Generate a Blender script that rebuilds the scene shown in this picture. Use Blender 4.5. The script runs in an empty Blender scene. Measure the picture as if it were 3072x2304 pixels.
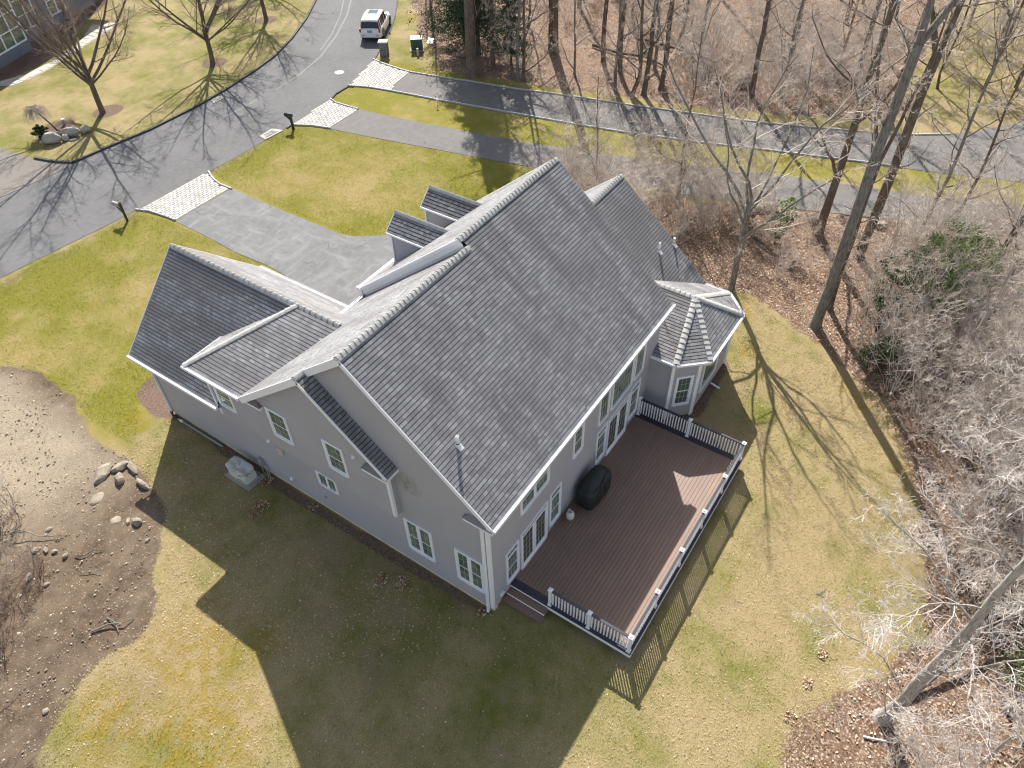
import bpy, math, random
import numpy as np
from mathutils import Vector, Matrix

scene = bpy.context.scene
COL = scene.collection
R = math.radians

# ------------------------------------------------------------------ camera
cam_d = bpy.data.cameras.new('camera')
cam = bpy.data.objects.new('camera', cam_d)
COL.objects.link(cam)
scene.camera = cam
yaw, pitch, roll = 0.961, 0.800, -0.028
cp, sp, cyw, syw = math.cos(pitch), math.sin(pitch), math.cos(yaw), math.sin(yaw)
fwd = Vector((syw*cp, cyw*cp, -sp))
rt0 = Vector((cyw, -syw, 0))
up0 = rt0.cross(fwd)
cr, sr = math.cos(roll), math.sin(roll)
rt = cr*rt0 + sr*up0
up = -sr*rt0 + cr*up0
M = Matrix((rt, up, -fwd)).transposed().to_4x4()
M.translation = Vector((-9.455, -7.616, 23.535))
cam.matrix_world = M
cam_d.sensor_fit = 'HORIZONTAL'
cam_d.sensor_width = 36.0
cam_d.lens = 2241.97/3072*36.0
cam_d.clip_start = 0.1
cam_d.clip_end = 2000

# ------------------------------------------------------------------ world and sun
SUN_DIR = Vector((0.585, 0.482, 0.653)).normalized()
world = bpy.data.worlds.new("World")
scene.world = world
world.use_nodes = True
wn = world.node_tree
for n in list(wn.nodes):
    wn.nodes.remove(n)
wo = wn.nodes.new('ShaderNodeOutputWorld')
wb = wn.nodes.new('ShaderNodeBackground')
ws = wn.nodes.new('ShaderNodeTexSky')
ws.sky_type = 'NISHITA'
ws.sun_disc = False
ws.sun_elevation = R(40.7)
ws.sun_rotation = R(50.5)
ws.air_density = 1.0
ws.dust_density = 1.2
wb.inputs['Strength'].default_value = 0.108
hs = wn.nodes.new('ShaderNodeHueSaturation')
hs.inputs['Saturation'].default_value = 0.62
wn.links.new(ws.outputs[0], hs.inputs['Color'])
wn.links.new(hs.outputs[0], wb.inputs[0])
wn.links.new(wb.outputs[0], wo.inputs[0])
sun_d = bpy.data.lights.new('sun', 'SUN')
sun_d.energy = 5.0
sun_d.angle = R(0.53)
sun_d.color = (1.0, 0.95, 0.87)
sun = bpy.data.objects.new('sun', sun_d)
COL.objects.link(sun)
sun.rotation_euler = SUN_DIR.to_track_quat('Z', 'Y').to_euler()
sun.location = (20, 20, 40)
scene.view_settings.view_transform = 'Standard'
scene.view_settings.look = 'None'
scene.view_settings.gamma = 1
scene.view_settings.use_curve_mapping = False
scene.view_settings.exposure = 0.93
scene.cycles.max_bounces = 6
scene.cycles.filter_width = 1.15
scene.cycles.transparent_max_bounces = 8

# ------------------------------------------------------------------ mesh helpers
def link(o, parent=None):
    COL.objects.link(o)
    if parent is not None:
        o.parent = parent
    return o

def tag(o, label=None, cat=None, group=None, kind=None):
    if label: o['label'] = label
    if cat: o['category'] = cat
    if group: o['group'] = group
    if kind: o['kind'] = kind
    return o

def empty(name, loc, rz=0.0, label=None, cat=None, group=None):
    o = bpy.data.objects.new(name, None)
    o.location = loc
    o.rotation_euler = (0, 0, rz)
    o.empty_display_size = 0.2
    link(o)
    tag(o, label, cat, group)
    return o

class MB:
    def __init__(self):
        self.v = []; self.f = []; self.t = []; self.tone = 0.5; self.smooth = False
    def face(self, idx):
        self.f.append(tuple(idx)); self.t.append(self.tone)
    def quadp(self, *pts):
        n = len(self.v)
        self.v += [tuple(p) for p in pts]
        self.face(range(n, n+len(pts)))
    def box(self, c, s, rz=0.0, taper=1.0):
        cx, cy, cz = c; a, b, h = s[0]/2, s[1]/2, s[2]/2
        co, si = math.cos(rz), math.sin(rz)
        n = len(self.v)
        for z, k in ((-h, 1.0), (h, taper)):
            for x, y in ((-a, -b), (a, -b), (a, b), (-a, b)):
                x *= k; y *= k
                self.v.append((cx+x*co-y*si, cy+x*si+y*co, cz+z))
        for q in ((0, 3, 2, 1), (4, 5, 6, 7), (0, 1, 5, 4), (1, 2, 6, 5), (2, 3, 7, 6), (3, 0, 4, 7)):
            self.face([n+i for i in q])
    def obox(self, O, ax, ay, az):
        """oriented box from corner O along three vectors"""
        O = Vector(O); ax = Vector(ax); ay = Vector(ay); az = Vector(az)
        n = len(self.v)
        for p in (O, O+ax, O+ax+ay, O+ay, O+az, O+ax+az, O+ax+ay+az, O+ay+az):
            self.v.append(tuple(p))
        flip = ax.cross(ay).dot(az) < 0
        for q in ((0, 3, 2, 1), (4, 5, 6, 7), (0, 1, 5, 4), (1, 2, 6, 5), (2, 3, 7, 6), (3, 0, 4, 7)):
            q = q[::-1] if flip else q
            self.face([n+i for i in q])
    def beam(self, p0, p1, side, w, h):
        """box from p0 to p1, width w centred along 'side', depth h downward/perpendicular"""
        p0 = Vector(p0); p1 = Vector(p1); d = p1-p0; side = Vector(side).normalized()
        dn = d.cross(side).normalized()
        if dn.z > 0: dn = -dn
        self.obox(p0-side*w/2, d, side*w, dn*h)
    def prism(self, pts, dz):
        """closed polygon pts (3D, ccw from above) extruded by -dz in z"""
        n = len(self.v); k = len(pts)
        self.v += [tuple(p) for p in pts]
        self.v += [(p[0], p[1], p[2]-dz) for p in pts]
        self.face(range(n, n+k)); self.face(range(n+2*k-1, n+k-1, -1))
        for i in range(k):
            j = (i+1) % k
            self.face([n+i, n+k+i, n+k+j, n+j])
    def tube(self, pts, rad, sides=6, cap=True):
        n = len(self.v); m = len(pts)
        P = [Vector(p) for p in pts]
        for i in range(m):
            d = (P[min(i+1, m-1)]-P[max(i-1, 0)])
            if d.length < 1e-9: d = Vector((0, 0, 1))
            d.normalize()
            a = d.cross(Vector((0, 0, 1)) if abs(d.z) < 0.9 else Vector((1, 0, 0))).normalized()
            b = d.cross(a)
            r = rad[i] if hasattr(rad, '__len__') else rad
            for k in range(sides):
                t = 2*math.pi*k/sides
                self.v.append(tuple(P[i]+(a*math.cos(t)+b*math.sin(t))*r))
        for i in range(m-1):
            for k in range(sides):
                k2 = (k+1) % sides
                self.face([n+i*sides+k, n+i*sides+k2, n+(i+1)*sides+k2, n+(i+1)*sides+k][::-1])
        if cap:
            self.face([n+k for k in range(sides)])
            self.face([n+(m-1)*sides+k for k in range(sides)][::-1])
    def lathe(self, c, prof, sides=16, sx=1.0, sy=1.0):
        n = len(self.v)
        for r, z in prof:
            for k in range(sides):
                t = 2*math.pi*k/sides
                self.v.append((c[0]+math.cos(t)*r*sx, c[1]+math.sin(t)*r*sy, c[2]+z))
        for i in range(len(prof)-1):
            for k in range(sides):
                k2 = (k+1) % sides
                self.face([n+i*sides+k, n+i*sides+k2, n+(i+1)*sides+k2, n+(i+1)*sides+k])
        self.face([n+k for k in range(sides)][::-1])
        self.face([n+(len(prof)-1)*sides+k for k in range(sides)])
    def mesh(self, name, mat, tones=False):
        me = bpy.data.meshes.new(name)
        me.from_pydata(self.v, [], self.f)
        if mat: me.materials.append(mat)
        if tones:
            a = me.attributes.new('tone', 'FLOAT', 'FACE')
            a.data.foreach_set('value', np.array(self.t, dtype=np.float32))
        if self.smooth:
            me.polygons.foreach_set('use_smooth', [True]*len(me.polygons))
        me.update()
        return me
    def build(self, name, mat, parent=None, tones=False, bevel=0.0):
        me = self.mesh(name, mat, tones)
        o = bpy.data.objects.new(name, me)
        link(o, parent)
        if parent is not None:
            o.matrix_parent_inverse = parent.matrix_world.inverted() if False else Matrix.Identity(4)
        if bevel > 0:
            b = o.modifiers.new('bevel', 'BEVEL'); b.width = bevel; b.segments = 2; b.limit_method = 'ANGLE'
        return o

def struct(name, mb, mat, **k):
    o = mb.build(name, mat, None, **k)
    o['kind'] = 'structure'
    return o

# 2D polygon clipping (Sutherland-Hodgman) : subject poly, half plane a*x+b*y<=c
def clip_half(poly, a, b, c):
    out = []
    n = len(poly)
    for i in range(n):
        p = poly[i]; q = poly[(i+1) % n]
        dp = a*p[0]+b*p[1]-c; dq = a*q[0]+b*q[1]-c
        if dp <= 1e-9: out.append(p)
        if (dp < -1e-9 and dq > 1e-9) or (dp > 1e-9 and dq < -1e-9):
            t = dp/(dp-dq)
            out.append((p[0]+(q[0]-p[0])*t, p[1]+(q[1]-p[1])*t))
    return out
def clip_rect(poly, x0, y0, x1, y1):
    for h in ((-1, 0, -x0), (1, 0, x1), (0, -1, -y0), (0, 1, y1)):
        poly = clip_half(poly, *h)
        if len(poly) < 3: return []
    return poly
def area2(poly):
    return sum(poly[i][0]*poly[(i+1) % len(poly)][1]-poly[(i+1) % len(poly)][0]*poly[i][1] for i in range(len(poly)))/2
def inside(poly, x, y):
    r = False; n = len(poly); j = n-1
    for i in range(n):
        xi, yi = poly[i]; xj, yj = poly[j]
        if (yi > y) != (yj > y) and x < (xj-xi)*(y-yi)/(yj-yi)+xi: r = not r
        j = i
    return r
def np_sdist(poly, X, Y):
    """signed distance (positive inside) of numpy points to polygon"""
    n = len(poly); d = np.full(X.shape, 1e9); ins = np.zeros(X.shape, bool)
    for i in range(n):
        x0, y0 = poly[i]; x1, y1 = poly[(i+1) % n]
        dx, dy = x1-x0, y1-y0
        L = dx*dx+dy*dy+1e-12
        t = np.clip(((X-x0)*dx+(Y-y0)*dy)/L, 0, 1)
        d = np.minimum(d, (X-x0-t*dx)**2+(Y-y0-t*dy)**2)
        c = ((y0 > Y) != (y1 > Y)) & (X < (x1-x0)*(Y-y0)/((y1-y0) if abs(y1-y0) > 1e-12 else 1e-12)+x0)
        ins ^= c
    return np.where(ins, 1, -1)*np.sqrt(d)

# ------------------------------------------------------------------ materials
def new_mat(name):
    m = bpy.data.materials.new(name); m.use_nodes = True
    nt = m.node_tree
    b = nt.nodes.get('Principled BSDF')
    return m, nt, b
def N(nt, typ, **kw):
    n = nt.nodes.new(typ)
    for k, v in kw.items():
        if k.startswith('i_'):
            key = k[2:]
            n.inputs[int(key) if key.isdigit() else key.replace('_', ' ')].default_value = v
        else:
            setattr(n, k, v)
    return n
def mixc(nt, fac, a, b, mode='MIX'):
    n = nt.nodes.new('ShaderNodeMix'); n.data_type = 'RGBA'; n.blend_type = mode
    for sock, val in ((n.inputs[0], fac), (n.inputs[6], a), (n.inputs[7], b)):
        if isinstance(val, (int, float)): sock.default_value = val
        elif isinstance(val, tuple): sock.default_value = (*val, 1) if len(val) == 3 else val
        else: nt.links.new(val, sock)
    return n.outputs[2]
def ramp(nt, fac, lo, hi, a=0.0, b=1.0, clamp=True):
    n = nt.nodes.new('ShaderNodeMapRange'); n.clamp = clamp
    nt.links.new(fac, n.inputs[0])
    n.inputs[1].default_value = lo; n.inputs[2].default_value = hi
    n.inputs[3].default_value = a; n.inputs[4].default_value = b
    return n.outputs[0]
def math_n(nt, op, a, b=None, clamp=False):
    n = nt.nodes.new('ShaderNodeMath'); n.operation = op; n.use_clamp = clamp
    for s, v in ((n.inputs[0], a), (n.inputs[1], b)):
        if v is None: continue
        if isinstance(v, (int, float)): s.default_value = v
        else: nt.links.new(v, s)
    return n.outputs[0]
def noise(nt, vec, scale, detail=3, rough=0.55, dist=0.0):
    n = nt.nodes.new('ShaderNodeTexNoise')
    n.inputs['Scale'].default_value = scale; n.inputs['Detail'].default_value = detail
    n.inputs['Roughness'].default_value = rough; n.inputs['Distortion'].default_value = dist
    if vec is not None: nt.links.new(vec, n.inputs['Vector'])
    return n.outputs[0]
def wpos(nt, sx=1, sy=1, sz=1, rz=0.0):
    g = nt.nodes.new('ShaderNodeNewGeometry')
    m = nt.nodes.new('ShaderNodeMapping'); m.vector_type = 'POINT'
    m.inputs['Scale'].default_value = (sx, sy, sz); m.inputs['Rotation'].default_value = (0, 0, rz)
    nt.links.new(g.outputs['Position'], m.inputs[0])
    return m.outputs[0]
def attr(nt, name):
    a = nt.nodes.new('ShaderNodeAttribute'); a.attribute_name = name
    return a.outputs['Fac']
def bump(nt, b, h, strength=0.3, dist=0.02):
    n = nt.nodes.new('ShaderNodeBump'); n.inputs['Strength'].default_value = strength
    n.inputs['Distance'].default_value = dist
    nt.links.new(h, n.inputs['Height']); nt.links.new(n.outputs[0], b.inputs['Normal'])

def simple(name, col, rough=0.6, var=0.12, scale=6.0, metal=0.0, spec=0.5, fine=60.0, bmp=0.0):
    m, nt, b = new_mat(name)
    p = wpos(nt)
    n1 = noise(nt, p, scale, 4); n2 = noise(nt, p, fine, 2)
    s = math_n(nt, 'ADD', math_n(nt, 'MULTIPLY', n1, 0.6), math_n(nt, 'MULTIPLY', n2, 0.4))
    f = ramp(nt, s, 0.3, 0.7)
    c = mixc(nt, f, tuple(x*(1-var) for x in col), tuple(min(1, x*(1+var)) for x in col))
    nt.links.new(c, b.inputs['Base Color'])
    b.inputs['Roughness'].default_value = rough; b.inputs['Metallic'].default_value = metal
    b.inputs['Specular IOR Level'].default_value = spec
    if bmp > 0: bump(nt, b, n2, bmp, 0.01)
    return m

MAT = {}
MAT['trim'] = simple('white_trim', (0.80, 0.80, 0.82), 0.4, 0.04, 2.0)
MAT['vinyl'] = simple('white_vinyl', (0.78, 0.79, 0.82), 0.35, 0.03, 2.0)
MAT['foundation'] = simple('concrete_foundation', (0.62, 0.53, 0.38), 0.9, 0.2, 1.5, bmp=0.3)
MAT['concrete'] = simple('concrete', (0.30, 0.28, 0.24), 0.9, 0.25, 4.0, bmp=0.3)
MAT['rail_dark'] = simple('dark_rail', (0.035, 0.036, 0.05), 0.32, 0.1, 3.0)
MAT['board_dark'] = simple('dark_border_board', (0.040, 0.033, 0.050), 0.6, 0.2, 8.0)
MAT['black'] = simple('black_plastic', (0.012, 0.012, 0.014), 0.5, 0.2)
MAT['cover'] = simple('black_cover', (0.014, 0.017, 0.018), 0.62, 0.3, 4.0)
MAT['pvc'] = simple('white_pvc', (0.75, 0.75, 0.76), 0.5, 0.05)
MAT['greymetal'] = simple('grey_metal', (0.28, 0.29, 0.30), 0.5, 0.15)
MAT['green_paint'] = simple('green_enamel', (0.035, 0.085, 0.065), 0.5, 0.2, 2.0)
MAT['granite'] = simple('granite_setts', (0.42, 0.41, 0.40), 0.8, 0.25, 9.0, bmp=0.4)
MAT['rock'] = simple('field_rock', (0.26, 0.22, 0.17), 0.9, 0.5, 3.5, bmp=0.6)
MAT['kerb_asphalt'] = simple('asphalt_kerb', (0.07, 0.066, 0.064), 0.9, 0.35, 3.0, bmp=0.5)
MAT['tank'] = simple('tank_white', (0.62, 0.62, 0.60), 0.4, 0.12, 9.0)
MAT['beige'] = simple('beige_panel', (0.50, 0.45, 0.37), 0.6, 0.05)
MAT['yellow'] = simple('yellow_plate', (0.75, 0.48, 0.05), 0.5, 0.05)
MAT['red'] = simple('red_plastic', (0.45, 0.02, 0.015), 0.3, 0.1)
MAT['slate'] = simple('flagstone', (0.42, 0.38, 0.32), 0.8, 0.2, 1.2)
MAT['grille_red'] = simple('red_lettering', (0.30, 0.03, 0.03), 0.5, 0.05)

def mat_pane(name, base=(0.035, 0.05, 0.045), rough=0.06):
    m, nt, b = new_mat(name)
    p = wpos(nt)
    s = noise(nt, p, 1.9, 4, 0.6, 0.8)
    f = ramp(nt, s, 0.38, 0.66)
    c = mixc(nt, f, base, (base[0]*2.4, base[1]*2.4, base[2]*2.2))
    nt.links.new(c, b.inputs['Base Color'])
    b.inputs['Roughness'].default_value = rough
    b.inputs['IOR'].default_value = 1.52
    return m
MAT['pane'] = mat_pane('window_glass', (0.085, 0.105, 0.088))
MAT['pane_dark'] = mat_pane('dark_door_glass', (0.045, 0.045, 0.042))
MAT['car_glass'] = mat_pane('car_glass', (0.010, 0.011, 0.016), 0.03)
MAT['muntin'] = simple('muntin', (0.36, 0.38, 0.33), 0.5, 0.05)
def mat_blind():
    m, nt, b = new_mat('blind_glass')
    p = wpos(nt, 0, 0, 1)
    w = N(nt, 'ShaderNodeTexWave', wave_type='BANDS', bands_direction='Z')
    w.inputs['Scale'].default_value = 9.0
    nt.links.new(p, w.inputs['Vector'])
    c = mixc(nt, w.outputs[1], (0.05, 0.065, 0.055), (0.13, 0.16, 0.13))
    nt.links.new(c, b.inputs['Base Color']); b.inputs['Roughness'].default_value = 0.1
    return m
MAT['pane_blind'] = mat_blind()

def mat_siding(name, col):
    m, nt, b = new_mat(name)
    p = wpos(nt)
    n1 = noise(nt, p, 0.6, 4); n2 = noise(nt, wpos(nt, 3, 3, 60), 2.0, 3)
    f = ramp(nt, math_n(nt, 'ADD', math_n(nt, 'MULTIPLY', n1, 0.5), math_n(nt, 'MULTIPLY', n2, 0.5)), 0.35, 0.65)
    c = mixc(nt, f, tuple(x*0.93 for x in col), tuple(x*1.07 for x in col))
    # green algae stain beneath the bump-out corner
    g = nt.nodes.new('ShaderNodeNewGeometry')
    v = N(nt, 'ShaderNodeVectorMath', operation='DISTANCE'); v.inputs[1].default_value = (0.0, 3.0, 5.05)
    nt.links.new(g.outputs['Position'], v.inputs[0])
    st = math_n(nt, 'MULTIPLY', ramp(nt, v.outputs['Value'], 0.15, 0.65, 1, 0), ramp(nt, noise(nt, p, 5, 4), 0.3, 0.7), True)
    c = mixc(nt, math_n(nt, 'MULTIPLY', st, 0.8), c, (0.15, 0.145, 0.07))
    nt.links.new(c, b.inputs['Base Color']); b.inputs['Roughness'].default_value = 0.62
    return m
MAT['siding'] = mat_siding('grey_lap_siding', (0.365, 0.350, 0.360))
MAT['shake'] = mat_siding('grey_shakes', (0.36, 0.35, 0.37))
def mat_grill_scorch(): pass

def mat_shingle(name, dark=1.0):
    m, nt, b = new_mat(name)
    t = attr(nt, 'tone')
    c = nt.nodes.new('ShaderNodeValToRGB')
    e = c.color_ramp.elements
    e[0].position = 0.0; e[0].color = (0.095*dark, 0.093*dark, 0.099*dark, 1)
    e[1].position = 1.0; e[1].color = (0.36*dark, 0.355*dark, 0.36*dark, 1)
    for pos, col in ((0.3, (0.16, 0.158, 0.165)), (0.55, (0.22, 0.217, 0.225)), (0.8, (0.28, 0.277, 0.284))):
        k = e.new(pos); k.color = (*(x*dark for x in col), 1)
    nt.links.new(t, c.inputs[0])
    # long weather streaks running down the slope (world y), patchy along x
    s1 = noise(nt, wpos(nt, 1.25, 0.25, 0.25), 1.0, 4, 0.6)
    s2 = noise(nt, wpos(nt, 0.3, 0.3, 0.3), 1.0, 3)
    st = math_n(nt, 'MULTIPLY', ramp(nt, s1, 0.44, 0.57), ramp(nt, s2, 0.36, 0.50))
    col = mixc(nt, math_n(nt, 'MULTIPLY', st, 0.85), c.outputs[0], (0.085*dark, 0.075*dark, 0.072*dark))
    fn = noise(nt, wpos(nt), 22.0, 3, 0.7)
    col = mixc(nt, ramp(nt, fn, 0.25, 0.75, 0.0, 0.35), col, (0.32*dark, 0.32*dark, 0.325*dark))
    # granules
    gn = noise(nt, wpos(nt), 160.0, 2, 0.8)
    col = mixc(nt, 0.35, col, mixc(nt, ramp(nt, gn, 0.3, 0.7), (0.07, 0.07, 0.075), (0.42, 0.42, 0.425)))
    nt.links.new(col, b.inputs['Base Color']); b.inputs['Roughness'].default_value = 0.9
    b.inputs['Specular IOR Level'].default_value = 0.25
    bump(nt, b, gn, 0.2, 0.003)
    return m
MAT['shingle'] = mat_shingle('asphalt_shingle')
MAT['roof_base'] = simple('dark_roof_base', (0.02, 0.02, 0.028), 0.9, 0.2)
MAT['cap'] = simple('ridge_cap_shingle', (0.42, 0.41, 0.39), 0.9, 0.2, 5.0, fine=120)

def mat_deck(name, col):
    m, nt, b = new_mat(name)
    p = wpos(nt, 0.6, 14, 1)
    n1 = noise(nt, p, 2.0, 4, 0.6); n2 = noise(nt, wpos(nt), 90.0, 2, 0.7); n3 = noise(nt, wpos(nt), 1.1, 3)
    f = ramp(nt, math_n(nt, 'ADD', math_n(nt, 'MULTIPLY', n1, 0.35), math_n(nt, 'ADD', math_n(nt, 'MULTIPLY', n2, 0.4), math_n(nt, 'MULTIPLY', n3, 0.25))), 0.35, 0.65)
    c = mixc(nt, f, tuple(x*0.8 for x in col), tuple(x*1.25 for x in col))
    c = mixc(nt, ramp(nt, attr(nt, 'tone'), 0, 1, 0.0, 0.22), c, (0.12, 0.080, 0.060))
    nt.links.new(c, b.inputs['Base Color']); b.inputs['Roughness'].default_value = 0.55
    bump(nt, b, n1, 0.15, 0.003)
    return m
MAT['deck'] = mat_deck('brown_composite_board', (0.20, 0.130, 0.096))

def mat_asphalt(name, col, patch=0.25, crack=0.5, streak=0.0):
    m, nt, b = new_mat(name)
    p = wpos(nt)
    n1 = noise(nt, p, 0.35, 4); n2 = noise(nt, p, 3.0, 4, 0.6); n3 = noise(nt, p, 70.0, 2, 0.8)
    f = ramp(nt, math_n(nt, 'ADD', math_n(nt, 'MULTIPLY', n1, 0.5), math_n(nt, 'MULTIPLY', n2, 0.5)), 0.36, 0.64)
    c = mixc(nt, f, tuple(x*(1-patch) for x in col), tuple(x*(1+patch) for x in col))
    c = mixc(nt, 0.3, c, mixc(nt, ramp(nt, n3, 0.3, 0.7), tuple(x*0.35 for x in col), tuple(x*1.9 for x in col)))
    # thin wandering cracks
    dn = nt.nodes.new('ShaderNodeTexNoise'); dn.inputs['Scale'].default_value = 0.9; dn.inputs['Detail'].default_value = 4
    nt.links.new(p, dn.inputs['Vector'])
    vm = N(nt, 'ShaderNodeVectorMath', operation='MULTIPLY_ADD'); vm.inputs[1].default_value = (2.2, 2.2, 0)
    nt.links.new(dn.outputs['Color'], vm.inputs[0]); nt.links.new(p, vm.inputs[2])
    vo = N(nt, 'ShaderNodeTexVoronoi', feature='DISTANCE_TO_EDGE'); vo.inputs['Scale'].default_value = 0.16
    nt.links.new(vm.outputs[0], vo.inputs['Vector'])
    ck = math_n(nt, 'MULTIPLY', ramp(nt, vo.outputs[0], 0.0, 0.0035, 1, 0), ramp(nt, noise(nt, p, 0.5, 2), 0.45, 0.55), True)
    c = mixc(nt, math_n(nt, 'MULTIPLY', ck, crack), c, (0.02, 0.02, 0.02))
    if streak > 0:
        s = noise(nt, wpos(nt, 1.2, 0.35, 1, 0.2), 1.6, 5, 0.65, 0.6)
        s2 = noise(nt, wpos(nt, 0.35, 1.4, 1), 1.6, 5, 0.65, 0.4)
        ss = math_n(nt, 'MAXIMUM', ramp(nt, s, 0.5, 0.68), ramp(nt, s2, 0.5, 0.68))
        c = mixc(nt, math_n(nt, 'MULTIPLY', ss, streak), c, tuple(min(1, x*1.8) for x in col))
    nt.links.new(c, b.inputs['Base Color']); b.inputs['Roughness'].default_value = 0.88
    b.inputs['Specular IOR Level'].default_value = 0.3
    bump(nt, b, n3, 0.3, 0.006)
    return m
MAT['road'] = mat_asphalt('road_asphalt', (0.118, 0.117, 0.119), 0.20, 0.7)
MAT['road_old'] = mat_asphalt('old_brown_asphalt', (0.165, 0.148, 0.132), 0.12, 0.4)
MAT['drive'] = mat_asphalt('driveway_asphalt', (0.145, 0.146, 0.147), 0.2, 0.7, 0.50)
MAT['drive_far'] = mat_asphalt('driveway_far_asphalt', (0.135, 0.128, 0.122), 0.16, 0.6, 0.2)
MAT['worn'] = mat_asphalt('worn_asphalt_streak', (0.19, 0.186, 0.18), 0.1, 0.0)

def mat_paver():
    m, nt, b = new_mat('light_paver')
    o = nt.nodes.new('ShaderNodeObjectInfo')
    p = wpos(nt)
    n = noise(nt, p, 8.0, 3); n3 = noise(nt, p, 80, 2)
    c = mixc(nt, o.outputs['Random'], (0.36, 0.345, 0.32), (0.52, 0.51, 0.485))
    c = mixc(nt, ramp(nt, n, 0.45, 0.75, 0, 0.4), c, (0.27, 0.235, 0.19))
    nt.links.new(c, b.inputs['Base Color']); b.inputs['Roughness'].default_value = 0.85
    bump(nt, b, n3, 0.3, 0.004)
    return m
MAT['paver'] = mat_paver()
MAT['mortar'] = simple('paver_joint', (0.15, 0.135, 0.11), 0.95, 0.3, 10.0)

def mat_bark(name, a, b_, lich=(0.30, 0.32, 0.26), lf=0.35):
    m, nt, b = new_mat(name)
    tc = nt.nodes.new('ShaderNodeNewGeometry')
    mp = nt.nodes.new('ShaderNodeMapping'); mp.inputs['Scale'].default_value = (1, 1, 0.14)
    nt.links.new(tc.outputs['Position'], mp.inputs[0])
    n1 = noise(nt, mp.outputs[0], 24.0, 5, 0.65); n2 = noise(nt, wpos(nt), 1.6, 4, 0.6)
    c = mixc(nt, ramp(nt, n1, 0.35, 0.65), a, b_)
    c = mixc(nt, math_n(nt, 'MULTIPLY', ramp(nt, n2, 0.5, 0.65), lf), c, lich)
    nt.links.new(c, b.inputs['Base Color']); b.inputs['Roughness'].default_value = 0.95
    b.inputs['Specular IOR Level'].default_value = 0.15
    bump(nt, b, n1, 0.7, 0.03)
    return m
MAT['bark_grey'] = mat_bark('grey_bark', (0.10, 0.088, 0.075), (0.27, 0.25, 0.225))
MAT['bark_brown'] = mat_bark('brown_bark', (0.075, 0.055, 0.042), (0.20, 0.155, 0.12), lf=0.2)
MAT['bark_dark'] = mat_bark('dark_bark', (0.055, 0.042, 0.036), (0.14, 0.11, 0.095), lf=0.15)
MAT['bark_pale'] = mat_bark('pale_bark', (0.24, 0.21, 0.185), (0.48, 0.44, 0.40), (0.42,0.43,0.36), .3)
MAT['twig'] = simple('pale_twigs', (0.56, 0.48, 0.41), 0.8, 0.35, 1.5, spec=0.3)
MAT['twig_bright'] = simple('silver_twigs', (0.60, 0.54, 0.50), 0.7, 0.4, 1.5, spec=0.35)
MAT['twig_dark'] = simple('brown_twigs', (0.20, 0.155, 0.125), 0.85, 0.4, 1.5, spec=0.2)

def mat_leaf(name, cols):
    m, nt, b = new_mat(name)
    c = nt.nodes.new('ShaderNodeValToRGB')
    e = c.color_ramp.elements
    e[0].position = 0; e[0].color = (*cols[0], 1); e[1].position = 1; e[1].color = (*cols[-1], 1)
    for i, k in enumerate(cols[1:-1]):
        q = e.new((i+1)/(len(cols)-1)); q.color = (*k, 1)
    nt.links.new(attr(nt, 'tone'), c.inputs[0])
    nt.links.new(c.outputs[0], b.inputs['Base Color']); b.inputs['Roughness'].default_value = 0.8
    b.inputs['Specular IOR Level'].default_value = 0.2
    return m
MAT['dead_leaf'] = mat_leaf('dead_leaves', [(0.16, 0.09, 0.055), (0.34, 0.21, 0.13), (0.50, 0.36, 0.25), (0.68, 0.56, 0.43)])
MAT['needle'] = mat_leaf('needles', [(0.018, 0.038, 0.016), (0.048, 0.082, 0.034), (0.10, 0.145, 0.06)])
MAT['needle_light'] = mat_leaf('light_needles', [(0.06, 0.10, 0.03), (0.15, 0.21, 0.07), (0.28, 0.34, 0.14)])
MAT['box_leaf'] = mat_leaf('evergreen_leaves', [(0.01, 0.022, 0.008), (0.03, 0.05, 0.018), (0.07, 0.10, 0.04)])
MAT['stone_bits'] = mat_leaf('stone_bits', [(0.10, 0.07, 0.05), (0.20, 0.155, 0.115), (0.32, 0.265, 0.20), (0.48, 0.42, 0.34)])
MAT['grass_blade'] = mat_leaf('grass_blades', [(0.055, 0.070, 0.010), (0.175, 0.190, 0.028), (0.33, 0.275, 0.095), (0.52, 0.41, 0.23)])
# ================================================================== THE GROUND
rng = np.random.default_rng(7)
def vnoise(X, Y, s, seed):
    """smooth value noise"""
    r = np.random.default_rng(seed); T = r.random((256, 256))
    x = X/s; y = Y/s
    xi = np.floor(x).astype(int); yi = np.floor(y).astype(int)
    fx = x-xi; fy = y-yi
    fx = fx*fx*(3-2*fx); fy = fy*fy*(3-2*fy)
    a = T[xi & 255, yi & 255]; b = T[(xi+1) & 255, yi & 255]
    c = T[xi & 255, (yi+1) & 255]; d = T[(xi+1) & 255, (yi+1) & 255]
    return (a*(1-fx)+b*fx)*(1-fy)+(c*(1-fx)+d*fx)*fy
def fbm(X, Y, s, seed):
    return sum(vnoise(X, Y, s/2**k, seed+k)*0.5**k for k in range(4))/1.875

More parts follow.
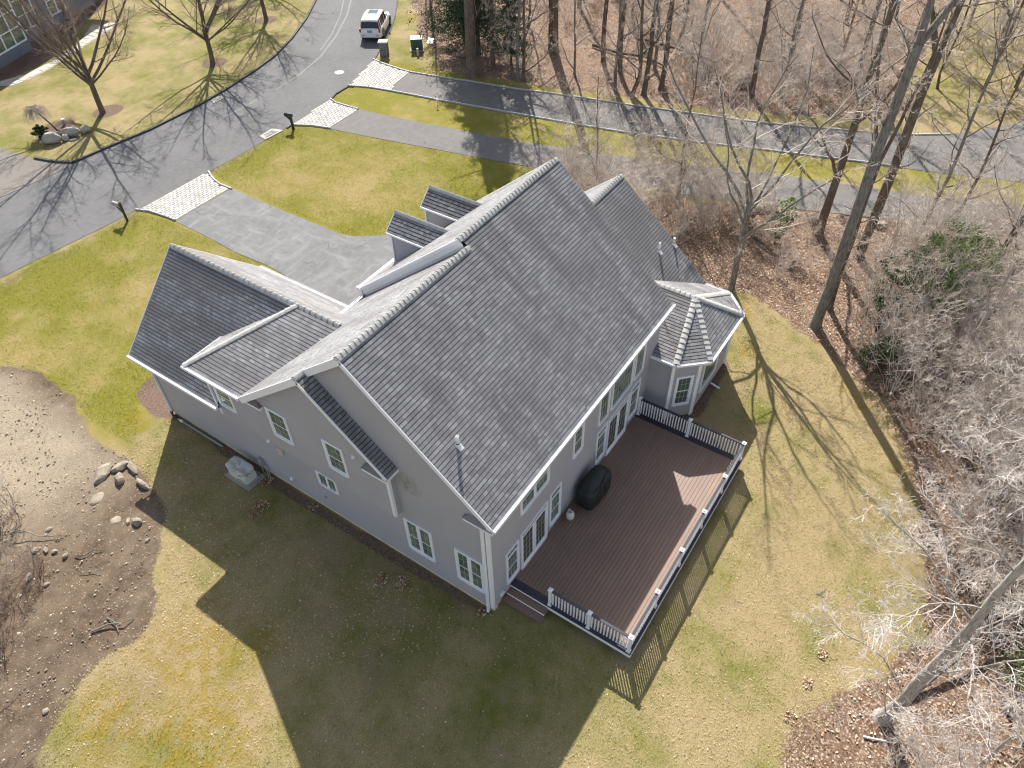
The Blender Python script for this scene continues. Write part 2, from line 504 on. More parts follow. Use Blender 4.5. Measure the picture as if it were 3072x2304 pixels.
DIRT = [(-2.4, 27.5), (-2.13, 25.2), (-1.86, 23.9), (-1.74, 21.5), (-2.18, 19.8), (-2.72, 18.2), (-2.82, 16.9), (-2.65, 15.75), (-2.75, 15.0),
        (-3.14, 13.9), (-3.61, 12.6), (-4.62, 11.4), (-5.65, 10.5), (-6.35, 9.74), (-7.22, 9.63), (-8.13, 9.79), (-9.28, 10.1), (-10.13, 9.7),
        (-10.8, 9.15), (-11.5, 8.5), (-16, 5), (-60, 0), (-60, 60), (-10, 45), (-5, 35)]
WOODS_R = [(26.6, 4.5), (24.6, 5.6), (22.5, 5.5), (19.5, 6.5), (17.6, 4.5), (19.8, 2.3), (20.45, 1.0), (20.52, -0.1), (20.7, -1.1), (20.41, -1.97), (19.94, -3.2), (19.53, -4.2), (19.18, -5.2), (18.3, -6.2), (17.64, -7.0),
           (16.9, -7.9), (16.4, -8.5), (15.45, -9.4), (14.42, -10.1), (13.16, -10.7), (11.8, -11.2), (10.46, -11.6), (8.5, -12.0), (6.9, -12.4),
           (5.09, -11.6), (4.23, -11.0), (3.26, -10.6), (2.33, -10.3), (1.53, -10.2), (0.5, -10.4), (-3, -13), (-10, -20), (-10, -120), (120, -120), (60, -40), (36, -14), (34.2, -12.7), (32.1, -7.9), (31.1, -5.4), (30.1, -2.8), (29.2, -0.1), (28.2, 2.6)]
WOODS_R2 = [(16.9, 11.5), (18, 8.5), (19.5, 6.5), (22.5, 5.5), (24.6, 5.6), (27.2, 5.2), (26.3, 9.5), (25.6, 12.2), (22.8, 12.6), (20, 12.3)]
WOODS_T = [(46.5, 43.5), (43.7, 39.0), (41.3, 36.7), (38.6, 34.2), (36.2, 31.2), (34.6, 29.3), (33.6, 28.2), (33.9, 26.3), (34.5, 24.2), (34.7, 22.1), (35.2, 20.2), (35.6, 17.6), (36.5, 14.4),
           (37.4, 11.5), (38.6, 8.0), (39.6, 5.3), (40.3, 2.7), (42.2, -0.6), (44.5, -3.0), (49.3, -1.5), (53.7, -2.0), (60, -1.0), (72, 0), (120, 10), (160, 60), (120, 160), (60, 90)]
YARD_FAR = [(44.5, -3.0), (49.3, -1.5), (53.7, -2.0), (60, -1.0), (72, 0), (120, 10), (140, -60), (60, -60), (40, -13)]
BEDS = [[(11.35, 45.24), (11.82, 45.7), (12.75, 45.89), (13.53, 45.43), (13.9, 44.83), (13.68, 43.92), (13.13, 43.3), (12.3, 43.2), (11.5, 43.6), (11.03, 44.24)],
        [(15.75+1.15*math.cos(t)+0.35, 43.85+0.95*math.sin(t)) for t in np.linspace(0, 6.0, 12)],
        [(25.31+1.1*math.cos(t)+0.1, 43.72+0.85*math.sin(t)) for t in np.linspace(0, 6.0, 12)],
        [(33.74+1.0*math.cos(t), 46.87+0.9*math.sin(t)) for t in np.linspace(0, 6.0, 12)],
        [(-0.15, 19.0), (0.67, 19.3), (1.4, 19.0), (1.8, 17.4), (1.7, 16.3), (-0.1, 16.4), (-0.6, 17.03), (-0.49, 17.98)],
        [(10.0, 55.6), (14.7, 55.2), (16.27, 54.9), (19.2, 55.5), (21.5, 57.0), (24.5, 59.9), (27.8, 61.5), (34, 66), (30, 70), (8, 62)],
        [(-0.05, 16.7), (-0.35, 16.6), (-0.35, 12.8), (-0.5, 10.2), (-0.45, 6), (-0.3, 0.1), (0, -0.3), (0, 16)],
        [(11, -1.2), (11.9, -2.15), (15.3, -2.2), (16.6, -1.2), (16.8, 0), (14, 0)],
        [(1.2, 0), (1.2, -4.45), (10.3, -4.45), (11.2, -3.2), (11.3, 0)]]
MOSS = [((-6.5, 7.2), 2.2), ((-8.5, 5.2), 2.4), ((-5.2, 5.9), 0.9), ((20.0, 0.4), 0.9), ((19.3, -1.0), 0.9), ((17.0, -6.8), 0.7), ((16.3, -7.6), 0.6), ((-9.5, 7.8), 1.6), ((13.6, -9.9), 0.5),
        ((11.6, -10.8), 0.6), ((-1.2, 17.6), 0.9), ((16.7, -2.4), 0.6), ((-7.2, 6.0), 1.4), ((40.8, 36.2), 1.2), ((5.5, -11.2), 0.8)]
GREENP = [((-9.5, 4.8), 2.2), ((13.5, -3.8), 1.6), ((5.0, -9.5), 1.5), ((2.2, -7.5), 1.6), ((39.5, 36.8), 2.5), ((19.5, 30.5), 1.5), ((16, 30), 2), ((7, 30), 1.6), ((0.8, 20.5), 1.4), ((-0.9, 19.5), 1.2), ((13.2, -6.5), 1.4)]

xs = np.concatenate([np.array([-500, -250, -120, -70, -45, -32, -24, -19, -16.]), np.arange(-14, 56, 0.24), np.arange(56, 80, 0.8), np.array([84, 92, 105, 130, 170, 230, 330, 500.])])
ys = np.concatenate([np.array([-500, -250, -120, -70, -45, -32, -25, -21.]), np.arange(-18, 62, 0.24), np.arange(62, 84, 0.8), np.array([88, 96, 110, 140, 200, 300, 500.])])
X, Y = np.meshgrid(xs, ys, indexing='ij')
wob = (fbm(X, Y, 2.4, 11)-0.5)*1.5 + (fbm(X, Y, 0.7, 31)-0.5)*0.5
def lay(poly, soft=0.35, amp=1.0):
    d = np_sdist(poly, X, Y)+wob*amp
    return np.clip(d/soft+0.5, 0, 1)
dirt = lay(DIRT, 0.5, 0.7)
litter = np.maximum(lay(WOODS_R, 0.7, 1.0), np.maximum(lay(WOODS_R2, 0.7, 1.2), lay(WOODS_T, 0.6, 0.9)))
mulch = np.zeros_like(X)
for b_ in BEDS: mulch = np.maximum(mulch, lay(b_, 0.2, 0.18))
moss = np.zeros_like(X)
for (c_, r_) in MOSS:
    d = np.hypot(X-c_[0], Y-c_[1])
    moss = np.maximum(moss, np.clip((1-d/r_)*1.6+wob*0.6, 0, 1))
green = np.clip((fbm(X, Y, 7.0, 51)-0.42)*3.2, 0, 1)*0.75
for (c_, r_) in GREENP:
    d = np.hypot(X-c_[0], Y-c_[1]); green = np.maximum(green, np.clip((1-d/r_)*1.4+wob*0.5, 0, 1))
# front lawns are the greenest, the lawn across the road and the back lawn the driest
front = np.clip(np_sdist([(-6, 17), (9.5, 17), (26.5, 4), (33, -2), (38, -11), (41, -11), (33, 33), (21, 31.5), (9, 31.4), (-8, 32.2)], X, Y)/1.5+0.3, 0, 1)
road_edge = np.clip(1-np.abs(Y-31.2)/1.6, 0, 1)
dry = np.clip(np_sdist([(5, -12), (20, -9), (16, -4), (13.5, -5), (8, -5.2), (0.8, -5.5), (-3, -9)], X, Y)/2.5+0.3, 0, 1)
mid = fbm(X, Y, 1.5, 61); mid2 = fbm(X, Y, 0.55, 65)
centre = np.clip(1-np.hypot((X-18.2)/4.6, (Y-22.5)/6.5), 0, 1)+0.8*np.clip(1-np.hypot((X-5)/3.5, (Y-24.5)/5), 0, 1)
farlawn = np.clip((Y-38)/2, 0, 1)*np.clip((40-X)/4, 0, 1)
green = green*0.55+front*0.52+road_edge*front*0.35-centre*front*0.75-0.28*dry+0.12+0.16*farlawn
green = np.clip(green+(mid-0.5)*1.25+(mid2-0.5)*0.6, 0, 1)
def green_at(x, y):
    i = np.clip(np.searchsorted(xs, x)-1, 0, len(xs)-2); j = np.clip(np.searchsorted(ys, y)-1, 0, len(ys)-2)
    return green[i, j]
patchy = np.clip((fbm(X, Y, 0.9, 91)-0.56)*7, 0, 1)*np.clip(1.3-front*1.2-farlawn, 0, 1)*np.clip((fbm(X, Y, 5.0, 95)-0.35)*4, 0, 1)
pale = np.clip((Y-14.5)/4+wob*0.4, 0, 1)*np.clip((-2.0-X)/1.5, 0, 1)
Zg = np.zeros_like(X)
rel = np.maximum(dirt, litter)
Zg += rel*((fbm(X, Y, 1.3, 71)-0.5)*0.16+(fbm(X, Y, 0.4, 73)-0.5)*0.05) - 0.012*rel
Zg += (1-rel)*(fbm(X, Y, 0.5, 75)-0.55)*0.02
far = np.clip((np.hypot(X-20, Y-20)-70)/60, 0, 1)
Zg *= (1-far)
nx, ny = X.shape
V = np.stack([X.ravel(), Y.ravel(), Zg.ravel()], 1).astype(np.float32)
ii, jj = np.meshgrid(np.arange(nx-1), np.arange(ny-1), indexing='ij')
q = np.stack([(ii*ny+jj), ((ii+1)*ny+jj), ((ii+1)*ny+jj+1), (ii*ny+jj+1)], -1).reshape(-1, 4)
me = bpy.data.meshes.new('ground')
me.vertices.add(len(V)); me.vertices.foreach_set('co', V.ravel())
me.loops.add(q.size); me.loops.foreach_set('vertex_index', q.ravel().astype(np.int32))
me.polygons.add(len(q)); me.polygons.foreach_set('loop_start', np.arange(0, q.size, 4, dtype=np.int32))
me.update(calc_edges=True)
for nm, arr in (('dirt', dirt), ('litter', litter), ('mulch', mulch), ('moss', moss), ('green', green), ('patchy', patchy), ('pale', pale), ('frontlawn', front)):
    a = me.attributes.new(nm, 'FLOAT', 'POINT'); a.data.foreach_set('value', arr.ravel().astype(np.float32))
def mat_ground():
    m, nt, b = new_mat('ground')
    p = wpos(nt)
    fine = noise(nt, p, 34.0, 4, 0.75); fine2 = noise(nt, p, 11.0, 4, 0.7); med = noise(nt, p, 2.2, 5, 0.65); big = noise(nt, p, 0.5, 4, 0.6)
    blade = noise(nt, wpos(nt, 1.0, 0.35, 1, 0.6), 60.0, 3, 0.7)
    # dry straw lawn
    straw = mixc(nt, ramp(nt, fine, 0.32, 0.68), (0.105, 0.080, 0.036), (0.41, 0.315, 0.165))
    straw = mixc(nt, ramp(nt, blade, 0.35, 0.68, 0, 0.55), straw, (0.44, 0.36, 0.21))
    grn = mixc(nt, ramp(nt, fine, 0.3, 0.7), (0.050, 0.062, 0.008), (0.215, 0.225, 0.040))
    gf = math_n(nt, 'ADD', attr(nt, 'green'), ramp(nt, med, 0.3, 0.7, -0.22, 0.22))
    gf = math_n(nt, 'ADD', gf, ramp(nt, fine2, 0.3, 0.7, -0.18, 0.18), True)
    lawn = mixc(nt, gf, straw, grn)
    lawn = mixc(nt, math_n(nt, 'MULTIPLY', attr(nt, 'frontlawn'), 0.30), lawn, mixc(nt, ramp(nt, fine2, 0.3, 0.7), (0.17, 0.14, 0.012), (0.40, 0.30, 0.05)))
    thin = math_n(nt, 'MULTIPLY', ramp(nt, math_n(nt, 'MULTIPLY', med, fine2), 0.30, 0.38), math_n(nt, 'SUBTRACT', 1.0, attr(nt, 'frontlawn'), True))
    lawn = mixc(nt, math_n(nt, 'MULTIPLY', thin, 0.4), lawn, (0.17, 0.125, 0.075))
    soil = mixc(nt, ramp(nt, fine, 0.3, 0.7), (0.13, 0.095, 0.06), (0.36, 0.28, 0.19))
    lawn = mixc(nt, math_n(nt, 'MULTIPLY', attr(nt, 'patchy'), ramp(nt, fine2, 0.35, 0.6), True), lawn, soil)
    msc = mixc(nt, ramp(nt, fine2, 0.35, 0.65), (0.15, 0.095, 0.012), (0.33, 0.235, 0.03))
    mossf = math_n(nt, 'MULTIPLY', attr(nt, 'moss'), ramp(nt, med, 0.38, 0.58))
    lawn = mixc(nt, math_n(nt, 'MULTIPLY', mossf, 0.7), lawn, msc)
    # bare dirt with stones
    dsoil = mixc(nt, ramp(nt, med, 0.3, 0.7), (0.060, 0.042, 0.028), (0.155, 0.112, 0.078))
    dsoil = mixc(nt, ramp(nt, big, 0.45, 0.65, 0, 0.5), dsoil, (0.23, 0.175, 0.125))
    dsoil = mixc(nt, math_n(nt, 'MULTIPLY', attr(nt, 'pale'), ramp(nt, fine2, 0.25, 0.7, 0.35, 1.0)), dsoil, (0.37, 0.31, 0.235))
    vo = N(nt, 'ShaderNodeTexVoronoi'); vo.inputs['Scale'].default_value = 13.0; nt.links.new(p, vo.inputs['Vector'])
    sep = nt.nodes.new('ShaderNodeSeparateColor'); nt.links.new(vo.outputs['Color'], sep.inputs[0])
    peb = math_n(nt, 'MULTIPLY', ramp(nt, vo.outputs['Distance'], 0.22, 0.34, 1, 0), ramp(nt, sep.outputs[0], 0.70, 0.72))
    pebc = mixc(nt, sep.outputs[1], (0.16, 0.12, 0.085), (0.50, 0.43, 0.34))
    dsoil = mixc(nt, math_n(nt, 'MULTIPLY', peb, 0.85), dsoil, pebc)
    dsoil = mixc(nt, ramp(nt, fine, 0.45, 0.75, 0, 0.45), dsoil, (0.27, 0.21, 0.15))
    # fallen leaves: cells of different browns
    v2 = N(nt, 'ShaderNodeTexVoronoi'); v2.inputs['Scale'].default_value = 15.0; v2.inputs['Randomness'].default_value = 1.0
    dis = nt.nodes.new('ShaderNodeTexNoise'); dis.inputs['Scale'].default_value = 9.0
    nt.links.new(p, dis.inputs['Vector'])
    vm = N(nt, 'ShaderNodeVectorMath', operation='MULTIPLY_ADD'); vm.inputs[1].default_value = (0.12, 0.12, 0.12)
    nt.links.new(dis.outputs['Color'], vm.inputs[0]); nt.links.new(p, vm.inputs[2]); nt.links.new(vm.outputs[0], v2.inputs['Vector'])
    s2 = nt.nodes.new('ShaderNodeSeparateColor'); nt.links.new(v2.outputs['Color'], s2.inputs[0])
    rp = nt.nodes.new('ShaderNodeValToRGB')
    e = rp.color_ramp.elements; e[0].color = (0.14, 0.08, 0.052, 1); e[1].color = (0.74, 0.60, 0.48, 1)
    for ps, cc in ((0.3, (0.28, 0.18, 0.125)), (0.6, (0.44, 0.32, 0.235)), (0.85, (0.58, 0.46, 0.36))):
        k = e.new(ps); k.color = (*cc, 1)
    nt.links.new(s2.outputs[0], rp.inputs[0])
    lit = mixc(nt, ramp(nt, v2.outputs['Distance'], 0.25, 0.55, 0, 0.75), rp.outputs[0], (0.12, 0.075, 0.05))
    lit = mixc(nt, ramp(nt, big, 0.4, 0.65, 0, 0.4), lit, (0.17, 0.12, 0.085))
    lit = mixc(nt, ramp(nt, fine, 0.3, 0.7, 0.3, 0.0), lit, (0.07, 0.045, 0.03))
    mul = mixc(nt, ramp(nt, fine2, 0.3, 0.7), (0.065, 0.045, 0.035), (0.27, 0.19, 0.145))
    mul = mixc(nt, ramp(nt, fine, 0.35, 0.7, 0, 0.6), mul, (0.13, 0.09, 0.07))
    jit = ramp(nt, fine2, 0.25, 0.75, -0.28, 0.28)
    jit = math_n(nt, 'ADD', jit, ramp(nt, fine, 0.25, 0.75, -0.15, 0.15))
    def sharp(nm):
        return ramp(nt, math_n(nt, 'ADD', attr(nt, nm), jit), 0.42, 0.58)
    c = mixc(nt, sharp('litter'), lawn, lit)
    c = mixc(nt, sharp('dirt'), c, dsoil)
    c = mixc(nt, sharp('mulch'), c, mul)
    nt.links.new(c, b.inputs['Base Color'])
    b.inputs['Roughness'].default_value = 0.95; b.inputs['Specular IOR Level'].default_value = 0.1
    h = math_n(nt, 'ADD', math_n(nt, 'MULTIPLY', fine, 0.7), math_n(nt, 'MULTIPLY', fine2, 0.6))
    bump(nt, b, h, 0.75, 0.05)
    return m
MAT['ground'] = mat_ground()
me.materials.append(MAT['ground'])
go = bpy.data.objects.new('ground', me); link(go); go['kind'] = 'structure'

# ------------------------------------------------------------------ road, drives, aprons
def sheet(name, pts, z, mat):
    mb = MB(); mb.quadp(*[(x, y, z) for x, y in pts])
    me_ = mb.mesh(name, mat)
    import bmesh
    bm = bmesh.new(); bm.from_mesh(me_); bmesh.ops.triangulate(bm, faces=bm.faces[:], ngon_method='EAR_CLIP'); bm.to_mesh(me_); bm.free()
    # make normals point up
    if len(me_.polygons) and me_.polygons[0].normal.z < 0: me_.flip_normals()
    o = bpy.data.objects.new(name, me_); link(o); o['kind'] = 'structure'
    return o
KERB_FAR = [(8.33, 49.61), (8.84, 46.85), (9.06, 45.44), (9.28, 43.72), (9.43, 42.13), (9.8, 40.72), (10.43, 39.43), (12.67, 39.28), (15.81, 38.87), (19.62, 38.91), (22.61, 39.23), (26.09, 39.87), (28.72, 40.54), (32.13, 42.03), (35.65, 43.98), (39.34, 46.42), (43.12, 49.22), (52, 57), (66, 72)]
NEAR = [(-70, 33.5), (-20, 32.6), (-2.4, 32.15), (1.25, 32.12), (3.24, 32.0), (5.42, 31.78), (7.24, 31.6), (9.12, 31.5), (14.38, 31.27), (16.35, 31.23), (18.81, 31.28), (20.2, 31.34), (21.29, 31.35), (25.68, 31.8), (26.41, 32.06), (27.81, 32.11), (32.38, 33.66), (34.44, 34.67), (37.37, 36.31), (39.85, 37.91), (43.04, 40.16), (46.75, 42.99), (60, 54), (75, 68)]
sheet('road', NEAR + KERB_FAR[:6:-1] + [(10.43, 39.43), (8.87, 39.4), (3.86, 39.74), (-20, 40.5), (-70, 42)], 0.014, MAT['road'])
sheet('side_road', [(-70, 41.99), (-20, 40.49), (3.86, 39.73), (8.87, 39.39), (10.43, 39.43)] + KERB_FAR[:6][::-1] + [(6, 62), (-4, 75), (-70, 75)], 0.010, MAT['road_old'])
mb = MB()   # tar seam between the two pavings
sm = [(-20, 40.5), (3.86, 39.74), (5.64, 39.63), (7.45, 39.46), (8.87, 39.35), (10.4, 39.42)]
for a_, b2 in zip(sm[:-1], sm[1:]):
    mb.beam((a_[0], a_[1], 0.021), (b2[0], b2[1], 0.021), Vector((b2[1]-a_[1], a_[0]-b2[0], 0)), 0.06, 0.004)
struct('tar_seam', mb, MAT['black'])
AP1 = [(9.12, 31.52), (9.45, 30.75), (9.6, 29.49), (9.65, 28.64), (13.76, 28.52), (13.74, 29.5), (13.97, 30.44), (14.38, 31.29)]
AP2 = [(21.29, 31.36), (21.97, 30.07), (22.35, 28.72), (25.5, 29.01), (25.46, 30.03), (25.42, 30.98), (25.68, 31.81)]
AP3 = [(27.81, 32.12), (28.39, 30.67), (28.76, 29.0), (32.03, 29.81), (32.08, 31.52), (32.18, 32.66), (32.38, 33.66)]
D1 = [(9.65, 28.66), (9.6, 26.04), (9.44, 23.42), (9.55, 20.99), (9.45, 19.74), (9.3, 18.8), (8.9, 17.8), (8.2, 17.2), (6.1, 16.9), (6.1, 9.8), (16.6, 9.8), (16.6, 15.8), (15.02, 17.51), (14.01, 18.91), (13.72, 19.76), (13.72, 21.12), (13.7, 24.42), (13.7, 26.22), (13.76, 28.54)]
D2 = [(22.35, 28.74), (22.89, 25.82), (24.0, 20.49), (24.7, 17.1), (25.3, 14.62), (25.78, 12.26), (26.19, 11.08), (26.8, 8.0), (27.39, 5.16), (28.22, 2.61), (29.19, -0.13), (30.13, -2.8), (31.14, -5.38), (32.12, -7.9), (33.26, -10.34), (34.38, -12.74), (38, -20), (41, -20),
      (37.6, -14.0), (36.02, -10.87), (34.56, -6.68), (33.68, -3.58), (32.95, -0.74), (31.9, 2.7), (30.08, 7.89), (29.2, 10.79), (28.45, 13.71), (27.83, 16.06), (26.8, 21.0), (25.95, 25.83), (25.5, 29.02)]
D3_TOP = [(32.03, 29.81), (32.58, 27.06), (33.03, 25.2), (33.83, 21.27), (34.68, 18.2), (35.42, 14.98), (35.79, 13.32), (36.61, 10.12), (37.4, 7.05), (38.0, 4.95), (38.88, 2.39), (40.25, -1.06), (41.43, -3.73), (42.69, -5.63), (43.73, -6.85), (45.28, -8.0), (46.82, -9.25), (49.42, -10.93), (56, -14)]
D3_BOT = [(28.76, 29.0), (29.39, 25.14), (30.14, 21.31), (31.24, 15.6), (31.97, 12.21), (32.62, 9.95), (33.43, 6.99), (34.6, 3.5), (35.6, 0.09), (36.32, -2.16), (36.85, -4.15), (37.8, -7.31), (38.88, -10.44), (41.5, -16)]
sheet('driveway', D1, 0.018, MAT['drive'])
sheet('driveway', D2, 0.018, MAT['drive_far'])
sheet('driveway', D3_TOP+D3_BOT[::-1], 0.018, MAT['drive_far'])
# worn pale band along the road crown and dark mixing marks
def ribbon(mb, pts, w, z):
    for i in range(len(pts)-1):
        a_ = Vector((*pts[i], z)); b2 = Vector((*pts[i+1], z))
        def nrm(k):
            p0 = Vector((*pts[max(k-1, 0)], 0)); p1 = Vector((*pts[min(k+1, len(pts)-1)], 0)); d = (p1-p0).normalized()
            return Vector((-d.y, d.x, 0))
        n0, n1 = nrm(i)*w/2, nrm(i+1)*w/2
        mb.quadp(a_-n0, b2-n1, b2+n1, a_+n0)
mb = MB()
ribbon(mb, [(24.5, 36.2), (27.5, 36.6), (30.5, 37.5), (34, 39.2), (38, 41.6), (42, 44.6)], 0.16, 0.020)
ribbon(mb, [(19.8, 36.1), (21.5, 36.1), (22.9, 36.2)], 0.13, 0.020)
ribbon(mb, [(31.5, 38.4), (34.5, 40.0), (38, 42.3), (42, 45.5)], 0.12, 0.020)
struct('worn_road_line', mb, MAT['worn'])

# far kerb of dark asphalt
mb = MB()
def kerb_strip(mb, pts, w, h, side=1):
    for i in range(len(pts)-1):
        a_ = Vector((*pts[i], 0)); b2 = Vector((*pts[i+1], 0)); d = (b2-a_).normalized(); n = Vector((-d.y, d.x, 0))*side
        mb.obox(a_-Vector((0, 0, 0.03))-d*0.01, (b2-a_)+d*0.02, n*w, Vector((0, 0, h+0.03)))
kerb_strip(mb, KERB_FAR[4:], 0.16, 0.12)
struct('asphalt_kerb', mb, MAT['kerb_asphalt'])
mb = MB()
kerb_strip(mb, [(20.9, 31.32), (21.3, 31.36)], -0.12, 0.07); kerb_strip(mb, [(25.68, 31.8), (26.4, 32.06), (27.2, 32.09), (27.81, 32.11), (28.0, 31.7)], -0.12, 0.08)
kerb_strip(mb, [(32.38, 33.66), (33.4, 34.15), (34.44, 34.67), (37.37, 36.31), (39.85, 37.91), (46.75, 42.99)], -0.10, 0.05)
struct('asphalt_kerb', mb, MAT['kerb_asphalt'])

# paver aprons: joint bed plus single pavers
def paver_meshes(L, W):
    out = []
    for k in range(4):
        r = random.Random(k+int(L*100))
        mb = MB(); j = lambda: r.uniform(-0.008, 0.008)
        t = 0.014; a, b_ = L/2-0.011, W/2-0.011
        base = [(-a+j(), -b_+j()), (a+j(), -b_+j()), (a+j(), b_+j()), (-a+j(), b_+j())]
        n = 0
        mb.v = [(x, y, -0.01) for x, y in base]+[(x, y, t-0.005) for x, y in base]+[(x*0.9, y*0.86, t+0.003) for x, y in base]
        mb.f = [(0, 1, 5, 4), (1, 2, 6, 5), (2, 3, 7, 6), (3, 0, 4, 7), (4, 5, 9, 8), (5, 6, 10, 9), (6, 7, 11, 10), (7, 4, 8, 11), (8, 9, 10, 11)]
        mb.t = [0.5]*9
        out.append(mb.mesh('paver', MAT['paver']))
    return out
def apron(poly, L, W, ang, label):
    bed = sheet('paved_apron', poly, 0.020, MAT['mortar'])
    ms = paver_meshes(L, W)
    c = Vector((sum(p[0] for p in poly)/len(poly), sum(p[1] for p in poly)/len(poly)))
    co, si = math.cos(ang), math.sin(ang)
    r = random.Random(5)
    cnt = 0
    for i in range(-40, 41):
        for j in range(-40, 41):
            u = i*L+(L/2 if j % 2 else 0)+r.uniform(-0.006, 0.006); v = j*W
            x = c.x+u*co-v*si; y = c.y+u*si+v*co
            if not inside(poly, x, y): continue
            # keep wholly inside
            if not all(inside(poly, x+du*co*0.62-dv*si*0.6, y+du*si*0.62+dv*co*0.6) for du, dv in ((-L/2, 0), (L/2, 0), (0, W/2), (0, -W/2))): continue
            o = bpy.data.objects.new('paver', ms[r.randrange(4)])
            o.location = (x, y, 0.024+r.uniform(-0.002, 0.002)); o.rotation_euler = (0, 0, ang+r.uniform(-0.02, 0.02))
            link(o, bed); cnt += 1
    return cnt
n1 = apron(AP1, 0.30, 0.205, 0.0, '')
n2 = apron(AP2, 0.30, 0.21, 0.05, '')
n3 = apron(AP3, 0.33, 0.21, 0.17, '')
print('pavers', n1, n2, n3)

# granite sett kerbs
def sett_meshes():
    out = []
    for k in range(5):
        r = random.Random(20+k); mb = MB(); j = lambda s=0.008: r.uniform(-s, s)
        a, b_ = 0.118, 0.055
        mb.v = [(sx*(a+j()), sy*(b_+j()), z+j(0.004)) for z in (-0.05,) for sx, sy in ((-1, -1), (1, -1), (1, 1), (-1, 1))]
        mb.v += [(sx*(a+j()), sy*(b_+j()), 0.062+j(0.006)) for sx, sy in ((-1, -1), (1, -1), (1, 1), (-1, 1))]
        mb.v += [(x*0.86, y*0.8, z+0.016) for x, y, z in mb.v[4:8]]
        mb.f = [(0, 1, 5, 4), (1, 2, 6, 5), (2, 3, 7, 6), (3, 0, 4, 7), (4, 5, 9, 8), (5, 6, 10, 9), (6, 7, 11, 10), (7, 4, 8, 11), (8, 9, 10, 11)]
        mb.t = [0.5]*9
        out.append(mb.mesh('granite_sett', MAT['granite']))
    return out
SM = sett_meshes()
SETT_LEFT = [300]
def sett_line(pts, off=0.0, h=1.0, limit=400):
    root = bpy.data.objects.new('granite_kerb', None)
    r = random.Random(3); step = 0.252
    out = []
    for i in range(len(pts)-1):
        a_ = Vector(pts[i]); b2 = Vector(pts[i+1]); L = (b2-a_).length; d = (b2-a_)/L
        k = max(1, round(L/step))
        for q_ in range(k):
            p = a_+d*(q_+0.5)*(L/k)+Vector((-d.y, d.x))*off
            out.append((p.x, p.y, math.atan2(d.y, d.x)+r.uniform(-0.04, 0.04), r.randrange(5)))
    return out
lines = [sett_line([AP1[0], AP1[1], AP1[2], AP1[3]], 0.06, 1), sett_line([AP1[4], AP1[5], AP1[6], AP1[7]], 0.06), sett_line(AP2[:3], 0.06), sett_line(AP2[3:], 0.06),
         sett_line(AP3[:3]+D3_BOT[1:11], 0.06), sett_line([AP3[6], AP3[5], AP3[4]]+D3_TOP[0:14], -0.06)]
camp = Vector((-9.455, -7.616, 23.535))
allst = []
for li, l in enumerate(lines):
    for s in l: allst.append(((Vector((s[0], s[1], 0))-camp).length, li, s))
allst.sort(key=lambda a: a[0])
kb = MB(); kb.box((9.5, 30.0, -0.02), (0.08, 0.5, 0.04))
roots = []
for li, l in enumerate(lines):
    mb = MB()
    pts = [(s[0], s[1]) for s in l]
    ribbon(mb, pts, 0.10, 0.022)
    roots.append(struct('granite_kerb', mb, MAT['mortar']))
rest = {}
for n, (d, li, s) in enumerate(allst):
    if n < 297:
        o = bpy.data.objects.new('granite_sett', SM[s[3]]); o.location = (s[0], s[1], 0.02); o.rotation_euler = (0, 0, s[2]); link(o, roots[li])
    else:
        mbx = rest.setdefault(li, MB())
        mbx.box((s[0], s[1], 0.035), (0.236, 0.11, 0.12), s[2], 0.9)
for li, mbx in rest.items():
    o = mbx.build('granite_setts', MAT['granite'], roots[li]); o['kind'] = 'stuff'

# flagstone path across the road
PATH = [(11.5, 55.0), (14.31, 54.36), (14.87, 53.64), (16.31, 53.54), (18.07, 53.85), (21.05, 55.07), (25.25, 56.57), (26.84, 57.4), (26.3, 58.2), (25.81, 58.04), (25.28, 59.0), (23.5, 57.4), (21.62, 55.9), (19.08, 55.08), (16.27, 54.6), (14.73, 55.2)]
pth = sheet('path', PATH, 0.012, MAT['slate'])
r = random.Random(9)
fl = 0
for i in range(60):
    for j in range(8):
        x = 13.5+i*0.62+r.uniform(-0.05, 0.05); 
        yb_ = np.interp(x, [13.5, 16.3, 18.1, 21, 25.2, 27], [54.0, 53.6, 53.9, 55.1, 56.6, 57.5])
        y = yb_+0.3+j*0.55
        if inside(PATH, x, y) and inside(PATH, x+0.25, y+0.1) and inside(PATH, x-0.25, y-0.1) and inside(PATH, x, y+0.22) and inside(PATH, x, y-0.2):
            mb = MB(); w, h = 0.56, 0.5
            mb.box((0, 0, 0), (w, h, 0.03), 0, 0.97)
            o = mb.build('flagstone', MAT['slate'], pth); o.location = (x, y, 0.02+r.uniform(0, 0.006)); o.rotation_euler = (0, 0, 0.3+r.uniform(-0.06, 0.06)); fl += 1
# ================================================================== THE HOUSE
house = empty('house', (0, 0, 0), 0, 'large grey house with steep shingled roofs, white trim and a back deck', 'house')

